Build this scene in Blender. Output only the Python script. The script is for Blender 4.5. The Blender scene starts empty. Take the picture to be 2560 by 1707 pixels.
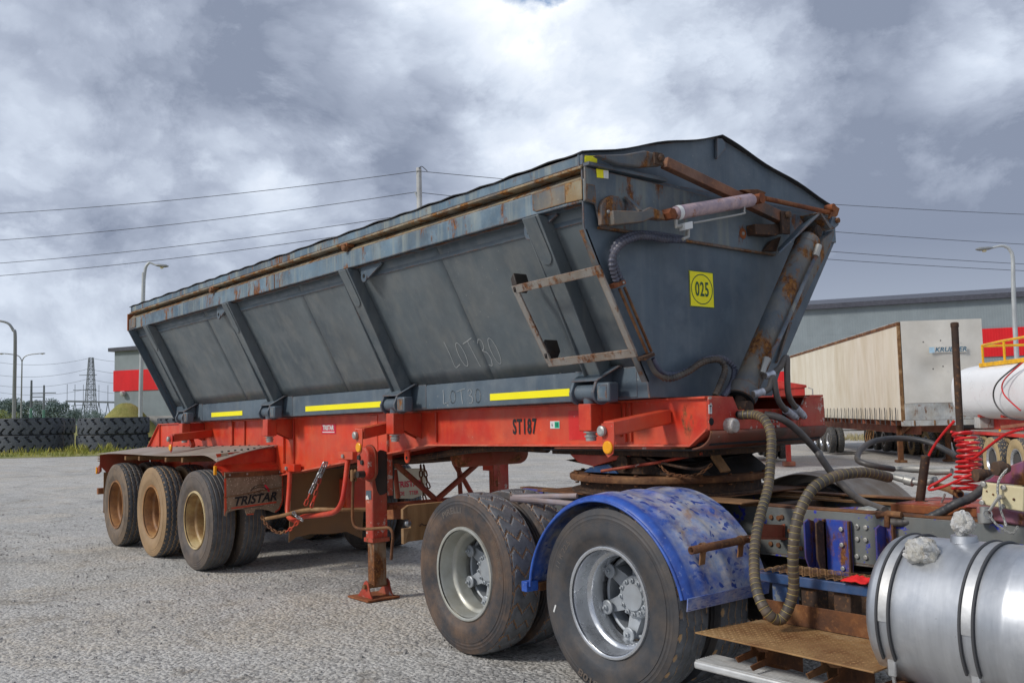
import bpy, math, random
from mathutils import Vector, Matrix, Quaternion, noise

R = math.radians
sc = bpy.context.scene
col = sc.collection
random.seed(7)

# ------------------------------------------------------------------ camera
cam = bpy.data.cameras.new("camera")
cam.sensor_width = 36.0
cam.lens = 33.16
cam.clip_start = 0.1
cam.clip_end = 4000
cam_o = bpy.data.objects.new("camera", cam)
col.objects.link(cam_o)
cam_o.location = (12.3727, -4.8530, 1.5416)
cam_o.rotation_euler = (1.645544, 0.024032, 0.890201)
sc.camera = cam_o

# ------------------------------------------------------------------ world: broken overcast over a clear sky
SUN_AZ, SUN_EL = 254.0, 38.0        # where the light comes from (degrees from +X, counter-clockwise)
world = bpy.data.worlds.new("World")
sc.world = world
world.use_nodes = True
wn, wl = world.node_tree.nodes, world.node_tree.links
wn.clear()
def W(t, **k):
    n = wn.new(t)
    for a, b in k.items(): setattr(n, a, b)
    return n
tc = W('ShaderNodeTexCoord')
sep = W('ShaderNodeSeparateXYZ'); wl.new(tc.outputs['Generated'], sep.inputs[0])
mp = W('ShaderNodeMapping'); wl.new(tc.outputs['Generated'], mp.inputs[0])
mp.inputs['Scale'].default_value = (1.0, 1.0, 1.5)
mp.inputs['Location'].default_value = (14.05, 6.20, 4.50)
n1 = W('ShaderNodeTexNoise'); wl.new(mp.outputs[0], n1.inputs['Vector'])          # the big masses
n1.inputs['Scale'].default_value = 2.3; n1.inputs['Detail'].default_value = 3; n1.inputs['Roughness'].default_value = 0.5; n1.inputs['Distortion'].default_value = 0.2
n2 = W('ShaderNodeTexNoise'); wl.new(mp.outputs[0], n2.inputs['Vector'])          # billows
n2.inputs['Scale'].default_value = 5.2; n2.inputs['Detail'].default_value = 9; n2.inputs['Roughness'].default_value = 0.66; n2.inputs['Distortion'].default_value = 0.25
vo = W('ShaderNodeTexVoronoi', feature='F1'); wv_ = W('ShaderNodeVectorMath', operation='MULTIPLY_ADD')   # rounded puffs, warped
wl.new(n2.outputs['Color'], wv_.inputs[0]); wv_.inputs[1].default_value = (0.16, 0.16, 0.16); wl.new(mp.outputs[0], wv_.inputs[2]); wl.new(wv_.outputs[0], vo.inputs['Vector'])
vo.inputs['Scale'].default_value = 5.5; vo.inputs['Detail'].default_value = 3; vo.inputs['Roughness'].default_value = 0.55
mix0 = W('ShaderNodeMath', operation='MULTIPLY_ADD'); wl.new(vo.outputs['Distance'], mix0.inputs[0]); mix0.inputs[1].default_value = 0.25; wl.new(n1.outputs[0], mix0.inputs[2])
mixn = W('ShaderNodeMath', operation='MULTIPLY_ADD'); wl.new(n2.outputs[0], mixn.inputs[0]); mixn.inputs[1].default_value = 0.42
wl.new(mix0.outputs[0], mixn.inputs[2])
thick = W('ShaderNodeMath', operation='MULTIPLY_ADD'); wl.new(mixn.outputs[0], thick.inputs[0]); thick.inputs[1].default_value = 0.85; thick.inputs[2].default_value = 0.095
ramp = W('ShaderNodeValToRGB'); wl.new(thick.outputs[0], ramp.inputs[0])
cr = ramp.color_ramp
cr.elements[0].position = 0.60; cr.elements[0].color = (0.84, 0.87, 0.91, 1)
cr.elements[1].position = 1.0; cr.elements[1].color = (0.20, 0.235, 0.315, 1)
for p_, c_ in ((0.675, (0.70, 0.75, 0.83, 1)), (0.785, (0.53, 0.59, 0.69, 1)), (0.885, (0.345, 0.39, 0.485, 1))):
    e = cr.elements.new(p_); e.color = c_
cov = W('ShaderNodeMapRange'); wl.new(thick.outputs[0], cov.inputs[0])
cov.inputs[1].default_value = 0.53; cov.inputs[2].default_value = 0.615
# paler towards the horizon, where the cloud deck is seen through more air
hz = W('ShaderNodeMapRange'); wl.new(sep.outputs[2], hz.inputs[0]); hz.inputs[1].default_value = 0.0; hz.inputs[2].default_value = 0.16
hz.inputs[3].default_value = 0.55; hz.inputs[4].default_value = 0.0
hm = W('ShaderNodeMix', data_type='RGBA'); wl.new(hz.outputs[0], hm.inputs['Factor']); wl.new(ramp.outputs[0], hm.inputs['A']); hm.inputs['B'].default_value = (0.56, 0.62, 0.70, 1)
sky = W('ShaderNodeTexSky', sky_type='NISHITA', sun_disc=False)
sky.sun_elevation = R(SUN_EL); sky.sun_rotation = R(90 - SUN_AZ)
bg1 = W('ShaderNodeBackground'); wl.new(sky.outputs[0], bg1.inputs[0]); bg1.inputs[1].default_value = 0.11
bg2 = W('ShaderNodeBackground'); wl.new(hm.outputs['Result'], bg2.inputs[0]); bg2.inputs[1].default_value = 0.80
ms = W('ShaderNodeMixShader'); wl.new(cov.outputs[0], ms.inputs[0]); wl.new(bg1.outputs[0], ms.inputs[1]); wl.new(bg2.outputs[0], ms.inputs[2])
world.cycles.sampling_method = 'NONE'
wo = W('ShaderNodeOutputWorld'); wl.new(ms.outputs[0], wo.inputs[0])

# ------------------------------------------------------------------ sun behind thin cloud
sun = bpy.data.lights.new("sun", 'SUN')
sun.energy = 1.5; sun.angle = R(10); sun.color = (1.0, 0.955, 0.89)
sun_o = bpy.data.objects.new("sun", sun); col.objects.link(sun_o)
d_ = Vector((math.cos(R(SUN_AZ)) * math.cos(R(SUN_EL)), math.sin(R(SUN_AZ)) * math.cos(R(SUN_EL)), math.sin(R(SUN_EL))))
sun_o.rotation_euler = d_.to_track_quat('Z', 'Y').to_euler()
sun_o.location = d_ * 60

sc.view_settings.view_transform = 'Standard'
sc.view_settings.look = 'None'
sc.view_settings.exposure = 0.68
sc.view_settings.gamma = 1.0
sc.cycles.use_denoising = True
sc.cycles.max_bounces = 6
sc.cycles.diffuse_bounces = 3
sc.cycles.transparent_max_bounces = 8

# ------------------------------------------------------------------ mesh helpers
class MB:
    """collects geometry in world metres; build() links it as one mesh object"""
    def __init__(s): s.v = []; s.f = []; s.m = []; s.cur = 0; s.attr = None
    def add(s, vs, fs):
        o = len(s.v); s.v += [tuple(p) for p in vs]
        for f in fs: s.f.append([i + o for i in f]); s.m.append(s.cur)
        return s
    def box(s, x0, x1, y0, y1, z0, z1):
        return s.add([(x0,y0,z0),(x1,y0,z0),(x1,y1,z0),(x0,y1,z0),(x0,y0,z1),(x1,y0,z1),(x1,y1,z1),(x0,y1,z1)],
                     [(3,2,1,0),(4,5,6,7),(0,1,5,4),(1,2,6,5),(2,3,7,6),(3,0,4,7)])
    def prism(s, poly, vec):
        n = len(poly); vec = Vector(vec); p = [Vector(q) for q in poly]
        nrm = Vector((0,0,0))
        for i in range(n): nrm += p[i].cross(p[(i+1) % n])
        if nrm.dot(vec) > 0: p.reverse()
        q = [a + vec for a in p]
        return s.add(p + q, [list(range(n)), list(range(2*n-1, n-1, -1))] + [(i, i+n, (i+1) % n + n, (i+1) % n) for i in range(n)])
    def beam(s, a, b, w, h, up=(0,0,1)):
        a, b = Vector(a), Vector(b); d = (b-a).normalized(); up = Vector(up)
        sx = d.cross(up)
        if sx.length < 1e-4: sx = d.cross(Vector((1,0,0)))
        sx.normalize(); u = sx.cross(d).normalized()
        P = []
        for e in (a, b):
            for i, j in ((-1,-1),(1,-1),(1,1),(-1,1)): P.append(e + sx*(i*w/2) + u*(j*h/2))
        return s.add(P, [(0,1,2,3),(7,6,5,4),(0,4,5,1),(1,5,6,2),(2,6,7,3),(3,7,4,0)])
    def tube(s, pts, r, n=10, caps=True, closed=False):
        pts = [Vector(p) for p in pts]; m = len(pts)
        rs = r if isinstance(r, (list, tuple)) else [r]*m
        T = []
        for i in range(m):
            if closed: t = pts[(i+1) % m] - pts[i-1]
            else: t = pts[min(i+1, m-1)] - pts[max(i-1, 0)]
            T.append(t.normalized())
        ref = Vector((0,0,1)) if abs(T[0].z) < 0.9 else Vector((1,0,0))
        u = (ref - T[0]*ref.dot(T[0])).normalized()
        V = []
        for i in range(m):
            if i:
                u = (u - T[i]*u.dot(T[i]))
                if u.length < 1e-6: u = T[i].orthogonal()
                u.normalize()
            w = T[i].cross(u)
            for k in range(n):
                a = 2*math.pi*k/n
                V.append(pts[i] + (u*math.cos(a) + w*math.sin(a))*rs[i])
        F = []
        for i in range(m if closed else m-1):
            for k in range(n):
                j = (i+1) % m
                F.append((i*n+k, i*n+(k+1) % n, j*n+(k+1) % n, j*n+k))
        if caps and not closed:
            F.append(list(range(n-1, -1, -1))); F.append(list(range((m-1)*n, m*n)))
        return s.add(V, F)
    def lathe(s, prof, o=(0,0,0), ax=(0,1,0), n=32, capa=False, capb=False, seg=(0, 2*math.pi)):
        """prof: (along axis, radius)"""
        o = Vector(o); ax = Vector(ax).normalized(); u = ax.orthogonal().normalized()
        if abs(ax.y) > .99: u = Vector((1,0,0))
        if abs(ax.x) > .99: u = Vector((0,1,0))
        w = ax.cross(u); full = abs(seg[1]-seg[0]-2*math.pi) < 1e-6
        c = n if full else n+1; V = []
        for a, r in prof:
            for k in range(c):
                t = seg[0] + (seg[1]-seg[0])*k/n
                V.append(o + ax*a + (u*math.cos(t) + w*math.sin(t))*r)
        F = []
        for i in range(len(prof)-1):
            for k in range(n):
                k2 = (k+1) % c if full else k+1
                F.append((i*c+k, i*c+k2, (i+1)*c+k2, (i+1)*c+k))
        if capa: F.append(list(range(c-1, -1, -1)))
        if capb: F.append(list(range((len(prof)-1)*c, len(prof)*c)))
        return s.add(V, F)
    def cyl(s, a, b, r, n=16): return s.tube([a, b], r, n)
    def tilt(s):
        """the trailer stands slightly nose-up"""
        s.v = [(x, y, z + (x-8.6)*(0.0115-(z-1.6)*0.004)) for x, y, z in s.v]; return s
    def mesh(s, name, off=(0,0,0), smooth=30):
        me = bpy.data.meshes.new(name)
        me.from_pydata([(x-off[0], y-off[1], z-off[2]) for x, y, z in s.v], [], s.f)
        me.polygons.foreach_set('material_index', s.m)
        if smooth:
            me.polygons.foreach_set('use_smooth', [True]*len(me.polygons))
            me.set_sharp_from_angle(angle=R(smooth))
        if s.attr:
            at_ = me.attributes.new('wear', 'FLOAT', 'POINT'); at_.data.foreach_set('value', s.attr)
        me.update(); return me
    def build(s, name, mat, parent=None, bevel=0, smooth=30, seg=2):
        off = ORIG.get(parent.name, (0,0,0)) if parent else (0,0,0)
        me = s.mesh(name, off, smooth)
        for m_ in (mat if isinstance(mat, (list, tuple)) else [mat]): me.materials.append(m_)
        o = bpy.data.objects.new(name, me); col.objects.link(o)
        if parent: o.parent = parent; ORIG[o.name] = off
        if bevel: bev(o, bevel, seg)
        return o
ORIG = {}
def bev(o, w, seg=2):
    b = o.modifiers.new('bevel', 'BEVEL'); b.width = w; b.segments = seg; b.limit_method = 'ANGLE'; b.angle_limit = R(35)
def tag(o, label=None, cat=None, group=None, kind=None):
    if label: o['label'] = label
    if cat: o['category'] = cat
    if group: o['group'] = group
    if kind: o['kind'] = kind
    return o
def thing(name, label, cat, loc=(0,0,0), group=None):
    o = bpy.data.objects.new(name, None); col.objects.link(o); o.location = loc
    o.empty_display_size = 0.2
    ORIG[o.name] = tuple(loc)
    return tag(o, label, cat, group)
def put(name, me, parent, loc, rot=(0,0,0), scale=(1,1,1)):
    """one more object that shares a mesh; loc in world metres"""
    o = bpy.data.objects.new(name, me); col.objects.link(o)
    off = ORIG.get(parent.name, (0,0,0)) if parent else (0,0,0)
    o.location = (loc[0]-off[0], loc[1]-off[1], loc[2]-off[2]); o.rotation_euler = rot; o.scale = scale
    if parent: o.parent = parent
    ORIG[o.name] = tuple(loc)
    return o
def copy_tree(o, parent=None):
    c = o.copy(); col.objects.link(c); c.parent = parent
    ORIG[c.name] = ORIG.get(o.name, (0,0,0))
    for ch in list(o.children): copy_tree(ch, c)
    return c
def spline(pts, n=8, closed=False):
    """Catmull-Rom through pts"""
    P = [Vector(p) for p in pts]; m = len(P); out = []
    for i in range(m if closed else m-1):
        if closed: a, b, c, d = P[i-1], P[i], P[(i+1) % m], P[(i+2) % m]
        else: a, b, c, d = P[max(i-1,0)], P[i], P[i+1], P[min(i+2,m-1)]
        for k in range(n):
            t = k/n
            out.append(0.5*((2*b) + (c-a)*t + (2*a-5*b+4*c-d)*t*t + (3*b-a-3*c+d)*t**3))
    if not closed: out.append(P[-1])
    return out
def resample(pts, step):
    out = [pts[0]]; acc = 0.0
    for a, b in zip(pts, pts[1:]):
        L = (b-a).length; t = step-acc
        while t <= L: out.append(a.lerp(b, t/L)); t += step
        acc = (acc+L) % step if L else acc
    return out
def text_mesh(body, size=1.0, xs=1.0, bold=0.0, shear=0.0, depth=0.0, space=1.0):
    """text as a flat mesh in its own XY plane, centred"""
    cu = bpy.data.curves.new('lettering', 'FONT'); cu.body = body; cu.size = size; cu.offset = bold; cu.shear = shear
    cu.space_character = space; cu.align_x = 'CENTER'; cu.align_y = 'CENTER'; cu.extrude = depth; cu.resolution_u = 3
    o = bpy.data.objects.new('lettering', cu); col.objects.link(o)
    dg = bpy.context.evaluated_depsgraph_get(); ev = o.evaluated_get(dg); m0 = ev.to_mesh()
    V = [(v.co.x*xs, v.co.y, v.co.z) for v in m0.vertices]; F = [list(p.vertices) for p in m0.polygons]
    ev.to_mesh_clear(); bpy.data.objects.remove(o); bpy.data.curves.remove(cu)
    return V, F
def lettering(body, o, ux, uy, size, mat, parent, name='lettering', xs=1.0, bold=0.0, shear=0.0, lift=0.003, space=1.0):
    """flat print on a surface: o centre, ux/uy in-plane axes"""
    ux, uy = Vector(ux).normalized(), Vector(uy).normalized(); n = ux.cross(uy)
    V, F = text_mesh(body, size, xs, bold, shear, 0.0, space)
    b = MB(); b.add([Vector(o) + ux*x + uy*y + n*lift for x, y, z in V], F)
    return b.build(name, mat, parent, smooth=0)

# ------------------------------------------------------------------ materials
M = {}
class NT:
    def __init__(s, name):
        s.m = bpy.data.materials.new(name); s.m.use_nodes = True; s.t = s.m.node_tree; s.t.nodes.clear()
        s.out = s.n('ShaderNodeOutputMaterial'); s.b = s.n('ShaderNodeBsdfPrincipled'); s.t.links.new(s.b.outputs[0], s.out.inputs[0])
        s.tc = s.n('ShaderNodeTexCoord'); s.oi = s.n('ShaderNodeObjectInfo')
        r = s.math('MULTIPLY', s.oi.outputs['Random'], 37.0)
        s.P = s.vec('ADD', s.tc.outputs['Object'], r)
    def n(s, t, **k):
        q = s.t.nodes.new(t)
        for a, b in k.items(): setattr(q, a, b)
        return q
    def link(s, a, b): s.t.links.new(a, b)
    def inp(s, sock, v):
        if hasattr(v, 'links') or hasattr(v, 'is_linked'): s.link(v, sock)
        elif isinstance(v, (tuple, list)) and len(v) == 3 and sock.type == 'RGBA': sock.default_value = (*v, 1)
        else: sock.default_value = v
    def math(s, op, a, b=0.0, clamp=False):
        q = s.n('ShaderNodeMath', operation=op, use_clamp=clamp); s.inp(q.inputs[0], a); s.inp(q.inputs[1], b); return q.outputs[0]
    def vec(s, op, a, b):
        q = s.n('ShaderNodeVectorMath', operation=op); s.inp(q.inputs[0], a); s.inp(q.inputs[1], b); return q.outputs[0]
    def scaled(s, sx, sy, sz):
        return s.vec('MULTIPLY', s.P, (sx, sy, sz))
    def noise(s, scale, detail=5, rough=.55, vec=None, dist=0.0):
        q = s.n('ShaderNodeTexNoise'); s.inp(q.inputs['Vector'], vec if vec is not None else s.P)
        q.inputs['Scale'].default_value = scale; q.inputs['Detail'].default_value = detail; q.inputs['Roughness'].default_value = rough; q.inputs['Distortion'].default_value = dist
        return q.outputs[0]
    def vor(s, scale, feat='F1', vec=None):
        q = s.n('ShaderNodeTexVoronoi', feature=feat); s.inp(q.inputs['Vector'], vec if vec is not None else s.P); q.inputs['Scale'].default_value = scale
        return q.outputs['Distance']
    def rng(s, v, a, b, c=0.0, d=1.0):
        q = s.n('ShaderNodeMapRange'); s.inp(q.inputs[0], v)
        for i, x in enumerate((a, b, c, d)): q.inputs[i+1].default_value = x
        return q.outputs[0]
    def mix(s, f, a, b, blend='MIX'):
        q = s.n('ShaderNodeMix', data_type='RGBA', blend_type=blend); s.inp(q.inputs['Factor'], f); s.inp(q.inputs['A'], a); s.inp(q.inputs['B'], b)
        return q.outputs['Result']
    def attr(s, name='wear'):
        return s.n('ShaderNodeAttribute', attribute_name=name).outputs['Fac']
    def edge(s, rad=.012, gain=6.0):
        """1 at the worn edges of sheet and section"""
        b = s.n('ShaderNodeBevel', samples=4); b.inputs['Radius'].default_value = rad
        g = s.n('ShaderNodeNewGeometry')
        d = s.n('ShaderNodeVectorMath', operation='DOT_PRODUCT'); s.link(b.outputs[0], d.inputs[0]); s.link(g.outputs['Normal'], d.inputs[1])
        return s.math('MULTIPLY', s.math('SUBTRACT', 1.0, d.outputs['Value']), gain, True)
    def bump(s, h, strength=.3, dist=.01):
        q = s.n('ShaderNodeBump'); s.inp(q.inputs['Height'], h); q.inputs['Strength'].default_value = strength; q.inputs['Distance'].default_value = dist
        s.link(q.outputs[0], s.b.inputs['Normal'])
    def done(s, colr, rough=.6, metal=0.0, spec=.5):
        s.inp(s.b.inputs['Base Color'], colr); s.inp(s.b.inputs['Roughness'], rough); s.inp(s.b.inputs['Metallic'], metal)
        s.b.inputs['Specular IOR Level'].default_value = spec
        return s.m
RUST = (.20, .072, .018)
def paint(key, base, dark=None, fade=None, rust=0.0, edge=0.0, streak=.35, dust=.25, dustc=(.34,.23,.13), rough=.45, chip=None, streakc=None, scale=1.0, rustc=None, speck=.5):
    """weathered paint: faded patches, rain streaks, dust film, rust blooming through and along edges"""
    t = NT(key); dark = dark or tuple(c*.6 for c in base); fade = fade or tuple(min(1, c*1.25+.03) for c in base)
    c = t.mix(t.rng(t.noise(1.7*scale, 6), .38, .62), dark, base)
    c = t.mix(t.math('MULTIPLY', t.rng(t.noise(4.5*scale, 7, .65), .48, .72), .6), c, fade)
    st = t.noise(9*scale, 5, .6, t.scaled(1, 1, .06))
    c = t.mix(t.math('MULTIPLY', t.rng(st, .50, .72), streak), c, streakc or fade)
    c = t.mix(t.math('MULTIPLY', t.rng(t.noise(13*scale, 4, .6, t.scaled(1, 1, .1)), .55, .75), streak*.7), c, dark)
    c = t.mix(t.math('MULTIPLY', t.rng(t.noise(2.3*scale, 8, .7), .42, .75), dust), c, dustc)
    rv = t.mix(t.rng(t.noise(26*scale, 5), .35, .65), (.085,.03,.012), rustc or RUST)
    rv = t.mix(t.rng(t.noise(60*scale, 2), .55, .75), rv, (.40,.17,.05))
    nr = t.noise(4.4*scale, 9, .68, t.scaled(1, 1, .42)); f = None
    if rust: f = t.rng(nr, .70-.24*rust, .76-.22*rust)
    if edge:
        e = t.math('MULTIPLY', t.edge(.014), t.rng(t.noise(7*scale, 6, .7), .62-.35*edge, .72-.2*edge))
        f = e if f is None else t.math('MAXIMUM', f, e)
    ro = t.rng(t.noise(8, 5), .3, .7, rough-.1, rough+.14)
    if chip:
        ch = t.rng(t.noise(11*scale, 9, .7), .60, .625); c = t.mix(ch, c, chip)
    if f is not None:
        c = t.mix(f, c, rv); ro = t.math('ADD', ro, t.math('MULTIPLY', f, .35))
    sp = t.rng(t.noise(55*scale, 2, .5), .70, .74); c = t.mix(t.math('MULTIPLY', sp, t.rng(t.noise(2.0, 3), .45, .6, 0.0, speck)), c, (.42,.40,.36))
    t.bump(t.math('ADD', t.math('MULTIPLY', t.noise(45, 5, .65), .035), t.noise(1.9, 3, .5)), .22, .05)
    M[key] = t.done(c, ro); return M[key]
def plain(key, base, rough=.6, metal=0.0, var=.25, scale=6.0, bump=.08, spec=.5, dirt=0.0, dirtc=(.25,.16,.09)):
    t = NT(key)
    c = t.mix(t.rng(t.noise(scale, 6, .6), .3, .7), tuple(x*(1-var) for x in base), tuple(min(1, x*(1+var)) for x in base))
    if dirt: c = t.mix(t.math('MULTIPLY', t.rng(t.noise(scale*.6, 8, .7), .42, .7), dirt), c, dirtc)
    ro = t.rng(t.noise(scale*2, 4), .3, .7, max(0.05, rough-.12), min(1, rough+.12))
    if bump: t.bump(t.noise(scale*8, 5), bump, .01)
    M[key] = t.done(c, ro, metal, spec); return M[key]

# trailer
paint('red', (.68,.050,.016), dark=(.50,.024,.012), fade=(.78,.115,.035), rust=.22, edge=.5, streak=.34, dust=.34, rough=.40)
paint('red_worn', (.55,.035,.014), dark=(.36,.018,.010), fade=(.66,.10,.05), rust=.62, edge=.8, streak=.3, dust=.55, rough=.55, chip=(.50,.40,.34))
paint('red_brown', (.33,.045,.018), rust=.6, edge=.5, dust=.6, dustc=(.27,.15,.07), rough=.65)
paint('slate', (.092,.128,.160), dark=(.060,.088,.118), fade=(.140,.176,.205), rust=.16, edge=.6, streak=.45, dust=.14, dustc=(.22,.19,.15), rough=.42, streakc=(.15,.175,.19))
paint('slate_side', (.128,.156,.172), dark=(.085,.108,.125), fade=(.185,.205,.212), rust=.06, edge=.15, streak=.65, dust=.22, dustc=(.21,.195,.165), rough=.40, streakc=(.185,.195,.19))
paint('slate_rail', (.125,.20,.265), dark=(.065,.108,.150), fade=(.25,.34,.40), rust=.60, edge=.9, streak=.75, dust=.25, dustc=(.30,.24,.13), rough=.45, streakc=(.33,.35,.30), scale=1.3)
paint('slate_rust', (.10,.125,.15), dark=(.07,.08,.09), fade=(.19,.19,.17), rust=.82, edge=1.0, streak=.5, dust=.5, dustc=(.33,.22,.09), rough=.6, scale=1.4, rustc=(.27,.115,.026))
paint('rail_ledge', (.25,.21,.14), dark=(.13,.125,.115), fade=(.46,.41,.32), rust=.80, edge=.5, dust=.5, dustc=(.42,.30,.14), rough=.8, scale=2.0, rustc=(.30,.135,.03))
paint('brow', (.105,.145,.178), dark=(.07,.095,.12), fade=(.16,.20,.225), rust=.52, edge=.9, streak=.7, dust=.3, dustc=(.28,.24,.15), rough=.42, streakc=(.24,.25,.20), scale=1.2)
paint('tan_rust', (.25,.22,.15), dark=(.20,.12,.05), fade=(.36,.33,.27), rust=.58, edge=.8, streak=.8, dust=.4, dustc=(.42,.30,.12), rough=.6, scale=1.5, rustc=(.36,.17,.04), streakc=(.30,.33,.34))
plain('tarp', (.045,.045,.047), rough=.62, var=.35, scale=3, dirt=.35, dirtc=(.12,.11,.10))
def rusty(key, a=(.19,.072,.022), b=(.075,.032,.016), c3=(.33,.19,.09), rough=.85, scale=5.0):
    t = NT(key); c = t.mix(t.rng(t.noise(scale, 9, .68), .36, .64), b, a)
    c = t.mix(t.rng(t.noise(scale*.5, 6, .6), .52, .74), c, c3)
    c = t.mix(t.math('MULTIPLY', t.rng(t.noise(scale*9, 4), .55, .75), .5), c, (.36,.16,.05))
    t.bump(t.noise(scale*11, 6), .22, .01); M[key] = t.done(c, rough); return M[key]
rusty('rust'); rusty('rust_dark', (.085,.042,.022), (.03,.02,.016), (.13,.085,.055)); rusty('rust_tan', (.30,.16,.065), (.15,.075,.03), (.42,.29,.16))
rusty('rust_orange', (.30,.088,.022), (.14,.042,.018), (.34,.17,.075))
rusty('rust_steel', (.26,.085,.026), (.055,.042,.036), (.17,.125,.095), .6, 3.2)
paint('grime_red', (.17,.055,.034), dark=(.06,.032,.022), fade=(.33,.06,.035), rust=.55, edge=.4, dust=.6, dustc=(.14,.085,.05), rough=.6)
paint('red_fresh', (.66,.014,.012), rust=0, streak=.1, dust=.1, rough=.4)
paint('red_flange', (.70,.10,.055), dark=(.55,.06,.03), fade=(.74,.26,.17), rust=.25, dust=.4, rough=.5)  # faded red made paler, the flange highlight put into its colour
plain('grease', (.022,.02,.019), rough=.55, var=.5, scale=7, dirt=.35, dirtc=(.10,.055,.03))
plain('black_void', (.012,.012,.013), rough=.9)  # near-black; also stands in for the shade inside holes and the nose
plain('steel', (.36,.37,.38), rough=.38, metal=.9, var=.2, dirt=.35)
plain('zinc', (.40,.40,.38), rough=.5, metal=.55, var=.15, dirt=.30, dirtc=(.35,.28,.18))
t_ = NT('pink_cyl'); c_ = t_.mix(t_.rng(t_.noise(9, 7, .68), .38, .60), (.30,.235,.29), (.50,.36,.36)); c_ = t_.mix(t_.rng(t_.noise(14, 7, .7), .56, .64), c_, (.36,.16,.08)); c_ = t_.mix(t_.math('MULTIPLY', t_.rng(t_.noise(5, 6, .7), .52, .66), .7), c_, (.17,.15,.19)); t_.bump(t_.noise(60, 4), .15, .01); M['pink_cyl'] = t_.done(c_, .6)
plain('yellow', (1.0,.87,.002), rough=.5, var=.04, scale=2, bump=.02)
plain('black_print', (.012,.013,.015), rough=.55, var=.1)
plain('green_print', (.02,.09,.04), rough=.55, var=.1)
plain('white_print', (.72,.72,.70), rough=.6, var=.08)
plain('chalk', (.52,.54,.54), rough=.95, var=.15, bump=0)
plain('amber', (.86,.36,.006), rough=.25, var=.1, bump=.02)
plain('teal_print', (.02,.50,.28), rough=.5)
plain('sticker_red', (.60,.012,.045), rough=.45)
# rubber
def rubber(key, side, tread, dirt, amt=.6, gloss=.62):
    t = NT(key); w = t.attr('wear')
    c = t.mix(t.rng(t.noise(3.0, 7, .65), .36, .66), side, tuple(x*.62 for x in side))
    c = t.mix(t.math('MULTIPLY', t.rng(t.noise(5.5, 8, .7), .40, .64), amt), c, dirt)
    tr = t.mix(t.rng(t.noise(14, 6, .65), .38, .66), tread, tuple(min(1, x*1.7+.01) for x in tread))
    isT = t.rng(w, .25, .35); isG = t.rng(w, .65, .85)
    c = t.mix(isT, c, tr)
    c = t.mix(t.math('MULTIPLY', isG, t.rng(t.noise(6, 6), .28, .50)), c, tuple(min(1, x*1.15) for x in dirt))
    t.bump(t.noise(60, 5), .12, .01); M[key] = t.done(c, gloss); return M[key]
rubber('rubber_drive', (.046,.044,.047), (.105,.110,.118), (.34,.19,.095), .32)
rubber('rubber_drive_clean', (.044,.050,.060), (.100,.108,.118), (.48,.31,.16), .10)
rubber('rubber_trailer', (.135,.105,.080), (.052,.054,.058), (.235,.16,.095), .75)
rubber('rubber_trailer_grey', (.105,.088,.078), (.060,.062,.066), (.19,.14,.10), .6)
rubber('rubber_trailer_tan', (.36,.235,.12), (.055,.058,.064), (.33,.21,.11), .85)
rubber('rubber_mining', (.040,.046,.056), (.060,.068,.082), (.02,.023,.03), .25, .6)  # third colour only darkens the grooves and sidewall patches
rubber('rubber_bg', (.055,.056,.058), (.045,.047,.05), (.16,.13,.09), .4)
rubber('rubber_bg_tan', (.46,.34,.17), (.045,.047,.05), (.42,.31,.16), .5)
plain('rubber_plain', (.03,.03,.032), rough=.6, dirt=.3, dirtc=(.14,.10,.07))
plain('hose', (.040,.041,.044), rough=.5, var=.3, scale=9, dirt=.45, dirtc=(.19,.15,.115))
plain('hose_grey', (.085,.080,.078), rough=.55, var=.3, scale=9, dirt=.5, dirtc=(.20,.16,.125))
plain('hose_wrap', (.066,.058,.050), rough=.55, var=.4, scale=11, dirt=.55, dirtc=(.23,.15,.085))
plain('hose_stripe', (.50,.38,.10), rough=.6, var=.3, scale=14, dirt=.65, dirtc=(.16,.11,.06))
plain('hose_blue', (.075,.085,.125), rough=.5, var=.35, scale=9, dirt=.40, dirtc=(.20,.15,.12))
plain('hose_red', (.62,.016,.018), rough=.35, var=.15, scale=9, dirt=.22, dirtc=(.16,.06,.045))
plain('crimp', (.50,.52,.58), rough=.5, metal=.3, var=.35, scale=40, dirt=.4, dirtc=(.12,.12,.15))
# wheels
plain('rim_silver', (.62,.64,.67), rough=.30, metal=.85, var=.14, scale=5, dirt=.12, dirtc=(.30,.26,.20))
plain('rim_dusty', (.46,.47,.44), rough=.46, metal=.45, var=.2, scale=5, dirt=.50, dirtc=(.33,.28,.17))
plain('hub_grey', (.36,.39,.42), rough=.5, metal=.25, var=.15, scale=8, dirt=.2, dirtc=(.25,.22,.18))
rusty('rim_brown', (.40,.19,.06), (.15,.065,.028), (.50,.30,.12), .6, 4.0)
rusty('rim_tan', (.54,.40,.17), (.26,.15,.06), (.66,.56,.34), .5, 4.0)
plain('drum', (.045,.046,.048), rough=.75, var=.3, dirt=.4, dirtc=(.12,.085,.055))
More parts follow.
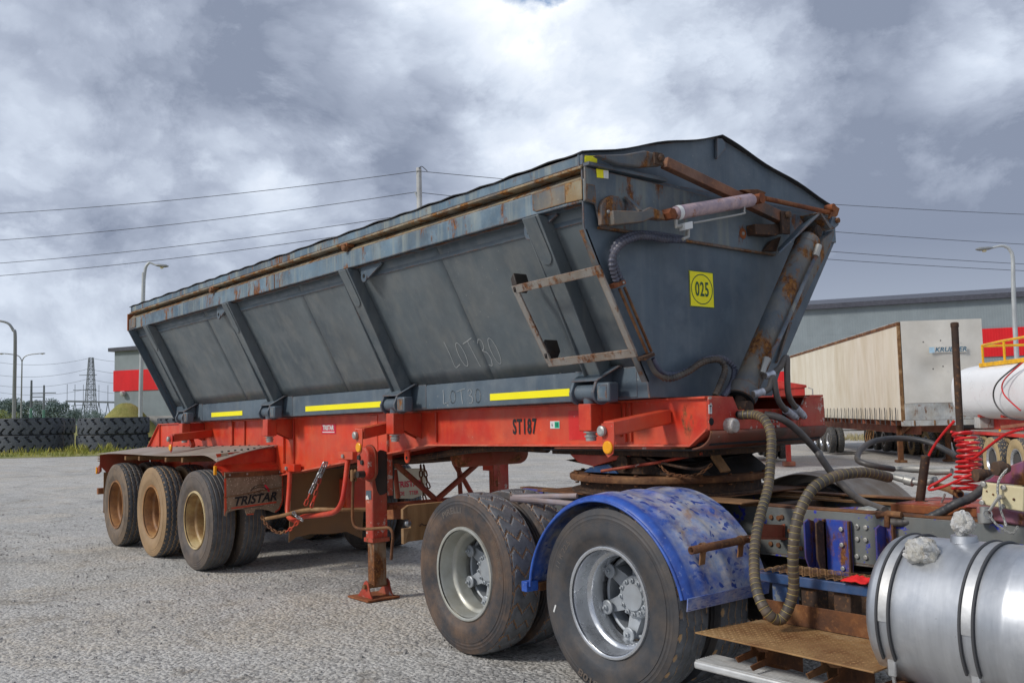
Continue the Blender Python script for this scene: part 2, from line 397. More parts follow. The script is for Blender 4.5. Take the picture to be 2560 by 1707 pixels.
# truck
paint('blue', (.014,.05,.36), dark=(.012,.03,.22), fade=(.05,.12,.42), rust=.86, edge=.6, dust=.45, dustc=(.22,.13,.08), rough=.5, scale=1.6)
paint('blue_step', (.012,.075,.22), rust=.12, edge=.5, dust=.25, rough=.45, chip=(.20,.22,.24))
def guard_paint():
    t = NT('guard_blue'); P2 = t.scaled(1, .35, 1)
    n = t.noise(7.5, 9, .68, t.scaled(1, .6, 1)); f = t.rng(n, .34, .58)
    blue = t.mix(t.rng(t.noise(8, 5), .35, .65), (.018,.052,.25), (.035,.12,.50))
    chalk = t.mix(t.rng(t.noise(17, 7, .7), .38, .62), (.24,.31,.48), (.50,.47,.45))
    chalk = t.mix(t.math('MULTIPLY', t.rng(t.noise(5.5, 8, .7), .55, .68), .85), chalk, (.33,.20,.12))
    spots = t.rng(t.vor(13, vec=t.vec('ADD', t.scaled(.7, 1, 1.5), t.vec('MULTIPLY', t.n('ShaderNodeTexNoise').outputs[1], (.4,.4,.4)))), .26, .30)
    chalk = t.mix(t.math('MULTIPLY', t.math('SUBTRACT', 1.0, spots), t.rng(t.noise(3, 3), .36, .44)), chalk, (.03,.06,.26))
    w = t.attr('wear')
    c = t.mix(t.math('MULTIPLY', f, w), blue, chalk)
    c = t.mix(t.math('MULTIPLY', t.rng(t.noise(30, 5, .7), .6, .7), .5), c, (.40,.44,.52))
    t.bump(t.noise(40, 5), .1, .01); M['guard_blue'] = t.done(c, .42)
guard_paint()
paint('guard_brown', (.38,.31,.24), dark=(.24,.17,.11), fade=(.48,.44,.40), rust=.35, edge=.4, dust=.6, dustc=(.36,.27,.18), rough=.6)
paint('frame_grey', (.135,.150,.150), dark=(.09,.10,.10), fade=(.20,.21,.20), rust=.06, edge=.5, streak=.5, dust=.35, dustc=(.24,.20,.15), rough=.55, chip=(.02,.035,.40), streakc=(.17,.16,.14))
paint('purple', (.15,.03,.16), dark=(.28,.05,.02), fade=(.10,.04,.30), rust=.6, edge=.7, dust=.5, rough=.5)
plain('cream_plate', (.62,.55,.34), rough=.55, var=.12, scale=4, dirt=.55, dirtc=(.36,.22,.09))
paint('bar_grey', (.28,.27,.25), dark=(.19,.16,.13), fade=(.38,.37,.35), rust=.74, edge=.7, dust=.4, rough=.55, scale=1.6)
t_ = NT('alu'); c_ = t_.mix(t_.rng(t_.noise(7, 6, .65, t_.scaled(1, .12, .12)), .36, .66), (.40,.42,.45), (.60,.62,.65)); c_ = t_.mix(t_.math('MULTIPLY', t_.rng(t_.noise(3.5, 7, .7), .54, .66), .4), c_, (.72,.73,.74)); c_ = t_.mix(t_.math('MULTIPLY', t_.rng(t_.noise(40, 4, .7), .68, .72), .6), c_, (.22,.20,.19)); t_.bump(t_.math('ADD', t_.noise(2.6, 4), t_.math('MULTIPLY', t_.noise(60, 3), .02)), .18, .03); M['alu'] = t_.done(c_, t_.rng(t_.noise(5, 6, .65), .35, .65, .40, .54), .85)
plain('alu_step', (.62,.63,.63), rough=.5, metal=.5, var=.15, dirt=.25, dirtc=(.30,.22,.14))
plain('strap', (.50,.51,.52), rough=.5, metal=.8, var=.15, dirt=.3, dirtc=(.30,.25,.18))
plain('strap_rubber', (.055,.056,.060), rough=.6, var=.15)
t_ = NT('plastic_wrap'); c_ = t_.mix(t_.rng(t_.noise(14, 6, .7), .4, .6), (.66,.63,.55), (.86,.86,.85)); c_ = t_.mix(t_.math('MULTIPLY', t_.rng(t_.noise(9, 6, .7), .58, .68), .7), c_, (.50,.36,.18))
t_.bump(t_.noise(22, 5, .6, dist=2.5), .9, .015); M['plastic_wrap'] = t_.done(c_, .16); t_.b.inputs['Transmission Weight'].default_value = .35; t_.b.inputs['IOR'].default_value = 1.3
plain('cloth_red', (.72,.012,.012), rough=.8, var=.2, scale=20)
# dusty flaps
t_ = NT('flap'); c_ = t_.mix(t_.rng(t_.noise(5, 9, .7), .35, .65), (.16,.105,.062), (.34,.255,.17)); c_ = t_.mix(t_.rng(t_.vor(38), .1, .3), (.48,.39,.29), c_)
t_.bump(t_.noise(30, 6), .2, .01); M['flap'] = t_.done(c_, .85)
plain('flap_brown', (.21,.105,.040), rough=.8, var=.3, scale=2, dirt=.4, dirtc=(.14,.09,.06))
plain('flap_cream', (.52,.47,.34), rough=.8, var=.2, scale=3, dirt=.45, dirtc=(.30,.24,.15))
t_ = NT('wood'); c_ = t_.mix(t_.rng(t_.noise(8, 7, .65, t_.scaled(1, 1, .12)), .34, .66), (.17,.085,.03), (.35,.20,.085)); c_ = t_.mix(t_.math('MULTIPLY', t_.rng(t_.noise(3, 6), .5, .7), .6), c_, (.40,.29,.17))
t_.bump(t_.noise(22, 6), .2, .01); M['wood'] = t_.done(c_, .85)
plain('deck', (.30,.26,.225), rough=.72, var=.25, scale=2.5, dirt=.6, dirtc=(.30,.20,.125))
t_ = NT('checker'); c_ = t_.mix(t_.rng(t_.noise(4, 8, .68), .35, .65), (.18,.075,.025), (.40,.24,.10)); c_ = t_.mix(t_.rng(t_.noise(1.8, 5), .54, .7), c_, (.62,.47,.27))
M['checker'] = t_.done(c_, .62, .25); t_.bump(t_.noise(40, 6), .2, .01)
# yard

# ------------------------------------------------------------------ the yard
def gz(y): return -0.020*min(max(0.0, y-3.0), 26.0)          # falls away gently behind the truck
def ground():
    t = NT('yard'); P = t.tc.outputs['Object']; s3 = t.n('ShaderNodeSeparateXYZ'); t.link(P, s3.inputs[0])
    big = t.noise(.16, 4, .6, P); mid = t.noise(.9, 7, .68, P); fine = t.noise(17, 5, .70, P); grit = t.noise(60, 3, .6, P)
    peb = t.vor(34, vec=P); pebc = t.n('ShaderNodeTexVoronoi'); t.link(P, pebc.inputs['Vector']); pebc.inputs['Scale'].default_value = 34
    pv = t.n('ShaderNodeSeparateColor'); t.link(pebc.outputs['Color'], pv.inputs[0])
    c = t.mix(t.rng(mid, .36, .62), (.34,.328,.305), (.53,.515,.485))
    c = t.mix(t.math('MULTIPLY', t.rng(big, .42, .58), .75), c, (.58,.56,.52))
    c = t.mix(t.math('MULTIPLY', t.rng(t.noise(.50, 8, .72, P, .6), .47, .60), .85), c, (.56,.50,.41))     # tan dirt washed over the slab
    c = t.mix(t.math('MULTIPLY', t.rng(t.noise(1.3, 8, .74, P, .8), .54, .64), .70), c, (.255,.215,.165))
    c = t.mix(t.math('MULTIPLY', t.rng(t.noise(.33, 6, .7, P, .4), .56, .66), .55), c, (.21,.205,.20))        # oil-darkened areas
    c = t.mix(t.math('MULTIPLY', t.rng(pv.outputs[0], .55, 1.0), .42), c, (.68,.66,.62))
    c = t.mix(t.math('MULTIPLY', t.rng(pv.outputs[1], .62, 1.0), .55), c, (.17,.16,.15))
    c = t.mix(t.math('MULTIPLY', t.rng(fine, .53, .61), .68), c, (.18,.17,.155))
    c = t.mix(t.math('MULTIPLY', t.rng(fine, .45, .36), .55), c, (.66,.64,.60))
    c = t.mix(t.math('MULTIPLY', t.rng(grit, .56, .68), .60), c, (.16,.15,.14))
    sv = t.vec('MULTIPLY', P, (.10, 1.6, 1)); c = t.mix(t.math('MULTIPLY', t.rng(t.noise(2.0, 6, .65, sv), .52, .64), .45), c, (.56,.545,.51))   # wheel-swept streaks
    ln = t.n('ShaderNodeVectorMath', operation='DISTANCE'); t.link(P, ln.inputs[0]); ln.inputs[1].default_value = (-6, -38, 0)
    arc = t.n('ShaderNodeCombineXYZ'); t.link(ln.outputs['Value'], arc.inputs[0])
    c = t.mix(t.math('MULTIPLY', t.math('MULTIPLY', t.rng(t.noise(1.6, 5, .7, arc.outputs[0]), .55, .66), t.rng(t.noise(.25, 3, .6, P), .40, .56)), .45), c, (.24,.225,.20))   # turning tracks
    c = t.mix(t.math('MULTIPLY', t.math('MULTIPLY', t.rng(t.noise(2.3, 5, .7, arc.outputs[0]), .40, .30), t.rng(t.noise(.3, 3, .6, P), .42, .58)), .55), c, (.64,.615,.56))
    t.bump(t.math('ADD', t.math('MULTIPLY', fine, 1.0), t.math('SUBTRACT', t.math('MULTIPLY', grit, .4), t.math('MULTIPLY', peb, .8))), .85, .024)
    M['yard'] = t.done(c, .9)
    xs = [-900,-300,-120,-60,-30,-15,-5,0,5,10,15,25,60,200,900]
    ys = [-900,-200,-60,-20,-8,0,3,6,10,14,18,22,26,29,40,70,150,400,900]
    b = MB(); V = [(x, y, gz(y)) for y in ys for x in xs]; n = len(xs)
    b.add(V, [(j*n+i, j*n+i+1, (j+1)*n+i+1, (j+1)*n+i) for j in range(len(ys)-1) for i in range(n-1)])
    g = b.build('ground', M['yard'], smooth=60); tag(g, kind='structure')
ground()

# loose stones on the slab, thickest in the left foreground
def gravel():
    rg = random.Random(21); V, F = [], []
    for i in range(9000):
        x = rg.uniform(-6, 10.5); y = rg.uniform(-7.5, 6) if i % 3 else rg.gauss(-2.6, 1.6)
        d = math.hypot(x-12.37, y+4.85)
        if d < 3.2 or noise.noise(Vector((x*.6, y*.6, 7))) < -.15: continue
        s = rg.uniform(.004, .011)*(1+1.3*rg.random()**6); k = len(V); z = gz(y); a0 = rg.uniform(0, 6.28)
        for j in range(5):
            a = a0+j*1.2566; V.append((x+s*math.cos(a)*rg.uniform(.8, 1.3), y+s*math.sin(a)*rg.uniform(.7, 1.2), z-.001))
        for j in range(5):
            a = a0+.4+j*1.2566; V.append((x+s*.6*math.cos(a), y+s*.6*math.sin(a), z+s*rg.uniform(.6, 1.0)))
        for j in range(5): F.append((k+j, k+(j+1) % 5, k+5+(j+1) % 5, k+5+j))
        F.append(tuple(k+5+j for j in range(5)))
    t = NT('stone'); c = t.mix(t.rng(t.noise(5, 4, .6, t.tc.outputs['Object']), .35, .65), (.20,.19,.18), (.50,.48,.45)); M['stone'] = t.done(c, .9)
    m = MB(); m.add(V, F); tag(m.build('gravel', M['stone'], smooth=0), 'loose grey gravel scattered over the yard surface', 'gravel', kind='stuff')
gravel()

# ------------------------------------------------------------------ wheels
def tri(u): u = u % 1.0; return abs(u*4-2)-1
def groove(kind, t, s):
    a = abs(t)
    if kind == 'rib':
        for c in (-.62, -.22, .22, .62):
            if abs(t-c) < .045: return 1
        return .55 if a > .93 and (s/.035) % 1 < .4 else 0
    if kind == 'zigrib':
        for c in (-.52, -.02, .48):
            if abs(t-c-.055*tri(s/.105)) < .042: return 1
        if a > .78 and ((s/.115) % 1-.5)**2/.04+((a-.90)/.11)**2 < 1: return .9
        return 0
    if kind == 'lug':
        if abs(a-.90-.03*tri(s/.115)) < .030: return .8
        if abs(((s+.030*tri(t*1.1+.2)+.016*t)/.115) % 1 - .5) < .075 and a < .9: return 1
        if a > .92 and abs((s/.115) % 1 - .5) < .10: return .8
        return 0
    if kind == 'zig':
        for c in (-.50, .0, .50):
            if abs(t-c-.07*tri(s/.062)) < .055: return 1
        return .8 if a > .84 and (s/.062) % 1 < .3 else 0
    if kind == 'mine':
        sg = 1 if t > 0 else -1
        if a > .22 and abs(((s+.10*math.sin(a*6.0)+.31*(sg > 0))/.55) % 1 - .5) < (.10+.06*(a > .7)): return 1
        return 0
    return 0
def tyre_mesh(name, Ro=.5125, w=.262, rb=.287, kind='rib', n=230, dep=.011, lat=44, mat=None, tread=.80, bw=.78):
    prof = []   # (y, r, lateral or None)
    hw = w/2; tw = hw*tread*1.04
    side = [(.76*bw/.78, rb), (.80*bw/.78, rb+.006), (.90, rb+.03), (.965, rb+.060), (.985, rb+.064), (.998, rb+.10), (.990, Ro-.090), (.992, Ro-.082), (.965, Ro-.080), (.962, Ro-.068), (.972, Ro-.065), (.945, Ro-.060), (.935, Ro-.048), (.945, Ro-.045), (.91, Ro-.036), (.895, Ro-.022), (.87, Ro-.014)]
    for fy, r in side: prof.append((-fy*hw, r, None))
    for k in range(lat+1):
        t = -1+2*k/lat; prof.append((t*tw, Ro-.012*abs(t)**3-.001, t))
    for fy, r in reversed(side): prof.append((fy*hw, r, None))
    V, A = [], []
    for y, r, t in prof:
        for k in range(n):
            a = 2*math.pi*k/n
            if t is None: rr = r; A.append(0.0)
            else:
                g = groove(kind, t, a*Ro); rr = r-g*dep; A.append(1.0 if g > .5 else .5)
            V.append((rr*math.cos(a), y, rr*math.sin(a)))
    F = []
    for i in range(len(prof)-1):
        for k in range(n):
            k2 = (k+1) % n; F.append((i*n+k, (i+1)*n+k, (i+1)*n+k2, i*n+k2))
    b = MB(); b.add(V, F); b.attr = A
    me = b.mesh(name, smooth=40); me.materials.append(M[mat]); return me
def rim_mesh(name, mat, outer=True, r=.290):
    b = MB()
    if outer: pr = [(-.118, r-.012), (-.122, r-.004), (-.120, r+.006), (-.108, r+.010), (-.10, r-.004), (-.108, r-.016), (-.095, r-.021), (-.04, r-.028), (-.022, r-.032), (-.014, r-.052), (.002, r-.058), (.075, r-.060), (.082, r-.048), (.12, r-.046)]
    else: pr = [(-.12, r-.046), (-.05, r-.05), (.05, r-.05), (.105, r-.020), (.118, r-.010), (.118, r+.006), (.106, r+.008)]
    b.lathe(pr, n=56)
    me = b.mesh(name, smooth=50); me.materials.append(M[mat]); return me
def flipped(me_build): return me_build
def spider_mesh(mat):
    b = MB()
    # hub barrel and six tapering spokes out to the rim clamps
    b.lathe([(.17, .0), (.17, .118), (.105, .118), (.095, .112), (.095, .0)], n=40)
    for k in range(6):
        a = R(28+60*k); ca, sa = math.cos(a), math.sin(a); ta = (-sa, ca)
        def P(rad, tt, y): return (rad*ca+tt*ta[0], y, rad*sa+tt*ta[1])
        r0, r1 = .105, .222
        b.add([P(r0,-.045,.115), P(r0,.045,.115), P(r1,.030,.085), P(r1,-.030,.085), P(r0,-.045,.20), P(r0,.045,.20), P(r1,.034,.20), P(r1,-.034,.20)],
              [(0,1,2,3),(7,6,5,4),(0,4,5,1),(1,5,6,2),(2,6,7,3),(3,7,4,0)])
    b.lathe([(.105, .226), (.10, .215), (.105, .205), (.19, .205)], n=56)
    me = b.mesh('spider', smooth=35); me.materials.append(M[mat]); return me
def nut_mesh(name, r, h, mat, stud=True):
    b = MB(); pr = [(0, r), (-h*.75, r), (-h*.85, r*.8), (-h*.85, r*.5)]
    if stud: pr += [(-h*1.5, r*.5), (-h*1.55, r*.4), (-h*1.55, 0)]
    else: pr += [(-h*.85, 0)]
    b.lathe(pr, n=8); me = b.mesh(name, smooth=30); me.materials.append(M[mat]); return me
def clamp_mesh(mat):
    b = MB(); b.lathe([(0, .0), (0, .040), (-.010, .040), (-.014, .034), (-.014, 0)], n=18)
    me = b.mesh('clamp', smooth=30); me.materials.append(M[mat]); return me
def cap_mesh(mat):
    b = MB(); b.lathe([(.10, .105), (.088, .105), (.086, .076), (.074, .072), (.072, 0)], n=36)
    me = b.mesh('hub_cap', smooth=30); me.materials.append(M[mat]); return me
def drum_mesh():
    b = MB(); b.lathe([(.20, .0), (.20, .195), (.235, .200), (.24, .195), (.25, .20), (.26, .195), (.27, .20), (.28, .195), (.42, .20), (.42, 0)], n=40)
    me = b.mesh('brake_drum', smooth=35); me.materials.append(M['drum']); return me
WN = {}
def wheel_kit(key, tyre, rim, hub):
    WN[key] = dict(tyre=tyre, rim=rim_mesh('wheel', rim, True), irim=rim_mesh('wheel', rim, False), spider=spider_mesh(hub), clamp=clamp_mesh(hub), nut=nut_mesh('nut', .0135, .016, hub), cnut=nut_mesh('nut', .015, .018, hub), cap=cap_mesh(hub), drum=DRUM)
DRUM = drum_mesh()
def set_wheel(parent, key, x, side, zr=.5125, full=True, ty=None, ty2=None, spin=0, yo=1.25):
    """dual wheel: side -1 near, +1 far"""
    k = WN[key]; rz = 0 if side < 0 else math.pi
    w = put('wheel', k['rim'], parent, (x, side*(yo-.131), zr), (0, R(spin), rz))
    o = put('tyre', ty or k['tyre'], None, (0,0,0)); o.parent = w
    ORIG[w.name] = (0,0,0)
    if full:
        for nm, me in (('hub_spider', k['spider']), ('hub_cap', k['cap']), ('brake_drum', k['drum'])): o = put(nm, me, None, (0,0,0)); o.parent = w
        for i in range(6):
            a = R(28+60*i); o = put('clamp', k['clamp'], None, (.205*math.cos(a), .075, .205*math.sin(a))); o.parent = w
            o = put('nut', k['cnut'], None, (.205*math.cos(a), .062, .205*math.sin(a))); o.parent = w
        for i in range(12):
            a = R(30*i+8); o = put('nut', k['nut'], None, (.091*math.cos(a), .088, .091*math.sin(a))); o.parent = w
    else:
        o = put('brake_drum', k['drum'], None, (0,0,0)); o.parent = w
    w2 = put('wheel', k['irim'], parent, (x, side*(yo-.131-.325), zr), (0, R(spin+17), rz)); ORIG[w2.name] = (0,0,0)
    o = put('tyre', ty2 or ty or k['tyre'], None, (0,0,0)); o.parent = w2
    return w
def ring_text(body, rad, ang, size, y, mat, parent, xs=1.0, bold=.0, name='sidewall_lettering'):
    """raised lettering bent round a sidewall; ang = centre angle, letters' feet to the hub"""
    V, F = text_mesh(body, size, xs, bold)
    b = MB(); P = []
    for x, yy, z in V:
        a = R(ang) - x/rad; r = rad+yy; P.append((r*math.cos(a), y, r*math.sin(a)))
    b.add(P, F); me = b.mesh(name, smooth=0); me.materials.append(M[mat])
    o = put(name, me, None, (0,0,0)); o.parent = parent; return o
T_LUG = tyre_mesh('tyre', kind='lug', mat='rubber_drive', n=288)
T_LUG2 = tyre_mesh('tyre', kind='zigrib', mat='rubber_drive_clean', n=288)
T_ZIG = tyre_mesh('tyre', kind='zig', mat='rubber_trailer', n=230, dep=.008)
T_TAN = tyre_mesh('tyre', kind='zig', mat='rubber_trailer_tan', n=230, dep=.005)
T_RIB = tyre_mesh('tyre', kind='rib', mat='rubber_trailer_grey', n=150, dep=.008)
wheel_kit('d1', T_LUG, 'rim_dusty', 'hub_grey')
wheel_kit('d2', T_LUG2, 'rim_silver', 'hub_grey')
wheel_kit('t1', T_ZIG, 'rim_brown', 'rust_orange')
wheel_kit('t3', T_RIB, 'rim_tan', 'rust_tan')
plain('rubber_letter', (.115,.105,.098), rough=.55, dirt=.5, dirtc=(.20,.12,.06))

# ------------------------------------------------------------------ the side-tipping trailer (nose towards +X)
TR = thing('side_tipper_trailer', 'red side tipper trailer with slate grey covered tub marked 025 and LOT30', 'trailer', (4.3, 0, 0))
RIBX = (1.21, 3.56, 5.90, 8.165)
SL = .534
def wy(z, off=0): return -.70 - off - SL*(z-1.8)
# --- tub: near side sheets, one between each pair of seams
seams = (.60, 2.78, 4.95, 7.05, 8.555)
def canning(x, z):
    """how far the thin sheet bulges between its edges"""
    for a, b_ in zip(seams, seams[1:]):
        if a <= x <= b_: break
    e = math.sin(math.pi*min(1, max(0, (x-a)/(b_-a))))*math.sin(math.pi*min(1, max(0, (z-1.8)/.9)))
    return e*(.007*noise.noise(Vector((x*1.4, z*2.2, 3.0)))+.003*noise.noise(Vector((x*4.1, z*3.2, 8.0))))
for i, (a, b_) in enumerate(zip(seams, seams[1:])):
    m = MB(); g = .0025; nx, nz = 26, 10; V = []
    for k in range(nz+1):
        for q in range(nx+1):
            x = a+g+(b_-a-2*g)*q/nx; z = 1.80+.90*k/nz
            V.append((x, wy(z)-canning(x, z), z))
    m.add(V, [(k*(nx+1)+q, k*(nx+1)+q+1, (k+1)*(nx+1)+q+1, (k+1)*(nx+1)+q) for k in range(nz) for q in range(nx)])
    o = m.tilt().build('side_sheet', M['slate_side'], TR, smooth=60); sd = o.modifiers.new('plate', 'SOLIDIFY'); sd.thickness = .012
m = MB(); m.prism([(.60, .42, 1.64), (8.55, .42, 1.64), (8.55, 1.14, 2.70), (.60, 1.14, 2.70)], (0, -.02, .008)); m.tilt().build('side_sheet', M['slate_side'], TR)
m = MB(); m.box(.60, 8.55, -.69, .42, 1.615, 1.64); m.tilt().build('tub_floor', M['slate'], TR)
m = MB(); m.prism([(.60, wy(2.80)+.03, 2.80), (.60, 1.2, 2.80), (.60, .42, 1.64), (.60, -.68, 1.64)], (.012, 0, 0)); m.tilt().build('rear_panel', M['slate'], TR)
m = MB(); m.prism([(.56, -1.24, 2.72), (.56, -1.12, 2.55), (.56, -1.00, 2.62), (.56, -1.02, 2.72)], (.03, 0, 0)); m.tilt().build('corner_gusset', M['slate_rust'], TR)
# --- lower longitudinal box with its bent ledge
m = MB(); m.prism([(.62, -.70, 1.606), (.62, -.70, 1.785), (.62, -.688, 1.806), (.62, -.60, 1.806), (.62, -.60, 1.606)], (7.93, 0, 0)); m.tilt().build('lower_box', M['slate'], TR, .006)
for x in RIBX:   # doubled plate behind each hinge
    m = MB(); m.prism([(x-.28, -.704, 1.615), (x-.30, -.704, 1.70), (x-.26, -.704, 1.80), (x+.28, -.704, 1.80), (x+.28, -.704, 1.615)], (0, .02, 0)); m.tilt().build('doubler_plate', M['slate'], TR, .004)
# --- upstanding ribs
for x in RIBX:
    m = MB(); w = .075
    z0, z1 = 1.802, 2.695
    for e in (-1, 1):
        xx = x + e*w
        m.prism([(xx, wy(z0), z0), (xx, wy(z0, .10), z0-.05), (xx, wy(z1, .10), z1), (xx, wy(z1), z1)], (-e*.012, 0, 0))
    m.prism([(x-w, wy(z0-.05, .1), z0-.05), (x+w, wy(z0-.05, .1), z0-.05), (x+w, wy(z1, .1), z1), (x-w, wy(z1, .1), z1)], (0, .012, .004))
    m.tilt().build('rib', M['slate_side'], TR, .008)
    m = MB(); P = []
    for k in range(9):
        a = math.pi*k/8; P.append((x-.052*math.cos(a), 2.47-.052*math.sin(a)))
    pts = [(x-.052, 2.69)] + P + [(x+.052, 2.69)]
    m.prism([(px, wy(pz, .108), pz) for px, pz in pts], (0, .008, .004)); m.tilt().build('gusset_tab', M['slate_side'], TR, .002)
# end ribs seen edge-on at the tail
m = MB(); m.prism([(.60, wy(1.65, .10), 1.65), (.60, wy(2.7, .1), 2.70), (.60, wy(2.7)+.03, 2.70), (.60, wy(1.65)+.05, 1.65)], (-.02, 0, 0)); m.tilt().build('end_rib', M['slate'], TR, .003)
# --- top rails
for s in (-1, 1):
    m = MB(); m.prism([(.53, s*1.25, 2.705), (.53, s*1.25, 2.832), (.53, s*1.238, 2.838), (.53, s*1.12, 2.838), (.53, s*1.12, 2.705)], (8.085, 0, 0))
    m.tilt().build('top_rail', M['slate_rail'], TR, .006)
    m = MB(); m.prism([(.53, s*1.240, 2.839), (.53, s*1.19, 2.884), (.53, s*1.12, 2.884), (.53, s*1.12, 2.839)], (8.085, 0, 0))
    m.tilt().build('rail_ledge', M['rail_ledge'], TR, .004)
m = MB(); m.prism([(.50, -1.262, 2.70), (.50, -1.262, 2.90), (.50, -1.10, 2.90), (.50, -1.10, 2.70)], (.028, 0, 0)); m.tilt().build('rail_end_plate', M['rust_orange'], TR, .002)
m = MB(); m.prism([(8.17, -1.257, 2.735), (8.17, -1.257, 2.832), (8.46, -1.257, 2.832), (8.46, -1.257, 2.722), (8.20, -1.257, 2.722)], (0, .006, 0)); m.tilt().build('rail_patch', M['slate_rust'], TR, .002)
m = MB(); m.prism([(8.462, -1.258, 2.832), (8.60, -1.258, 2.832), (8.60, -1.258, 2.716), (8.462, -1.258, 2.722)], (0, .007, 0)); m.tilt().build('rail_patch', M['tan_rust'], TR, .002)
m = MB(); m.prism([(.56, -1.257, 2.72), (.56, -1.257, 2.83), (.80, -1.257, 2.83), (.80, -1.257, 2.735), (.775, -1.257, 2.72)], (0, .006, 0)); m.tilt().build('rail_patch', M['slate_rust'], TR, .002)
for x in (4.62,):
    m = MB(); m.box(x, x+.012, -1.253, -1.24, 2.707, 2.832); m.tilt().build('weld_seam', M['rust'], TR)
# underside of the rail overhang and the return strip
m = MB(); m.prism([(.60, -1.235, 2.70), (.60, -1.13, 2.70), (.60, wy(2.62), 2.62), (.60, wy(2.62)-.008, 2.62), (.60, -1.165, 2.695)], (7.95, 0, 0)); m.tilt().build('rail_soffit', M['slate'], TR)
# lashing eyes under the rail
for x in (3.18, 6.05, 8.02):
    m = MB(); P = [(x+.0, -1.20, 2.70), (x+.30, -1.20, 2.70), (x+.30, -1.20, 2.685), (x+.10, -1.20, 2.60)]
    for k in range(7):
        a = R(20)-math.pi*k/6*1.0; P.append((x+.045+.045*math.cos(a-.3), -1.20, 2.625+.045*math.sin(a-.3)))
    m.prism(P, (0, .016, 0)); o = m.tilt().build('lashing_eye', M['slate'], TR, .002)
    h = MB(); h.lathe([(0, .016), (.018, .016)], (x+.045, -1.2025, 2.628+(x-8.6)*.0075), n=12, capa=True, capb=True); h.build('eye_hole_shade', M['black_void'], o)  # solid black disc, the shade of the eye painted on
for x in (3.22, 5.93):
    m = MB(); m.lathe([(0, .03), (.03, .03), (.036, .022), (.036, 0.0)], (x, -1.255, 2.862+(x-8.6)*.0065), (0,-1,0), n=6); m.build('latch_bolt', M['rust'], TR)
    m = MB(); m.box(x-.07, x+.03, -1.268, -1.20, 2.872, 2.90); m.tilt().build('latch_plate', M['rust_orange'], TR, .004)

# --- lid: skirt frames, gable, tarp-black sheet
LID = {}
for s in (-1, 1):
    m = MB(); m.prism([(.58, s*1.246, 2.915), (.58, s*1.246, 2.975), (.58, s*1.20, 2.982), (.58, s*1.20, 2.915)], (8.02, 0, 0)); LID[s] = m.tilt().build('lid_skirt', M['slate_rail'], TR, .004)
    m = MB(); m.prism([(.58, s*1.262, 2.893), (.58, s*1.262, 2.905), (.58, s*1.246, 2.914), (.58, s*1.15, 2.914), (.58, s*1.15, 2.893)], (8.02, 0, 0)); m.tilt().build('skirt_lip', M['rail_ledge'], LID[s], .003)
    m = MB(); nx, ny = 110, 14; V = []
    for layer in (0, .006):
        for j in range(ny+1):
            y = s*(1.258 - 1.258*j/ny); zz = 2.979 + (3.290-2.982)*j/ny
            for i in range(nx+1):
                x = .56 + 8.05*i/nx
                wv = (.0045*math.sin(x*17.3+2*math.sin(x*1.7)) + .002*math.sin(x*7.1+.6)) * (1-.8*j/ny)
                wv += .008*math.sin(y*9+.5)*max(0, (i-100)/10)
                V.append((x, y, zz+wv+layer))
    n0 = (nx+1)*(ny+1); F = []
    for j in range(ny):
        for i in range(nx):
            q = (j*(nx+1)+i, j*(nx+1)+i+1, (j+1)*(nx+1)+i+1, (j+1)*(nx+1)+i)
            F.append(q[::-1]); F.append(tuple(k+n0 for k in q))
    for i in range(nx): F.append((i, i+1, i+1+n0, i+n0)); a = ny*(nx+1)+i; F.append((a+1, a, a+n0, a+1+n0))
    for j in range(ny): a = j*(nx+1)+nx; b2 = a+nx+1; F.append((a, b2, b2+n0, a+n0)); a = j*(nx+1); b2 = a+nx+1; F.append((b2, a, a+n0, b2+n0))
    m.add(V, F); m.tilt().build('lid_sheet', M['tarp'], TR)
m = MB(); m.prism([(8.575, -1.25, 2.905), (8.575, -1.25, 2.985), (8.575, 0, 3.285), (8.575, 1.25, 2.985), (8.575, 1.22, 2.905)], (-.012, 0, 0)); m.build('gable_panel', M['slate'], TR)
m = MB(); m.prism([(.62, -1.25, 2.905), (.62, -1.25, 2.985), (.62, 0, 3.285), (.62, 1.25, 2.985), (.62, 1.22, 2.905)], (.012, 0, 0)); m.tilt().build('gable_panel', M['slate'], TR)
m = MB(); m.prism([(8.600, -0.046, 3.265), (8.600, 0.006, 3.275), (8.600, 0.040, 3.251), (8.600, 0.038, 3.208), (8.600, -0.054, 3.128)], (-.02, 0, 0)); m.build('peak_lug', M['slate'], TR, .003)

# --- front panel with its flanges
m = MB(); m.prism([(8.60, -.76, 1.607), (8.60, -.775, 1.70), (8.60, -1.135, 2.344), (8.60, -1.25, 2.56), (8.60, -1.25, 2.90), (8.60, 1.24, 2.90), (8.60, 1.24, 2.70), (8.60, .56, 1.83), (8.60, .42, 1.607)], (-.012, 0, 0)); m.build('front_panel', M['slate'], TR)
m = MB(); m.prism([(8.60, -.775, 1.70), (8.60, -1.135, 2.344), (8.60, -1.24, 2.55), (8.60, -1.228, 2.55), (8.60, -1.123, 2.344), (8.60, -.763, 1.70)], (-.05, 0, 0)); m.build('front_flange', M['slate_rust'], TR)
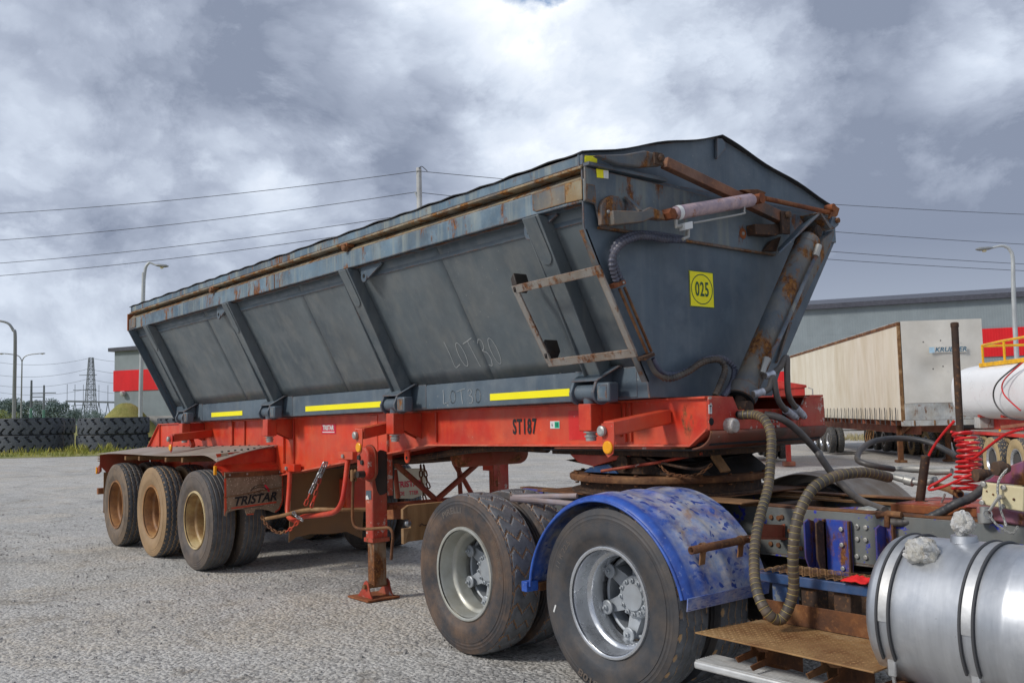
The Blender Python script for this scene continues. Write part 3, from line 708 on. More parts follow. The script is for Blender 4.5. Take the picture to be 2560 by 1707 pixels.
# deep cross plate on the brow
m = MB(); m.prism([(8.63, -1.257, 2.897), (8.63, -1.259, 2.707), (8.63, -1.183, 2.692), (8.63, -1.149, 2.57), (8.63, .487, 2.555), (8.63, .98, 2.855), (8.63, -.165, 2.862)], (-.014, 0, 0)); BROW = m.build('brow_plate', M['brow'], TR, .003)
m = MB(); m.prism([(8.629, -1.148, 2.571), (8.629, .487, 2.556), (8.629, .487, 2.544), (8.629, -1.148, 2.559)], (-.028, 0, 0)); m.build('brow_lip', M['slate_rust'], BROW)
m = MB(); m.prism([(8.632, -1.185, 2.80), (8.632, -1.253, 2.80), (8.632, -1.253, 2.712), (8.632, -1.18, 2.696)], (-.004, 0, 0)); m.build('brow_corner', M['slate_rust'], BROW)
m = MB()   # top angle of the brow plate
m.beam((8.63, -1.25, 2.912), (8.63, -.60, 2.905), .05, .022); m.build('brow_angle', M['slate'], BROW, .003)
# yellow reflective squares
for pts in ([(8.605, -1.230, 2.968), (8.605, -1.135, 2.981), (8.605, -1.137, 2.941), (8.605, -1.232, 2.932)], [(8.633, -1.172, 2.895), (8.633, -1.075, 2.898), (8.633, -1.078, 2.851), (8.633, -1.168, 2.846)]):
    m = MB(); m.prism(pts, (-.003, 0, 0)); m.build('reflective_tape', M['yellow'], TR)
m = MB(); m.prism([(8.636, -1.118, 2.894), (8.636, -1.079, 2.896), (8.636, -1.081, 2.850), (8.636, -1.117, 2.848)], (-.003, 0, 0)); m.build('torn_sticker', M['white_print'], TR)
# the 025 placard
PL = [(8.604, -0.367, 2.386), (8.604, -0.138, 2.384), (8.604, -0.155, 2.161), (8.604, -0.380, 2.162)]
pc = Vector((8.604, sum(p[1] for p in PL)/4, sum(p[2] for p in PL)/4)); hw = (PL[1][1]-PL[0][1])/2; hh = (PL[0][2]-PL[3][2])/2
m = MB(); m.box(8.601, 8.6035, pc.y-hw, pc.y+hw, pc.z-hh, pc.z+hh); PCD = m.build('number_placard', M['yellow'], TR)
m = MB()
for (y0, y1, z0, z1) in ((-hw, hw, hh-.004, hh), (-hw, hw, -hh, -hh+.004), (-hw, -hw+.004, -hh+.004, hh-.004), (hw-.004, hw, -hh+.004, hh-.004)): m.box(8.6036, 8.6042, pc.y+y0, pc.y+y1, pc.z+z0, pc.z+z1)
m.build('placard_border', M['green_print'], PCD)
m = MB(); V = []; N = 48
for k in range(N):
    a = 2*math.pi*k/N
    for rr in (.90, .845): V.append((8.6045, pc.y+hw*rr*math.cos(a), pc.z+hh*rr*.94*math.sin(a)))
m.add(V, [(2*k, 2*k+1, (2*k+3) % (2*N), (2*k+2) % (2*N)) for k in range(N)]); m.build('placard_ring', M['green_print'], PCD, smooth=0)
lettering('025', (8.603, pc.y, pc.z-.004), (0,1,0), (0,0,1), .125, M['green_print'], PCD, 'placard_digits', xs=.66, bold=.002, space=1.1)

# --- lid linkage: long rusted lever, ram, brackets
m = MB(); m.beam((8.720, -0.698, 2.981), (8.720, 0.034, 2.851), .055, .062); m.beam((8.720, 0.034, 2.851), (8.720, 0.439, 2.776), .055, .075); LEV = m.build('lid_lever', M['rust_steel'], TR, .004)
m = MB(); m.prism([(8.700, -1.229, 2.950), (8.700, -1.001, 2.992), (8.700, -0.833, 3.040), (8.700, -0.686, 3.035), (8.700, -0.689, 2.970), (8.700, -0.874, 2.934), (8.700, -1.050, 2.920)], (-.05, 0, 0)); m.build('lever_shoe', M['slate_rust'], TR, .01)
m = MB(); m.prism([(8.745, -0.810, 3.024), (8.745, -0.736, 3.027), (8.745, -0.740, 2.950), (8.745, -0.807, 2.955)], (-.012, 0, 0)); pb = m.build('pin_plate', M['rust_dark'], LEV, .003)
m = MB(); m.lathe([(0, .022), (.022, .022), (.026, .016), (.026, 0)], (8.745, -0.765, 2.992), (1,0,0), 6); m.build('bolt', M['rust_dark'], LEV)
m = MB(); m.prism([(8.760, -0.022, 2.902), (8.760, 0.141, 2.926), (8.760, 0.226, 2.918), (8.760, 0.222, 2.904), (8.760, 0.101, 2.883)], (-.07, 0, 0)); m.build('lever_cap', M['rust'], LEV, .003)
m = MB(); m.tube(spline([(8.700, 0.297, 2.896), (8.680, 0.619, 2.901), (8.660, 1.114, 2.903)], 4), .017, 10); m.build('drag_link', M['rust_orange'], TR)
m = MB(); m.prism([(8.680, 1.142, 2.965), (8.680, 1.213, 2.942), (8.680, 1.181, 2.887), (8.680, 1.114, 2.848), (8.680, 1.070, 2.854)], (-.02, 0, 0)); m.build('crank_link', M['rust_orange'], TR, .004)
m = MB(); m.lathe([(-.03, .028), (.035, .028), (.035, 0)], (8.660, 1.114, 2.936), (1,0,0), 14); m.build('crank_pin', M['rust_orange'], TR)
m = MB(); m.prism([(8.700, 1.093, 2.868), (8.700, 1.165, 2.861), (8.700, 1.155, 2.813), (8.700, 1.103, 2.782), (8.700, 1.042, 2.801)], (-.03, 0, 0)); m.build('crank_boss', M['slate'], TR, .004)
m = MB(); m.lathe([(0, .02), (.02, .02), (.02, 0)], (8.700, 1.127, 2.841), (1,0,0), 6); m.build('bolt', M['rust'], TR)
# ram with its rod eye and return line
ra, rb = Vector((8.800, -0.725, 2.661)), Vector((8.800, 0.022, 2.834)); rd = (rb-ra).normalized()
m = MB(); m.lathe([(0, .0), (0, .032), (.02, .042), (.03, .042), ((rb-ra).length-.02, .042), ((rb-ra).length, .034), ((rb-ra).length, 0)], ra, rd, 20); RAM = m.build('lid_ram', M['pink_cyl'], TR)
m = MB(); m.tube([rb, rb+rd*.05], [.03, .022], 12); m.lathe([(-.025, .034), (.025, .034), (.025, 0)], rb+rd*.075, (1,0,0), 12, capa=True); m.build('rod_eye', M['rust_orange'], RAM)
m = MB(); m.lathe([(-.035, .034), (.035, .034), (.04, .02), (.04, 0)], ra-rd*.045, (1,0,0), 6, capa=True); m.build('clevis_pin', M['rust_orange'], RAM)
m = MB(); m.lathe([(.015, .0435), (.05, .0435)], ra, rd, 20); m.build('ram_label', M['white_print'], RAM)
m = MB(); m.tube(spline([(8.820, -0.088, 2.780), (8.830, -0.106, 2.740), (8.830, -0.140, 2.719), (8.830, -0.594, 2.614)], 5), .0065, 8); m.build('return_line', M['zinc'], RAM)
m = MB(); m.prism([(8.850, -0.687, 2.602), (8.850, -0.618, 2.620), (8.850, -0.617, 2.578), (8.850, -0.686, 2.561)], (-.045, 0, 0)); VB = m.build('valve_block', M['white_print'], RAM, .003)
m = MB(); m.tube([(8.820, -0.732, 2.619), (8.820, -0.732, 2.582), (8.820, -0.659, 2.590)], .013, 8); m.tube([(8.830, -0.637, 2.571), (8.830, -0.639, 2.531), (8.830, -0.688, 2.510)], .010, 8); m.build('fittings', M['zinc'], RAM)
# ram bracket on the near corner
m = MB(); P = [(8.660, -1.171, 2.571), (8.660, -1.168, 2.680), (8.660, -1.144, 2.719), (8.660, -1.086, 2.751), (8.660, -1.029, 2.750), (8.660, -0.990, 2.722), (8.660, -0.980, 2.686), (8.660, -1.048, 2.588)]
m.prism(P, (-.03, 0, 0)); RB = m.build('bracket_plate', M['slate_rust'], TR, .004)
m = MB(); m.lathe([(0, .012), (.01, .01), (.01, 0)], (8.662, -1.121, 2.649), (1,0,0), 10); m.build('bolt', M['zinc'], RB)
m = MB(); m.prism([(8.700, -1.119, 2.652), (8.760, -0.940, 2.658), (8.780, -0.895, 2.684), (8.800, -0.817, 2.663), (8.800, -0.795, 2.616), (8.780, -0.881, 2.622), (8.760, -0.931, 2.596), (8.700, -1.112, 2.570)], (-.06, .0, 0)); m.build('bracket_arm', M['slate_rust'], RB, .005)
m = MB(); m.beam((8.640, -0.938, 2.757), (8.740, -0.930, 2.661), .05, .012); m.build('bracket_stay', M['slate_rust'], RB)
# pivot block for the lever, far half of the brow
m = MB(); m.prism([(8.700, 0.177, 2.715), (8.720, 0.389, 2.734), (8.740, 0.416, 2.746), (8.740, 0.411, 2.669), (8.720, 0.367, 2.654), (8.700, 0.180, 2.648)], (-.07, 0, 0)); PB = m.build('pivot_block', M['rust_dark'], TR, .005)
m = MB(); m.prism([(8.760, 0.385, 2.815), (8.760, 0.484, 2.822), (8.760, 0.474, 2.668), (8.760, 0.382, 2.663)], (-.02, 0, 0)); m.build('pivot_plate', M['rust_dark'], PB, .004)
m = MB(); m.lathe([(0, .024), (.02, .024), (.025, .016), (.025, 0)], (8.762, 0.444, 2.793), (1,0,0), 8); m.build('pivot_bolt', M['rust_dark'], PB)
m = MB(); m.prism([(8.660, 0.327, 2.560), (8.680, 0.374, 2.623), (8.700, 0.459, 2.662), (8.660, 0.453, 2.566)], (-.03, 0, 0)); m.build('pivot_gusset', M['rust_dark'], PB, .003)
for uv in ((8.632, 0.137, 2.659),):
    m = MB(); m.lathe([(0, .036), (.002, .034), (.002, 0)], uv, (1,0,0), 14); m.build('rust_boss', M['rust_orange'], TR)
    m = MB(); m.lathe([(0, .012), (.006, .010), (.006, 0)], (uv[0]+.002, uv[1], uv[2]), (1,0,0), 10); m.build('bolt', M['zinc'], TR)
# slanting hood over the tipping ram head, and the far end post
hA, hB = Vector((8.660, 0.462, 2.582)), Vector((8.660, 0.883, 2.877)); hC, hD = Vector((8.860, 0.674, 2.821)), Vector((8.800, 0.276, 2.525))
m = MB(); m.add([hA, hB, hC, hD], [(0,1,2,3)]); nrm = (hB-hA).cross(hD-hA).normalized()*.012; m = MB(); m.prism([hA, hB, hC, hD], nrm); m.build('ram_hood', M['slate'], TR, .002)
m = MB(); m.prism([(8.870, 0.658, 2.817), (8.870, 0.683, 2.811), (8.870, 0.819, 2.719), (8.870, 0.767, 2.716)], (-.16, 0, 0)); m.build('hood_return', M['slate_rust'], TR, .002)
m = MB(); m.prism([(8.660, 1.017, 2.708), (8.660, 1.155, 2.784), (8.660, 1.155, 2.753), (8.660, 1.113, 2.677), (8.660, 0.621, 2.129), (8.660, 0.561, 2.093), (8.660, 0.506, 2.109)], (-.05, 0, 0)); m.build('end_post', M['slate_rust'], TR, .006)
m = MB(); m.prism([(8.620, 0.653, 2.105), (8.620, 0.487, 1.844), (8.620, 0.462, 1.825), (8.620, 0.619, 2.098)], (-.02, 0, 0)); m.build('end_post_tail', M['slate_rust'], TR)
# tipping ram
ta, tb = Vector((8.800, -0.155, 1.615)), Vector((8.800, 0.618, 2.637)); td = (tb-ta).normalized(); L = (tb-ta).length
m = MB(); m.lathe([(-.03, 0), (-.03, .086), (.0, .092), (.05, .092), (.055, .080), (L-.06, .080), (L-.055, .083), (L-.01, .083), (L+.01, .07), (L+.01, 0)], ta, td, 32); TIP = m.build('tipping_ram', M['slate_rust'], TR)
m = MB(); m.lathe([(-.05, .042), (.05, .042), (.06, .03), (.06, 0)], tb+td*.07, (1,0,0), 18, capa=True); m.tube([tb, tb+td*.06], [.05, .04], 12); m.build('ram_head', M['rust_dark'], TIP)
m = MB(); m.lathe([(-.11, 0), (-.11, .03), (-.09, .036), (-.03, .036)], ta, td, 16); m.lathe([(-.06, .042), (.09, .042), (.09, 0)], ta-td*.10, (1,0,0), 18, capa=True); m.build('ram_foot', M['rust_dark'], TIP)
m = MB(); m.lathe([(-.032, .07), (-.034, 0)], ta, td, 24); m.build('ram_end_face', M['black_void'], TIP)
m = MB(); m.tube(spline([(8.900, 0.565, 2.555), (8.900, 0.533, 2.500), (8.900, 0.429, 2.371), (8.900, 0.107, 1.964), (8.900, -0.038, 1.820)], 4), .013, 10); m.build('ram_pipe', M['slate_rail'], TIP)
m = MB(); m.tube([(8.900, 0.579, 2.580), (8.900, 0.533, 2.505)], .022, 10); m.tube([(8.900, -0.034, 1.829), (8.900, -0.066, 1.780), (8.900, -0.086, 1.741)], [.026,.018,.018], 8); m.build('pipe_fitting', M['zinc'], TIP)
# short hoses from the ram to the nose
for nm, pts, r in (('ram_hose', [(8.900, -0.070, 1.724), (8.910, -0.012, 1.733), (8.930, 0.050, 1.776), (8.940, 0.083, 1.824), (8.950, 0.096, 1.828), (8.950, 0.091, 1.731), (8.950, 0.096, 1.609), (8.940, 0.165, 1.539), (8.900, 0.325, 1.470)], .019),
                   ('ram_hose', [(8.900, -0.190, 1.613), (8.920, -0.133, 1.624), (8.940, -0.081, 1.649), (8.950, -0.063, 1.705), (8.960, -0.059, 1.696), (8.960, -0.035, 1.593), (8.950, 0.046, 1.523), (8.900, 0.240, 1.467)], .019)):
    path = spline(pts, 8); m = MB(); m.tube(path, r, 12); H = m.build(nm, M['hose_grey'], TR)
    n_ = len(path)
    m = MB(); m.tube(path[1:11], .0225, 12); m.build('crimp_sleeve', M['crimp'], H)
    m = MB(); m.tube(path[-8:-2], .024, 12); m.tube(path[-3:], [.018, .02, .02], 8); m.build('crimp_sleeve', M['crimp'], H)

# --- lid hydraulic pair down the front panel
for dxx, off in ((0, 0.0), (1, .022)):
    m = MB(); m.tube(spline([(8.720, -0.552, 2.538), (8.700, -0.713, 2.528), (8.690, -0.872, 2.531), (8.680, -1.004, 2.491), (8.670, -1.088, 2.419), (8.660, -1.099, 2.347), (8.640, -1.043, 2.256)] if dxx == 0 else [(8.660, -0.501, 2.558), (8.660, -0.667, 2.559), (8.660, -0.862, 2.551), (8.660, -0.994, 2.515), (8.650, -1.073, 2.448), (8.640, -1.061, 2.361), (8.630, -0.998, 2.269)], 10), .0165, 10)
    H = m.build('lid_hose', M['hose'], TR)
    ringp = resample(spline([(8.720, -0.552, 2.538), (8.700, -0.713, 2.528), (8.690, -0.872, 2.531), (8.680, -1.004, 2.491), (8.670, -1.088, 2.419), (8.660, -1.099, 2.347), (8.640, -1.043, 2.256)] if dxx == 0 else [(8.660, -0.501, 2.558), (8.660, -0.667, 2.559), (8.660, -0.862, 2.551), (8.660, -0.994, 2.515), (8.650, -1.073, 2.448), (8.640, -1.061, 2.361), (8.630, -0.998, 2.269)], 10), .0115)
    m = MB(); k = 0; ring = []
    for i, p in enumerate(ringp):
        ring.append(p)
    rr_ = [.0160 if i % 2 else .0220 for i in range(len(ring))]; m.tube(ring, rr_, 10); m.build('hose_coil_guard', M['hose_blue'], H)
    m = MB(); m.tube([(8.630, -1.017, 2.226), (8.630, -0.805, 1.865)] if dxx == 0 else [(8.625, -0.971, 2.238), (8.625, -0.762, 1.874)], .0085, 8); m.build('hard_line', M['rust'], TR)
    P2 = [(8.640, -0.806, 1.823), (8.660, -0.771, 1.748), (8.680, -0.685, 1.714), (8.700, -0.555, 1.747), (8.710, -0.408, 1.812), (8.720, -0.272, 1.827), (8.740, -0.239, 1.774), (8.760, -0.311, 1.686), (8.780, -0.394, 1.609)] if dxx == 0 else [(8.640, -0.769, 1.832), (8.640, -0.699, 1.757), (8.650, -0.599, 1.737), (8.660, -0.455, 1.776), (8.670, -0.331, 1.833), (8.680, -0.180, 1.839), (8.700, -0.098, 1.777), (8.740, -0.184, 1.678), (8.780, -0.321, 1.600)]
    path = resample(spline(P2, 10), .0115); m = MB(); m.tube(path, [.0150 if (i % 2 == 0 or i < 12) else .0205 for i in range(len(path))], 10); m.build('lid_hose', M['hose_blue'] if dxx else M['hose_wrap'], TR)
for (a, b_) in (((650, 1150), (745, 1130)), ((1005, 680-0), (1090, 650))): pass
m = MB(); m.prism([(8.660, -1.092, 2.242), (8.660, -0.999, 2.275), (8.660, -0.989, 2.253), (8.660, -1.078, 2.221)], (-.06, 0, 0)); CL = m.build('hose_clamp', M['rust_orange'], TR, .003)
m = MB(); m.lathe([(0, .008), (.006, .007), (.006, 0)], (8.662, -1.017, 2.257), (1,0,0), 8); m.build('bolt', M['zinc'], CL)
m = MB(); m.prism([(8.660, -0.865, 1.837), (8.660, -0.777, 1.868), (8.660, -0.765, 1.849), (8.660, -0.854, 1.817)], (-.06, 0, 0)); m.build('hose_clamp', M['rust_dark'], TR, .003)

# --- steel ladder frame standing off the near side
FR = [(7.883, -1.167, 2.300), (8.631, -1.178, 2.320), (8.644, -0.933, 1.861), (7.912, -0.924, 1.845)]
names = ('top', 'front', 'bottom', 'rear')
up_ = Vector((0, -1, SL)).normalized()
FRM = None
for i in range(4):
    a, b_ = Vector(FR[i]), Vector(FR[(i+1) % 4]); m = MB(); d = (b_-a).normalized()*.02
    if i % 2 == 0: m.beam(a-d, b_+d, .014, .05, up=(0,-.47,.88))
    else: m.beam(a, b_, .045, .014, up=up_)
    m.build('access_frame_bar', M['bar_grey'], TR, .002)
for uv in ((7.882, -1.082, 2.328), (7.908, -0.863, 1.919)):
    p = Vector(uv); m = MB(); m.prism([p+Vector((-.03,-.10,.04)), p+Vector((.0,-.10,.075)), p+Vector((.03,-.10,.0)), p+Vector((0,-.10,-.05))], (0, .11, 0)); m.build('standoff', M['grease'], TR, .006)

# --- chassis beams
def web(s):
    prof = [(8.865, 1.59), (8.865, 1.412), (8.742, 1.328), (6.04, 1.334), (3.3, 1.035), (-.55, 1.02), (-.78, 1.30), (-.36, 1.588)]
    m = MB(); m.prism([(x, s*.575, z) for x, z in prof], (0, -s*.014, 0)); return m.tilt()
for s in (-1, 1):
    W_ = web(s).build('chassis_web', M['red'], TR)
    m = MB(); m.box(-.36, 8.868, min(s*.595, s*.44), max(s*.595, s*.44), 1.588, 1.603); m.tilt().build('top_flange', M['red'], TR, .003)
    for (a, b_) in (((8.742, 1.322), (6.04, 1.328)), ((6.04, 1.328), (3.3, 1.029)), ((3.3, 1.029), (-.55, 1.014)), ((8.868, 1.412), (8.742, 1.322)), ((-.36, 1.594), (-.79, 1.302)), ((-.79, 1.302), (-.55, 1.014))):
        m = MB(); m.prism([(a[0], s*.60, a[1]-.008), (b_[0], s*.60, b_[1]-.008), (b_[0], s*.44, b_[1]-.008), (a[0], s*.44, a[1]-.008)], (0, 0, .014)); m.tilt().build('bottom_flange', M['red_flange'], TR, .002)
# web stiffeners on the near side
for x, w, z0 in ((-.33, .015, 1.04), (2.05, .10, 1.04), (2.42, .02, 1.04), (.75, .02, 1.04), (3.33, .16, 1.05), (3.62, .012, 1.08), (5.20, .12, 1.26), (6.14, .012, 1.345), (8.22, .014, 1.34), (8.27, .012, 1.34)):
    m = MB(); m.box(x-w/2, x+w/2, -.600 if w > .05 else -.594, -.576, z0+.004, 1.586); m.tilt().build('web_stiffener', M['red'], TR, .003)
# darker repainted patch on the nose beam and doubler under it
m = MB(); m.box(7.69, 7.935, -.5775, -.5755, 1.36, 1.553); m.tilt().build('paint_patch', M['red_fresh'], TR)
m = MB(); m.box(7.55, 8.70, -.585, -.42, 1.302, 1.3135); m.tilt().build('rubbing_plate_edge', M['red_worn'], TR)
# --- hinges with their red sockets
for i, x in enumerate(RIBX):
    zt = (x-8.6)*.0112; hy = -.80; cz = 1.655+zt; xc_ = x-.03
    m = MB(); m.lathe([(-.085, 0), (-.085, .052), (.085, .052), (.085, 0)], (xc_, hy, cz), (1,0,0), 18); m.tube([(xc_, hy, cz), (xc_, hy, cz-.075)], .040, 14); HG = m.build('hinge', M['slate'], TR)
    for e in (-1, 1):
        P = []
        for k in range(11):
            a = math.pi*(.5+.5) + math.pi*(k/10)   # lower half round the pin
            P.append((hy+.075*math.cos(a), cz+.075*math.sin(a)))
        P = [(hy+.075*math.cos(math.pi*(1.0+k/10*1.0)), cz+.075*math.sin(math.pi*(1.0+k/10))) for k in range(11)]
        P += [(-.706, cz+.0), (-.706, cz+.135), (-.735, cz+.14), (hy-.045, cz+.065)]
        m = MB(); xx = xc_+e*.10; m.prism([(xx-.011, y, z) for y, z in P], (.022, 0, 0)); m.build('hinge_lug', M['slate'], HG, .004)
    m = MB(); m.prism([(xc_-.115, hy-.045, cz+.066), (xc_+.115, hy-.045, cz+.066), (xc_+.20, -.735, cz+.150), (xc_+.20, -.71, cz+.150), (xc_-.115, -.71, cz+.136)], (0, 0, .012)); m.build('hinge_cap', M['slate'], HG, .003)
    m = MB(); m.prism([(xc_+.112, hy-.055, cz-.055), (xc_+.112, hy-.055, cz+.05), (xc_+.125, hy-.055, cz+.058), (xc_+.225, hy-.055, cz+.058), (xc_+.225, hy-.055, cz-.06), (xc_+.125, hy-.055, cz-.06)], (0, .085, 0)); KP = m.build('pin_keeper', M['slate'], HG, .012)
    m = MB(); m.prism([(xc_+.135, hy-.057, cz-.04), (xc_+.125, hy-.057, cz), (xc_+.135, hy-.057, cz+.04), (xc_+.205, hy-.057, cz+.04), (xc_+.205, hy-.057, cz-.045)], (0, .004, 0)); m.build('keeper_face', M['slate_rust'] if i in (0,2) else M['slate_rail'], KP)
    m = MB(); m.box(xc_-.056, xc_+.056, hy-.05, hy+.05, cz-.235, cz-.068); SK = m.build('hinge_socket', M['red'], TR, .006)
    m = MB(); m.prism([(xc_+.035, hy+.05, cz-.07), (xc_+.035, -.577, cz-.07), (xc_+.035, -.577, cz-.28), (xc_+.035, hy+.05, cz-.20)], (.014, 0, 0)); m.prism([(xc_-.05, hy+.05, cz-.07), (xc_-.05, -.577, cz-.07), (xc_-.05, -.577, cz-.28), (xc_-.05, hy+.05, cz-.20)], (.014, 0, 0)); m.build('socket_gusset', M['red'], SK)
    m = MB(); m.lathe([(-.238, .046), (-.246, .046), (-.246, .03), (-.262, .03), (-.262, .040), (-.272, .040), (-.272, .033), (-.296, .033), (-.296, 0)], (xc_, hy, cz), (0,0,1), 14, capa=True); m.build('socket_nut', M['zinc'], SK)
# --- arms that carry the side lamps
for (tip, root) in (((1.659, -1.120, 1.344), (1.437, -0.580, 1.379)), ((5.866, -1.120, 1.402), (5.507, -0.580, 1.449)), ((8.542, -1.050, 1.435), (8.560, -0.580, 1.493))):
    tip, root = Vector(tip), Vector(root); m = MB(); m.beam(root, tip, .085, .085); A = m.build('lamp_arm', M['red'], TR, .008)
    d = (tip-root).normalized()
    m = MB(); m.prism([tip+Vector((-.05,-.004,.03)), tip+Vector((.055,-.004,.04)), tip+Vector((.055,-.004,-.06)), tip+Vector((.04,-.004,-.14)), tip+Vector((.0,-.004,-.165)), tip+Vector((-.035,-.004,-.13))], (0, -.008, 0)); m.build('lamp_tab', M['red'], A, .003)
    m = MB(); m.lathe([(0, .030), (.02, .030), (.026, .02), (.026, 0)], tip+Vector((-.03, -.016, -.012)), (0,-1,0), 12); m.build('marker_lamp', M['zinc'], A)
    m = MB(); m.lathe([(0, .037), (.008, .037), (.012, .032), (.012, 0)], tip+Vector((.005, -.0125, -.105)), (0,-1,0), 20); m.build('side_reflector', M['amber'], A)
m = MB(); m.beam((1.515, -0.850, 1.326), (1.590, -0.850, 1.238), .05, .05); m.build('arm_strut', M['red'], TR, .004)

# --- nose of the chassis
m = MB(); m.prism([(8.885, -.578, 1.604), (8.885, -.36, 1.602), (8.885, -.315, 1.525), (8.885, .325, 1.522), (8.885, .385, 1.598), (8.885, .573, 1.588), (8.885, .578, 1.40), (8.885, -.580, 1.41)], (-.022, 0, 0)); NOSE = m.build('nose_plate', M['red_worn'], TR, .004)
m = MB(); N = 8; V = []; ys_ = (-.58, .575)
for k in range(N+1):
    a = math.pi/2*k/N; x = 8.745 + .14*math.cos(a); z = 1.409 - .10*math.sin(a)
    V += [(x, ys_[0], z), (x, ys_[1], z), ]
m.add(V, [(2*k, 2*k+1, 2*k+3, 2*k+2) for k in range(N)]); o = m.build('nose_roll', M['grime_red'], TR); sd = o.modifiers.new('t', 'SOLIDIFY'); sd.thickness = .012
m = MB(); m.box(7.40, 8.75, -.56, .56, 1.288, 1.302); m.tilt().build('skid_plate', M['grease'], TR, .003)
m = MB(); m.box(8.28, 8.30, -.555, .555, 1.31, 1.585); m.tilt().build('cross_member', M['grease'], TR)
for x in (7.2, 6.2, 4.6, 3.5):
    m = MB(); m.box(x, x+.1, -.56, .56, 1.36, 1.57); m.tilt().build('cross_member', M['red_brown'], TR)
for x in (2.6, 1.3, .2):
    m = MB(); m.box(x, x+.1, -.56, .56, 1.10, 1.52); m.tilt().build('cross_member', M['red_brown'], TR)
m = MB(); m.box(8.31, 8.86, -.55, .55, 1.32, 1.335); m.tilt().build('nose_floor', M['black_void'], TR)  # floor coloured black for the shade within the open nose
# nose fittings
m = MB(); m.lathe([(0, .044), (.03, .046), (.055, .040), (.06, .03), (.06, 0)], (8.885, -0.418, 1.434), (1,0,0), 20); m.build('taped_coupling', M['plastic_wrap'], TR)
m = MB(); m.prism([(8.888, -0.586, 1.557), (8.888, -0.559, 1.560), (8.888, -0.560, 1.505), (8.888, -0.587, 1.506)], (-.003, 0, 0)); T1 = m.build('letter_sticker', M['white_print'], TR)
tcx = Vector((8.889, -0.574, 1.532)); lettering('T', tcx, (0,1,0), (0,0,1), .055, M['black_print'], T1, 'sticker_letter', xs=.5, bold=.001)
for i_, uv in enumerate(((8.886, 0.014, 1.445), (8.886, 0.046, 1.445), (8.886, 0.015, 1.418), (8.886, 0.049, 1.419))):
    m = MB(); m.lathe([(0, .007), (.008, .006), (.008, 0)], uv, (1,0,0), 8); m.build('bolt', M['zinc'], NOSE)
for uv in ((8.889, -0.327, 1.497), (8.889, 0.130, 1.483), (8.889, -0.570, 1.461)):
    m = MB(); m.lathe([(0, .022), (.001, 0)], uv, (1,0,0), 14); m.build('port_hole_shade', M['black_void'], NOSE)  # flat black discs paint the darkness of the ports

# --- yellow tapes and writing along the side
for (a, b_) in ((1.765, 2.634), (4.115, 5.570), (7.0, 7.845)):
    zc_t = 1.668; m = MB(); m.box(a, b_, -.7035, -.7005, zc_t-.022, zc_t+.026); m.tilt().build('reflective_tape', M['yellow'], TR)
def stroke(m, pts, w, fn):
    """a chalk line of even width on a surface: pts in plane units"""
    P = [Vector((x, y, 0)) for x, y in pts]
    for i in range(len(P)-1):
        a, b_ = P[i], P[i+1]; d = (b_-a)
        if d.length < 1e-6: continue
        d.normalize(); n = Vector((-d.y, d.x, 0))*w/2
        m.add([fn(*(a-n-d*w/3).xy), fn(*(b_-n+d*w/3).xy), fn(*(b_+n+d*w/3).xy), fn(*(a+n-d*w/3).xy)], [(0,1,2,3)])
def hand(fn, w):
    L_ = [[(0,1.0),(.03,.55),(.02,.08),(.25,.12),(.38,.16)]]
    O_ = [[(.75+.20*math.cos(a), .5+.42*math.sin(a)) for a in [k*math.pi/9 for k in range(19)]]]
    T_ = [[(1.10,.86),(1.35,.92),(1.72,1.02)], [(1.42,.93),(1.46,.5),(1.52,.02)]]
    n3 = [[(1.95,.82),(2.08,.95),(2.22,.86),(2.16,.62),(2.02,.56),(2.24,.46),(2.30,.24),(2.20,.02),(2.05,.06)]]
    n0 = [[(2.68+.19*math.cos(a), .5+.44*math.sin(a)) for a in [k*math.pi/9 for k in range(19)]]]
    for g in (L_, O_, T_, n3, n0):
        m = MB()
        for s_ in g:
            sp = [p.xy for p in spline([(x, y, 0) for x, y in s_], 4)]
            stroke(m, [(p[0], p[1]) for p in sp], w, fn)
        m.build('chalk_letter', M['chalk'], TR, smooth=0)
c0 = Vector((6.655, -0.740, 1.870)); c1 = Vector((7.355, -0.782, 1.948)); cs = (c1.x-c0.x)/3.5; vs = .20
def on_sheet(x, y):
    X_, Z_ = c0.x+x*cs, c0.z+y*vs; z0 = Z_-(X_-8.6)*.0108; return (X_, wy(z0, .0035)-canning(X_, z0), Z_)
hand(on_sheet, .019)
hand(lambda x, y: (6.415+x*.164, -.7045, 1.612+y*.11), .030)
lettering('ST187', (7.227, -.5765, 1.434), (1,0,.0115), (0,0,1), .148, M['black_print'], TR, 'fleet_number', xs=.60, bold=.004, space=1.18)
m = MB(); m.box(7.505, 7.60, -.579, -.576, 1.424, 1.474); ST = m.build('rego_sticker', M['white_print'], TR)
m = MB(); m.box(7.552, 7.597, -.5805, -.579, 1.428, 1.470); m.build('sticker_patch', M['teal_print'], ST)
lettering('11', (7.575, -.5806, 1.449), (1,0,0), (0,0,1), .040, M['black_print'], ST, 'sticker_number', xs=.7, bold=.001)
lettering('6', (7.528, -.5795, 1.449), (1,0,0), (0,0,1), .032, M['black_print'], ST, 'sticker_number', xs=.8)
m = MB(); m.box(4.20, 4.475, -.579, -.576, 1.380, 1.472); m.build('maker_sticker', M['sticker_red'], TR)
lettering('TRISTAR', (4.337, -.5795, 1.436), (1,0,0), (0,0,1), .062, M['white_print'], TR, 'sticker_lettering', xs=.92, bold=.002)
m = MB(); m.box(4.22, 4.455, -.5805, -.5795, 1.392, 1.401); m.build('sticker_line', M['white_print'], TR)
m = MB(); q = [(4.101, -0.773, 1.895), (4.179, -0.774, 1.898), (4.191, -0.756, 1.863), (4.116, -0.753, 1.858)]; m.prism(q, (0, .010, 0)); m.build('paper_scrap', M['flap_cream'], TR)

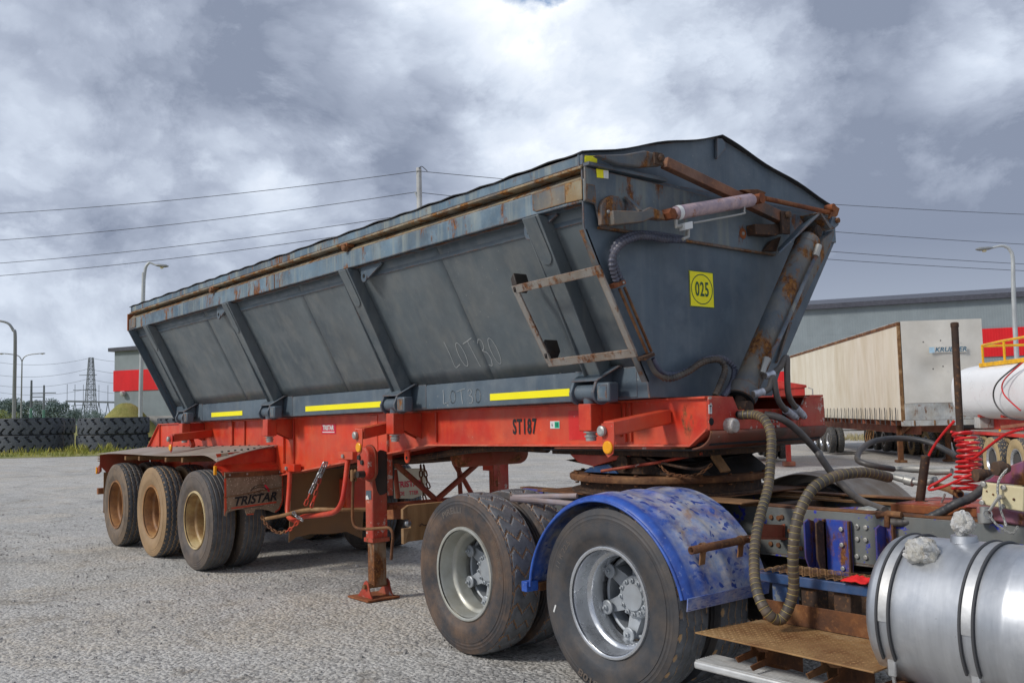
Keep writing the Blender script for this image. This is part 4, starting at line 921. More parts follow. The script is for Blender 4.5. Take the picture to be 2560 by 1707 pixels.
# --- trailer running gear
for i, (x, key, ty, ty2) in enumerate(((0.0, 't1', T_ZIG, None), (1.333, 't1', T_TAN, T_TAN), (2.666, 't3', T_RIB, None))):
    w = set_wheel(TR, key, x, -1, full=True, ty=ty, ty2=ty2, spin=20*i)
    set_wheel(TR, key, x, 1, full=False, ty=ty, ty2=ty2, spin=50*i)
    m = MB(); m.cyl((x, -.75, .5125), (x, .75, .5125), .07, 16); m.build('axle', M['grease'], TR)
    m = MB(); m.box(x-.45, x+.45, -.50, -.42, .62, .70); m.build('leaf_spring', M['grease'], TR)
    m = MB(); m.box(x-.45, x+.45, .42, .50, .62, .70); m.build('leaf_spring', M['grease'], TR)
for x in (-.65, .667, 2.0, 3.3):
    for y in (-.46, .46):
        m = MB(); m.prism([(x-.12, y-.05, .95), (x+.12, y-.05, .95), (x+.06, y-.05, .58), (x-.06, y-.05, .58)], (0, .1, 0)); m.build('spring_hanger', M['red_brown'], TR, .004)
GUARD_BOLT = nut_mesh('bolt', .013, .016, 'grease', stud=False)
# --- mudguard deck: a sagging sheet over the wheels, both sides
for s in (-1, 1):
    m = MB(); nx, ny = 40, 10; V = []
    for lay in (0, .007):
        for j in range(ny+1):
            for i in range(nx+1):
                u, v = i/nx, j/ny; x = -.74 + u*4.02; y = -1.255 + v*.655
                z = 1.118 + .022*u*3.3 + v*.066 + .02*math.sin(u*6.5+.4)*(1-v)*.6
                if u > .90: z -= (u-.90)**2*(1-v)**2*7.5*1.0
                x += .08*(1-v)*max(0, u-.8)*2
                V.append((x, s*-y if s > 0 else y, z+lay))
    n0 = (nx+1)*(ny+1); F = []
    for j in range(ny):
        for i in range(nx):
            q = (j*(nx+1)+i, j*(nx+1)+i+1, (j+1)*(nx+1)+i+1, (j+1)*(nx+1)+i); F.append(q[::-1]); F.append(tuple(k+n0 for k in q))
    for i in range(nx): F.append((i, i+1, i+1+n0, i+n0))
    for j in range(ny): a = j*(nx+1)+nx; F.append((a, a+nx+1, a+nx+1+n0, a+n0)); a = j*(nx+1); F.append((a+nx+1, a, a+n0, a+nx+1+n0))
    m.add(V, F); DK = m.build('mudguard', M['deck'], TR, smooth=60)
    for i, x in enumerate((.36, .88, 1.79, 2.30)):
        m = MB(); y0, y1 = (-1.235, -.62) if s < 0 else (.62, 1.235); zz = 1.085+.02*i/3; m.box(x-.02, x+.03, y0, y1, zz-.012, zz+.035); m.build('guard_bearer', M['rust_tan'], DK, .003)
    # rear and front closing panels with folded lips
    y0, y1 = s*1.24, s*.60
    m = MB(); m.prism([(-.68, y0, 1.115), (-.68, y1, 1.18), (-.68, y1, .90), (-.68, s*1.16, .885), (-.68, y0, .98)], (.006, 0, 0)); m.build('guard_end', M['red_brown'], DK)
    m = MB(); m.prism([(-.69, s*1.24, .99), (-.77, s*1.25, .94), (-.77, s*1.25, .865), (-.69, s*1.24, .90)], (0, -s*.03, 0)); m.build('lamp_wing', M['red_brown'], DK, .002)
    m = MB(); m.prism([(-.785, s*1.262, .955), (-.76, s*1.262, .955), (-.745, s*1.262, .91), (-.76, s*1.262, .865), (-.785, s*1.262, .865)], (0, -s*.015, 0)); m.build('side_lamp', M['amber'], DK, .004)
    m = MB(); P = [(-.72, s*1.18, .885), (-.72, s*.62, .89), (-.72, s*.62, .33), (-.72, s*1.10, .31), (-.72, s*1.18, .36)]; m.prism(P, (.01, 0, 0)); m.build('mud_flap', M['flap_brown'], DK)
    m = MB(); m.box(-.80, -.74, min(s*1.15, s*1.24), max(s*1.15, s*1.24), .60, .68); m.build('tail_bracket', M['rust_orange'], DK, .003)
    for k in range(4):
        m = MB(); m.box(-.745, -.70, min(s*1.20, s*1.25), max(s*1.20, s*1.25), 1.03+.022*k, 1.04+.022*k); m.build('step_rung', M['rust_tan'], DK)
    m = MB(); m.prism([(3.22, s*1.225, 1.20), (3.22, s*.545, 1.236), (3.22, s*.50, .985), (3.22, s*.56, .99), (3.22, s*1.19, 1.03), (3.22, s*1.245, 1.09), (3.22, s*1.20, 1.13)], (-.008, 0, 0)); GP = m.build('guard_front', M['red'], DK)
    m = MB(); m.prism([(3.222, s*1.245, 1.085), (3.222, s*.53, 1.10), (3.30, s*.53, 1.045), (3.30, s*1.20, 1.022)], (0, 0, -.008)); m.build('front_lip', M['red'], DK, .002)
    m = MB(); m.prism([(3.302, s*1.20, 1.022), (3.302, s*.53, 1.045), (3.302, s*.53, 1.0), (3.302, s*1.185, .985)], (-.008, 0, 0)); m.build('front_lip', M['red'], DK)
    if s < 0:
        m = MB(); m.box(3.24, 3.27, -1.262, -1.235, .995, 1.085); m.build('side_lamp', M['amber'], DK, .006)
        m = MB(); m.lathe([(0, .016), (.05, .016), (.055, .01), (.055, 0)], (3.224, -1.220, 1.140), (1,-.3,0), 12); m.build('guard_lamp', M['zinc'], DK)
        for k in range(9):
            f = k/8; put('bolt', GUARD_BOLT, DK, (3.215+.02*(1-f), -1.17+.55*f, 1.213+.030*f), (R(-90), 0, 0))
        for k in range(16): put('bolt', GUARD_BOLT, DK, (-.55+k*.245, -.625, 1.186+.0165*k*.245+.004), (R(-90), 0, 0))
        m = MB(); m.prism([(3.224, -1.172, 1.204), (3.224, -1.101, 1.205), (3.224, -1.101, 1.176), (3.224, -1.172, 1.177)], (-.002, 0, 0)); m.build('compliance_plate', M['flap_cream'], DK)
    # front flap with the maker's print
    fl = M['flap'] if s < 0 else M['flap_cream']
    top = 1.02; P = [(-1.18, top), (-.565, top-.012), (-.565, .70), (-.575, .66), (-.60, .615), (-.655, .582), (-.72, .612), (-.80, .632), (-.862, .635), (-.880, .585), (-.955, .585), (-.972, .640), (-1.0, .652), (-1.08, .645), (-1.15, .628), (-1.165, .590), (-1.185, .60)]
    P = [(3.325, -s*y if s > 0 else y, z) for y, z in P]
    if s > 0: P = [(3.325, .76, .95), (3.325, 1.185, .93), (3.325, 1.185, .64), (3.325, 1.0, .60), (3.325, .76, .62)]
    m = MB(); m.prism(P, (-.008, 0, 0)); FLP = m.build('mud_flap', fl, TR)
    if s < 0:
        m = MB(); m.box(3.326, 3.334, -1.175, -.565, .965, 1.012); m.build('clamp_bar', M['rust'], FLP, .002)
        for y in (-1.13, -.95, -.60):
            m = MB(); m.lathe([(0, .010), (.005, .008), (.005, 0)], (3.334, y, .992), (1,0,0), 8); m.build('bolt', M['zinc'], FLP)
        m = MB(); m.prism([(3.327, -1.185, .96), (3.327, -1.165, .96), (3.327, -1.160, .66), (3.327, -1.185, .60)], (-.002, 0, 0)); m.build('flap_edge', M['red'], FLP)
        m = MB(); m.prism([(3.327, -.577, .96), (3.327, -.565, .96), (3.327, -.565, .70), (3.327, -.60, .612), (3.327, -.655, .582), (3.327, -.655, .595), (3.327, -.61, .622), (3.327, -.577, .70)], (-.002, 0, 0)); m.build('flap_edge', M['red'], FLP)
        m = MB(); m.box(3.326, 3.3275, -.955, -.880, .585, .597); m.build('flap_edge', M['red'], FLP)
        lettering('TRISTAR', (3.3265, -.868, .735), (0,1,.055), (0,0,1), .118, M['black_print'], FLP, 'flap_lettering', xs=1.02, bold=.004, shear=.28)
        m = MB(); m.prism([(3.3275, -1.115, .672), (3.3275, -.64, .697), (3.3275, -.635, .682), (3.3275, -1.11, .657)], (-.001, 0, 0)); m.build('flap_underline', M['red'], FLP)
        m = MB(); m.prism([(3.3275, -.99, .655), (3.3275, -.77, .668), (3.3275, -.77, .664), (3.3275, -.99, .651)], (-.001, 0, 0)); m.build('flap_underline', M['black_print'], FLP)
        # running-animal emblem as brush strokes
        fn = lambda u, v: (3.3272, -.95+u*.22, .795+v*.085)
        m = MB()
        for pts, w in (([(0,.1),(.12,-.12),(.3,-.05),(.5,.25),(.78,.3)], .045), ([(.18,.3),(.35,.75),(.6,.95),(.85,.8)], .05), ([(.3,.5),(.55,.7),(.8,.62),(.95,.3)], .05), ([(.55,.1),(.75,-.1),(.95,-.12)], .05)):
            stroke(m, [(p.x, p.y) for p in spline([(a, b_, 0) for a, b_ in pts], 5)], w, fn)
        m.build('flap_emblem', M['black_print'], FLP, smooth=0)
        m = MB(); stroke(m, [(.86,.85),(1.0,.45),(1.05,.1)], .11, fn); m.build('flap_emblem', M['sticker_red'], FLP, smooth=0)
        m = MB(); m.tube([(3.336, -1.20, .775), (3.336, -.60, .835), (3.336, -.50, .835)], .004, 6); m.build('flap_wire', M['rust'], FLP)
    else:
        lettering('TRISTAR', (3.3265, .955, .765), (0,1,0), (0,0,1), .092, M['sticker_red'], FLP, 'flap_lettering', xs=.98, bold=.003)
        lettering('DE    TTER', (3.3265, .955, .665), (0,1,0), (0,0,1), .06, M['sticker_red'], FLP, 'flap_lettering', xs=.9, bold=.001)
# screen between the wheel sets
m = MB(); m.prism([(3.600, -0.597, 1.023), (3.600, 0.248, 1.050), (3.600, 0.193, 0.261), (3.600, 0.012, 0.352), (3.600, -0.180, 0.347), (3.600, -0.407, 0.369), (3.600, -0.563, 0.349), (3.600, -0.634, 0.310)], (-.012, 0, 0)); m.build('wheel_screen', M['flap_brown'], TR)
m = MB(); m.prism([(3.750, -0.065, 0.901), (3.750, 0.173, 0.972), (3.750, 0.168, 0.581), (3.750, -0.068, 0.612)], (-.2, 0, 0)); m.build('tool_box', M['red'], TR, .01)
m = MB(); m.box(3.2, 3.35, -.48, -.42, .55, 1.0); m.build('brake_bracket', M['red_brown'], TR)
for y in (-.40, .40):
    m = MB(); m.lathe([(0, 0), (0, .08), (.03, .085), (.12, .085), (.15, .07), (.15, 0)], (3.05, y, .55), (1,0,.2), 20); m.build('brake_chamber', M['grease'], TR)
# air tank and pipes under the neck
m = MB(); m.lathe([(0, 0), (.0, .05), (.03, .10), (.06, .11), (.70, .11), (.73, .10), (.76, .05), (.76, 0)], (5.9, -.25, 1.20), (0,1,0), 24); m.build('air_tank', M['red_brown'], TR)
for y in (-.34, .34):
    m = MB(); m.tube(spline([(3.4, y, 1.02), (5.0, y, 1.12), (6.4, y, 1.26), (7.2, y, 1.27)], 6), .028, 8); m.build('conduit', M['rust_dark'], TR)

# --- landing legs
def leg(s):
    """built for the near side, mirrored for the far one"""
    f = (lambda p: p) if s < 0 else (lambda p: (p[0], -p[1], p[2]))
    def B(m): m.v = [f(p) for p in m.v]; m.f = [q[::-1] for q in m.f] if s > 0 else m.f; return m
    m = MB(); m.box(5.275, 5.40, -.735, -.595, .50, 1.235); LG = B(m).build('landing_leg', M['red_worn'] if s > 0 else [M['red_worn']][0], TR, .006)
    m = MB(); m.box(5.286, 5.389, -.725, -.605, .115, .498); B(m).build('inner_leg', M['leg_steel'], LG, .004)
    m = MB(); m.box(5.262, 5.413, -.748, -.582, .478, .515); B(m).build('leg_collar', M['red_worn'], LG, .004)
    m = MB(); m.box(5.402, 5.412, -.595, -.545, .86, 1.40); B(m).build('leg_flange', M['red_worn'], LG, .002)
    m = MB(); m.box(5.20, 5.40, -.594, -.580, 1.0, 1.56); B(m).build('leg_bracket', M['red'], LG, .003)
    m = MB(); m.box(5.12, 5.46, -.83, -.52, .006, .022); FT = B(m).build('leg_foot', M['rust_orange'], LG, .003)
    for y in (-.775, -.575):
        m = MB(); P = [(5.19, y, .022), (5.43, y, .022), (5.385, y, .09), (5.37, y, .145), (5.335, y, .165), (5.30, y, .145), (5.27, y, .09)]; m.prism(P, (0, .012, 0)); B(m).build('foot_cheek', M['red_worn'], FT, .002)
    m = MB(); m.cyl((5.337, -.80, .115), (5.337, -.55, .115), .02, 12); B(m).build('foot_pin', M['rust'], FT)
    return LG
paint('leg_steel', (.24,.15,.085), dark=(.13,.085,.05), fade=(.32,.28,.24), rust=.95, edge=.6, streak=.5, dust=.4, rough=.5)
LG = leg(-1); leg(1)
m = MB(); N = 28; P = [(5.41+.0, -.70+.0, 0)]
P = [(5.4045, -.66+.155*math.cos(a)*(.9 if math.cos(a) > 0 else .35), 1.06+.19*math.sin(a)) for a in [2*math.pi*k/N for k in range(N)]]
m.prism(P, (-.003, 0, 0)); m.build('grease_stain', M['grease'], LG)
# two-speed gearbox, an oval casting
def oval(cx, cz, rx, rz, h, y0, y1, m, n=32):
    P = []
    for k in range(n):
        a = 2*math.pi*k/n; P.append((cx+rx*math.cos(a), y0, cz+rz*math.sin(a)+(h if math.sin(a) > 0 else -h)))
    m.prism(P, (0, y1-y0, 0))
gc = Vector((5.419, -0.840, 1.134))
m = MB(); oval(gc.x-.01, gc.z+.01, .095, .085, .055, -.84, -.735, m); GB = m.build('gearbox', M['red_worn'], LG, .018, seg=3)
m = MB(); oval(gc.x-.01, gc.z+.01, .108, .098, .058, -.775, -.755, m); m.build('gearbox_flange', M['red_brown'], LG, .004)
for (dx_, dz_) in ((-.05, .06), (.0, .02)):
    m = MB(); m.lathe([(0, .022), (.015, .02), (.015, 0)], (gc.x+dx_, -.84, gc.z+dz_), (0,-1,0), 12); m.build('gear_stub', M['grease'], LG)
m = MB(); m.cyl((gc.x+.02, -.84, gc.z-.075), (gc.x+.02, -.905, gc.z-.075), .028, 14); m.build('crank_shaft', M['grease'], LG)
yk = Vector((gc.x-.03, -.91, gc.z-.085))
m = MB()
for e in (-.016, .016): oval(yk.x, yk.z, .020, .020, .030, yk.y+e-.006, yk.y+e+.006, m)
m.build('crank_yoke', M['rust_tan'], LG, .003)
m = MB(); m.tube(spline([(yk.x, yk.y, yk.z-.03), (5.358, -0.900, 0.948), (5.346, -0.900, 0.770), (5.351, -0.900, 0.672), (5.388, -0.890, 0.620), (5.492, -0.860, 0.613), (5.637, -0.800, 0.626), (5.724, -0.780, 0.631), (5.778, -0.780, 0.588), (5.766, -0.780, 0.483), (5.750, -0.780, 0.382)], 6), .0125, 10); m.build('crank_handle', M['rust'], LG)
m = MB(); m.prism([(5.292, -0.737, 0.909), (5.378, -0.737, 0.913), (5.377, -0.737, 0.838), (5.290, -0.737, 0.833)], (0, -.002, 0)); m.build('leg_sticker', M['slate'], LG)
m = MB(); m.prism([(5.296, -0.740, 0.864), (5.323, -0.740, 0.870), (5.346, -0.740, 0.837), (5.295, -0.740, 0.834)], (0, -.002, 0)); m.build('leg_sticker', M['white_print'], LG)
# braces
for nm, a, b_, r in (('leg_brace', (5.320, -0.475, 1.132), (5.320, -0.037, 0.776), .026), ('leg_brace', (5.340, -0.051, 0.779), (5.340, 0.511, 1.137), .026), ('leg_brace', (4.950, -0.234, 1.045), (4.950, -0.204, 0.785), .022), ('leg_brace', (4.850, 0.498, 1.070), (4.850, 0.706, 0.751), .024), ('leg_brace', (4.900, 0.516, 1.070), (4.900, 0.534, 0.755), .022)):
    m = MB(); m.cyl(a, b_, r, 12); m.build(nm, M['red_brown'], TR)
m = MB(); m.cyl((5.32, -.60, .76), (5.32, .60, .76), .03, 12); m.build('leg_cross_tube', M['red_brown'], TR)
m = MB(); m.cyl((5.34, -.60, 1.145), (5.34, .60, 1.145), .022, 12); m.build('leg_drive_shaft', M['rust_dark'], TR)
m = MB(); P = []; cx0, cz0 = (5.698, -0.580, 1.187)[0], (5.698, -0.580, 1.187)[2]
m.prism([(cx0-.035, -.585, cz0+.07), (cx0+.035, -.585, cz0+.07)] + [(cx0+.035*math.cos(-math.pi*k/8), -.585, cz0-.01+.035*math.sin(-math.pi*k/8)) for k in range(9)], (0, .014, 0)); EY = m.build('tow_eye', M['red'], TR, .002)
m = MB(); m.lathe([(0, .015), (.002, 0)], (cx0, -.587, cz0-.002), (0,-1,0), 14); m.build('eye_hole_shade', M['black_void'], EY)  # black disc on the plate paints the shaded hole

# --- spare wheel carrier: bent tube, chains, hoop
for uv, nm in (((3.669, -0.600, 1.043), 'carrier_bracket'), ((4.815, -0.600, 1.186), 'carrier_bracket')):
    p = Vector(uv); m = MB(); m.box(p.x-.12, p.x+.14, -.675, -.60, p.z-.03, p.z+.04); BK = m.build(nm, M['red'], TR, .004)
    m = MB(); m.lathe([(0, .018), (.015, .018), (.015, 0)], (p.x-.02, -.676, p.z), (0,-1,0), 12); m.build('bolt', M['zinc'], BK)
m = MB(); m.tube(spline([(3.649, -0.640, 1.052), (3.665, -0.660, 0.838), (3.711, -0.700, 0.620), (3.798, -0.710, 0.563), (3.961, -0.720, 0.558), (4.098, -0.720, 0.603), (4.434, -0.720, 0.643), (4.696, -0.720, 0.687), (4.811, -0.710, 0.773), (4.825, -0.680, 0.929), (4.812, -0.640, 1.160)], 8), .024, 14); m.build('carrier_tube', M['red_worn'] if False else M['red'], TR)
m = MB(); m.tube(spline([(3.377, -0.800, 0.536), (3.852, -0.820, 0.606), (4.190, -0.800, 0.671), (4.430, -0.740, 0.695), (4.696, -0.640, 0.699), (4.812, -0.500, 0.698), (4.996, -0.350, 0.692)], 6), .018, 8); m.build('carrier_hoop', M['rust_tan'], TR)
m = MB(); m.beam((5.139, -0.450, 0.689), (5.507, -0.450, 0.723), .06, .12); m.build('carrier_rail', M['rust_orange'], TR, .004)
# chains: every link its own piece
def link_mesh(mat, L=.042, w=.024, r=.0042):
    b = MB(); P = []
    for k in range(12):
        a = 2*math.pi*k/12; P.append(((w-2*r)/2*math.cos(a), 0, (w-2*r)/2*math.sin(a) + (L-w)/2*(1 if math.sin(a) >= 0 else -1)))
    b.tube(P, r, 6, closed=True); me = b.mesh('chain_link', smooth=60); me.materials.append(mat); return me
LK = {k: link_mesh(M[k]) for k in ('steel', 'red_worn', 'rust', 'zinc', 'red')}
def chain(parent, pts, mats, name='chain_link', step=.033, me=None, sc_=1.0):
    path = resample(spline(pts, 10), step*sc_)
    for i in range(len(path)-1):
        d = (path[i+1]-path[i]).normalized(); q = d.to_track_quat('Z', 'Y'); q = q @ Quaternion((0,0,1), R(90*(i % 2)+20))
        fr = i/len(path); mt = mats[min(int(fr*len(mats)), len(mats)-1)]
        o = put(name, LK[mt], parent, (path[i]+path[i+1])/2, q.to_euler(), (sc_,)*3)
chain(TR, [(4.413, -0.660, 1.123), (4.346, -0.700, 0.986), (4.279, -0.740, 0.844), (4.272, -0.800, 0.703)], ['steel', 'steel', 'red'], step=.032, sc_=1.75)
chain(TR, [(4.396, -0.630, 1.121), (4.344, -0.670, 0.984), (4.342, -0.720, 0.827), (4.365, -0.780, 0.707)], ['steel', 'red_worn', 'red'], step=.032, sc_=1.75)
chain(TR, [(3.402, -0.830, 0.569), (3.520, -0.840, 0.503), (3.757, -0.850, 0.448), (3.914, -0.850, 0.455), (4.071, -0.840, 0.500), (4.189, -0.800, 0.594)], ['rust', 'rust', 'red'], step=.032, sc_=1.6)
chain(TR, [(4.123, -0.840, 0.659), (4.193, -0.850, 0.632), (4.318, -0.840, 0.596)], ['steel'], step=.032, sc_=1.6)
chain(TR, [(4.400, 0.409, 1.039), (4.400, 0.417, 0.873), (4.400, 0.445, 0.717), (4.400, 0.465, 0.657)], ['rust'], step=.032, sc_=1.9)
chain(TR, [(4.400, 0.445, 1.037), (4.400, 0.484, 0.869), (4.400, 0.525, 0.747)], ['rust'], step=.032, sc_=1.9)
# --- turntable and upper coupler beneath the nose
m = MB(); m.box(7.38, 8.62, -.46, .46, 1.245, 1.283); m.build('coupler_plate', M['rust_dark'], TR, .004)

plain('pipe_chalk', (.34,.30,.32), rough=.7, var=.25, scale=8, dirt=.6, dirtc=(.30,.18,.10))

# ------------------------------------------------------------------ the prime mover (only its tail is in view)
PM = thing('prime_mover', 'blue and rusty prime mover rear with silver spoke wheels and aluminium fuel tank', 'truck', (8.8, 0, 0))
XD1, XD2 = 7.366, 8.678
w1 = set_wheel(PM, 'd1', XD1, -1, ty=T_LUG, ty2=T_LUG, spin=0); w2 = set_wheel(PM, 'd2', XD2, -1, ty=T_LUG2, ty2=T_LUG2, spin=6)
set_wheel(PM, 'd1', XD1, 1, full=False, ty=T_LUG); set_wheel(PM, 'd1', XD2, 1, full=False, ty=T_LUG)
ring_text('PIRELLI', .405, 104, .055, -.1322, 'rubber_letter', w1, xs=1.3, bold=.001)
ring_text('315 80 R22.5', .405, 20, .040, -.1322, 'rubber_letter', w1, xs=1.2)
ring_text('11 R 22.5', .405, 152, .044, -.1322, 'rubber_letter', w2, xs=1.15)
ring_text('8108', .455, 256, .055, -.1290, 'rubber_letter', w2, xs=1.5, bold=.001)
m = MB(); m.box(-.005, .005, -.1325, -.130, -.022, .022); me = m.mesh('tyre_tag'); me.materials.append(M['white_print']); o = put('tyre_tag', me, None, (-.40, 0, -.13), (0, R(18), 0)); o.parent = w2
for x in (XD1, XD2):
    m = MB(); m.cyl((x, -.75, .5125), (x, .75, .5125), .075, 16); m.build('drive_axle', M['grease'], PM)
    m = MB(); m.lathe([(-.16, 0), (-.16, .10), (-.08, .20), (.08, .20), (.16, .10), (.16, 0)], (x, 0, .5125), (1,0,0), 24); m.build('differential', M['grease'], PM)
# --- frame rails: channel sections
for s in (-1, 1):
    m = MB(); yo, yi = s*.43, s*.345
    m.prism([(6.66, yo, .73), (6.66, yo, .93), (7.0, yo, .985), (11.2, yo, .985), (11.2, yo, .73)], (0, -s*.010, 0)); RL = m.build('frame_rail', M['frame_grey'], PM, .003)
    m = MB(); m.box(6.98, 11.2, min(yo, yi), max(yo, yi), .9855, .995); m.build('rail_flange', M['rust'], RL, .002)
    m = MB(); m.box(6.66, 11.2, min(yo, yi), max(yo, yi), .72, .7295); m.build('rail_flange', M['frame_grey'], RL, .002)
    m = MB(); m.prism([(6.64, yo-s*-.004, .74), (6.64, yo-s*-.004, .925), (7.05, yo-s*-.004, .99), (7.25, yo-s*-.004, .99), (7.25, yo-s*-.004, .74)], (0, s*.008, 0)); m.build('rail_end', M['blue'], RL, .003)
bolt_me = nut_mesh('bolt', .013, .012, 'rust', stud=False); bolt_z = nut_mesh('bolt', .012, .012, 'zinc', stud=False)
for uv, me in ([(p, bolt_me) for p in ((9.168, -0.430, 0.930), (9.216, -0.430, 0.929), (9.403, -0.430, 0.925), (9.238, -0.430, 0.882), (9.158, -0.430, 0.784), (9.208, -0.430, 0.782), (9.350, -0.430, 0.777), (9.397, -0.430, 0.775), (9.232, -0.430, 0.824), (9.283, -0.430, 0.863), (9.238, -0.430, 0.935), (9.356, -0.430, 0.920))] +
               [(p, bolt_z) for p in ((9.689, -0.430, 0.919), (9.736, -0.430, 0.917), (9.686, -0.430, 0.855), (9.732, -0.430, 0.855), (9.680, -0.430, 0.768), (9.728, -0.430, 0.767), (9.687, -0.430, 0.916))]):
    put('bolt', me, PM, uv)
# brackets on the rail: blue and rusty hanger channels
for i, (x0, x1) in enumerate(((9.435, 9.515), (9.505, 9.66), (9.84, 9.90))):
    m = MB(); y0 = -.435
    m.prism([(x0, y0, .66), (x0, y0, .925), (x0+.012, y0, .945), (x1, y0, .945), (x1, y0, .66)], (0, -.008, 0)); HB = m.build('rail_bracket', M['blue'], PM, .003)
    m = MB(); m.prism([(x0, y0-.008, .66), (x0, y0-.008, .93), (x0, y0-.06, .945), (x0, y0-.095, .93), (x0, y0-.095, .75), (x0, y0-.05, .66)], (.010, 0, 0)); m.build('bracket_rib', M['blue'] if i != 1 else M['rust_dark'], HB, .003)
    m = MB(); m.prism([(x1-.01, y0-.008, .66), (x1-.01, y0-.008, .945), (x1-.01, y0-.03, .945), (x1-.01, y0-.03, .66)], (.010, 0, 0)); m.build('bracket_rib', M['rust'], HB, .002)
    if i == 1:
        for z in (.90, .82, .70): put('bolt', bolt_z, HB, (x0+.10, y0-.009, z))
m = MB(); m.prism([(9.221, -0.440, 0.890), (9.265, -0.440, 0.902), (9.258, -0.440, 0.810), (9.216, -0.440, 0.813)], (0, -.01, 0)); GPB = m.build('guard_bracket', M['red_brown'], PM, .003)
m = MB(); m.beam((9.253, -0.460, 0.859), (9.312, -0.780, 0.899), .012, .075); m.beam(Vector((9.253, -0.460, 0.859))+Vector((0,0,-.035)), Vector((9.312, -0.780, 0.899))+Vector((0,0,-.035)), .06, .010); m.build('guard_stay', M['red_brown'], GPB)
m = MB(); m.tube([(9.243, -1.200, 0.839), (9.242, -0.720, 0.849)], .021, 14, caps=False); GPT = m.build('guard_pipe', M['rust'], PM); sd = GPT.modifiers.new('wall', 'SOLIDIFY'); sd.thickness = .006
for uv in ((9.235, -1.100, 0.841), (9.239, -0.800, 0.846)):
    p = Vector(uv); m = MB(); m.lathe([(-.012, .0235), (.012, .0235), (.012, .026), (-.012, .026), (-.012, .0235)], p, (Vector((9.242, -0.720, 0.849))-Vector((9.243, -1.200, 0.839))), 14); m.prism([p+Vector((-.005,-.02,-.02)), p+Vector((-.005,.02,-.02)), p+Vector((-.015,.02,-.085)), p+Vector((-.015,-.02,-.085))], (.008, 0, 0)); m.build('pipe_strap', M['rust'], GPT)
# --- mudguards: rolled arches with raised ribs
def guard(s, mat, name):
    yo, yi = s*1.275, s*.62; na, nw = 48, 26; cx, cz = 8.665, .50
    V, A = [], []
    a0, a1 = R(177), R(11)
    for lay in (0, 1):
        for i in range(na+1):
            a = a0+(a1-a0)*i/na; ex = 1.0+.05*abs(math.cos(a))**3
            for j in range(nw+1):
                v = j/nw; y = yo+(yi-yo)*v
                r = .585 + .010*max(0, math.cos((v*3.2+.30)*2*math.pi))**2
                if v < .06: r -= .03*(1-v/.06)**2
                if i == 0: r += .012
                r -= .006*lay
                V.append((cx+r*ex*math.cos(a), y, cz+r*math.sin(a)))
                A.append(0.0 if v < .10 else (.55 if v < .16 else 1.0))
    n0 = (na+1)*(nw+1); F = []
    for i in range(na):
        for j in range(nw):
            q = (i*(nw+1)+j, i*(nw+1)+j+1, (i+1)*(nw+1)+j+1, (i+1)*(nw+1)+j)
            if s < 0: F.append(q); F.append(tuple(k+n0 for k in q[::-1]))
            else: F.append(q[::-1]); F.append(tuple(k+n0 for k in q))
    for i in range(na):
        for j in (0, nw): a = i*(nw+1)+j; b_ = a+nw+1; F.append((a, b_, b_+n0, a+n0))
    for j in range(nw):
        for i in (0, na): a = i*(nw+1)+j; F.append((a, a+1, a+1+n0, a+n0))
    m = MB(); m.add(V, F); m.attr = A
    G = m.build(name, mat, PM, smooth=50)
    # stiff outer lip
    pts = []
    for i in range(na+1):
        a = a0+(a1-a0)*i/na; ex = 1.0+.05*abs(math.cos(a))**3; pts.append((cx+(.556)*ex*math.cos(a), yo, cz+.556*math.sin(a)))
    m = MB(); m.tube(pts, .008, 8); m.attr = [0.0]*len(m.v); m.build('guard_lip', mat, G)
    return G
G1 = guard(-1, M['guard_blue'], 'mudguard'); G2 = guard(1, M['guard_brown'], 'mudguard')
m = MB(); m.prism([(8.07, -1.29, .555), (8.07, -1.20, .555), (8.07, -1.20, .495), (8.07, -1.29, .495)], (-.05, 0, 0)); m.attr = [0.0]*len(m.v); m.build('guard_block', M['guard_blue'], G1, .004)
m = MB(); m.prism([(9.262, -1.275, .555), (9.262, -.62, .555), (9.270, -.62, .62), (9.270, -1.275, .62)], (.007, 0, 0)); m.attr = [.7]*len(m.v); m.build('guard_skirt', M['guard_blue'], G1, .002)
m = MB(); m.beam((8.06, -1.2, .515), (8.06, -.65, .515), .03, .05); m.build('guard_beam', M['rust'], G1, .003)
# twin pipe rails that carried the rear guard
for dy, dz in ((0, 0), (.0, .035)):
    m = MB(); m.tube(spline([(7.697, -1.100, 0.999), (7.839, -0.950, 0.981), (8.033, -0.850, 0.966)] if dz == 0 else [(7.540, -0.950, 0.988), (7.724, -0.850, 0.996), (7.940, -0.750, 1.004)], 4), .018, 10); m.build('guard_rail', M['pipe_chalk'] if 'pipe_chalk' in M else M['rust'], PM)
# --- tail bar with its lamp
m = MB(); m.prism([(6.60, -1.20, .625), (6.60, -1.20, .735), (6.60, -1.135, .735), (6.60, -1.135, .80), (6.60, -1.20, .80), (6.60, -1.20, .87), (6.60, -1.15, .898), (6.60, 1.15, .898), (6.60, 1.20, .87), (6.60, 1.20, .64), (6.60, -1.15, .64)], (-.03, 0, 0)); TB = m.build('tail_bar', M['wood'], PM, .004)
m = MB(); m.prism([(6.602, -1.20, .625), (6.602, -1.20, .735), (6.602, -1.155, .735), (6.602, -1.185, .63)], (.003, 0, 0)); m.prism([(6.602, -1.20, .80), (6.602, -1.20, .87), (6.602, -1.165, .89), (6.602, -1.165, .80)], (.003, 0, 0)); m.build('tail_bar_edge', M['rust_tan'], TB)
m = MB(); m.lathe([(0, .026), (.012, .024), (.02, .012), (.02, 0)], (6.602, -1.162, .768), (1,0,0), 16); m.build('tail_lamp', M['steel'], TB)
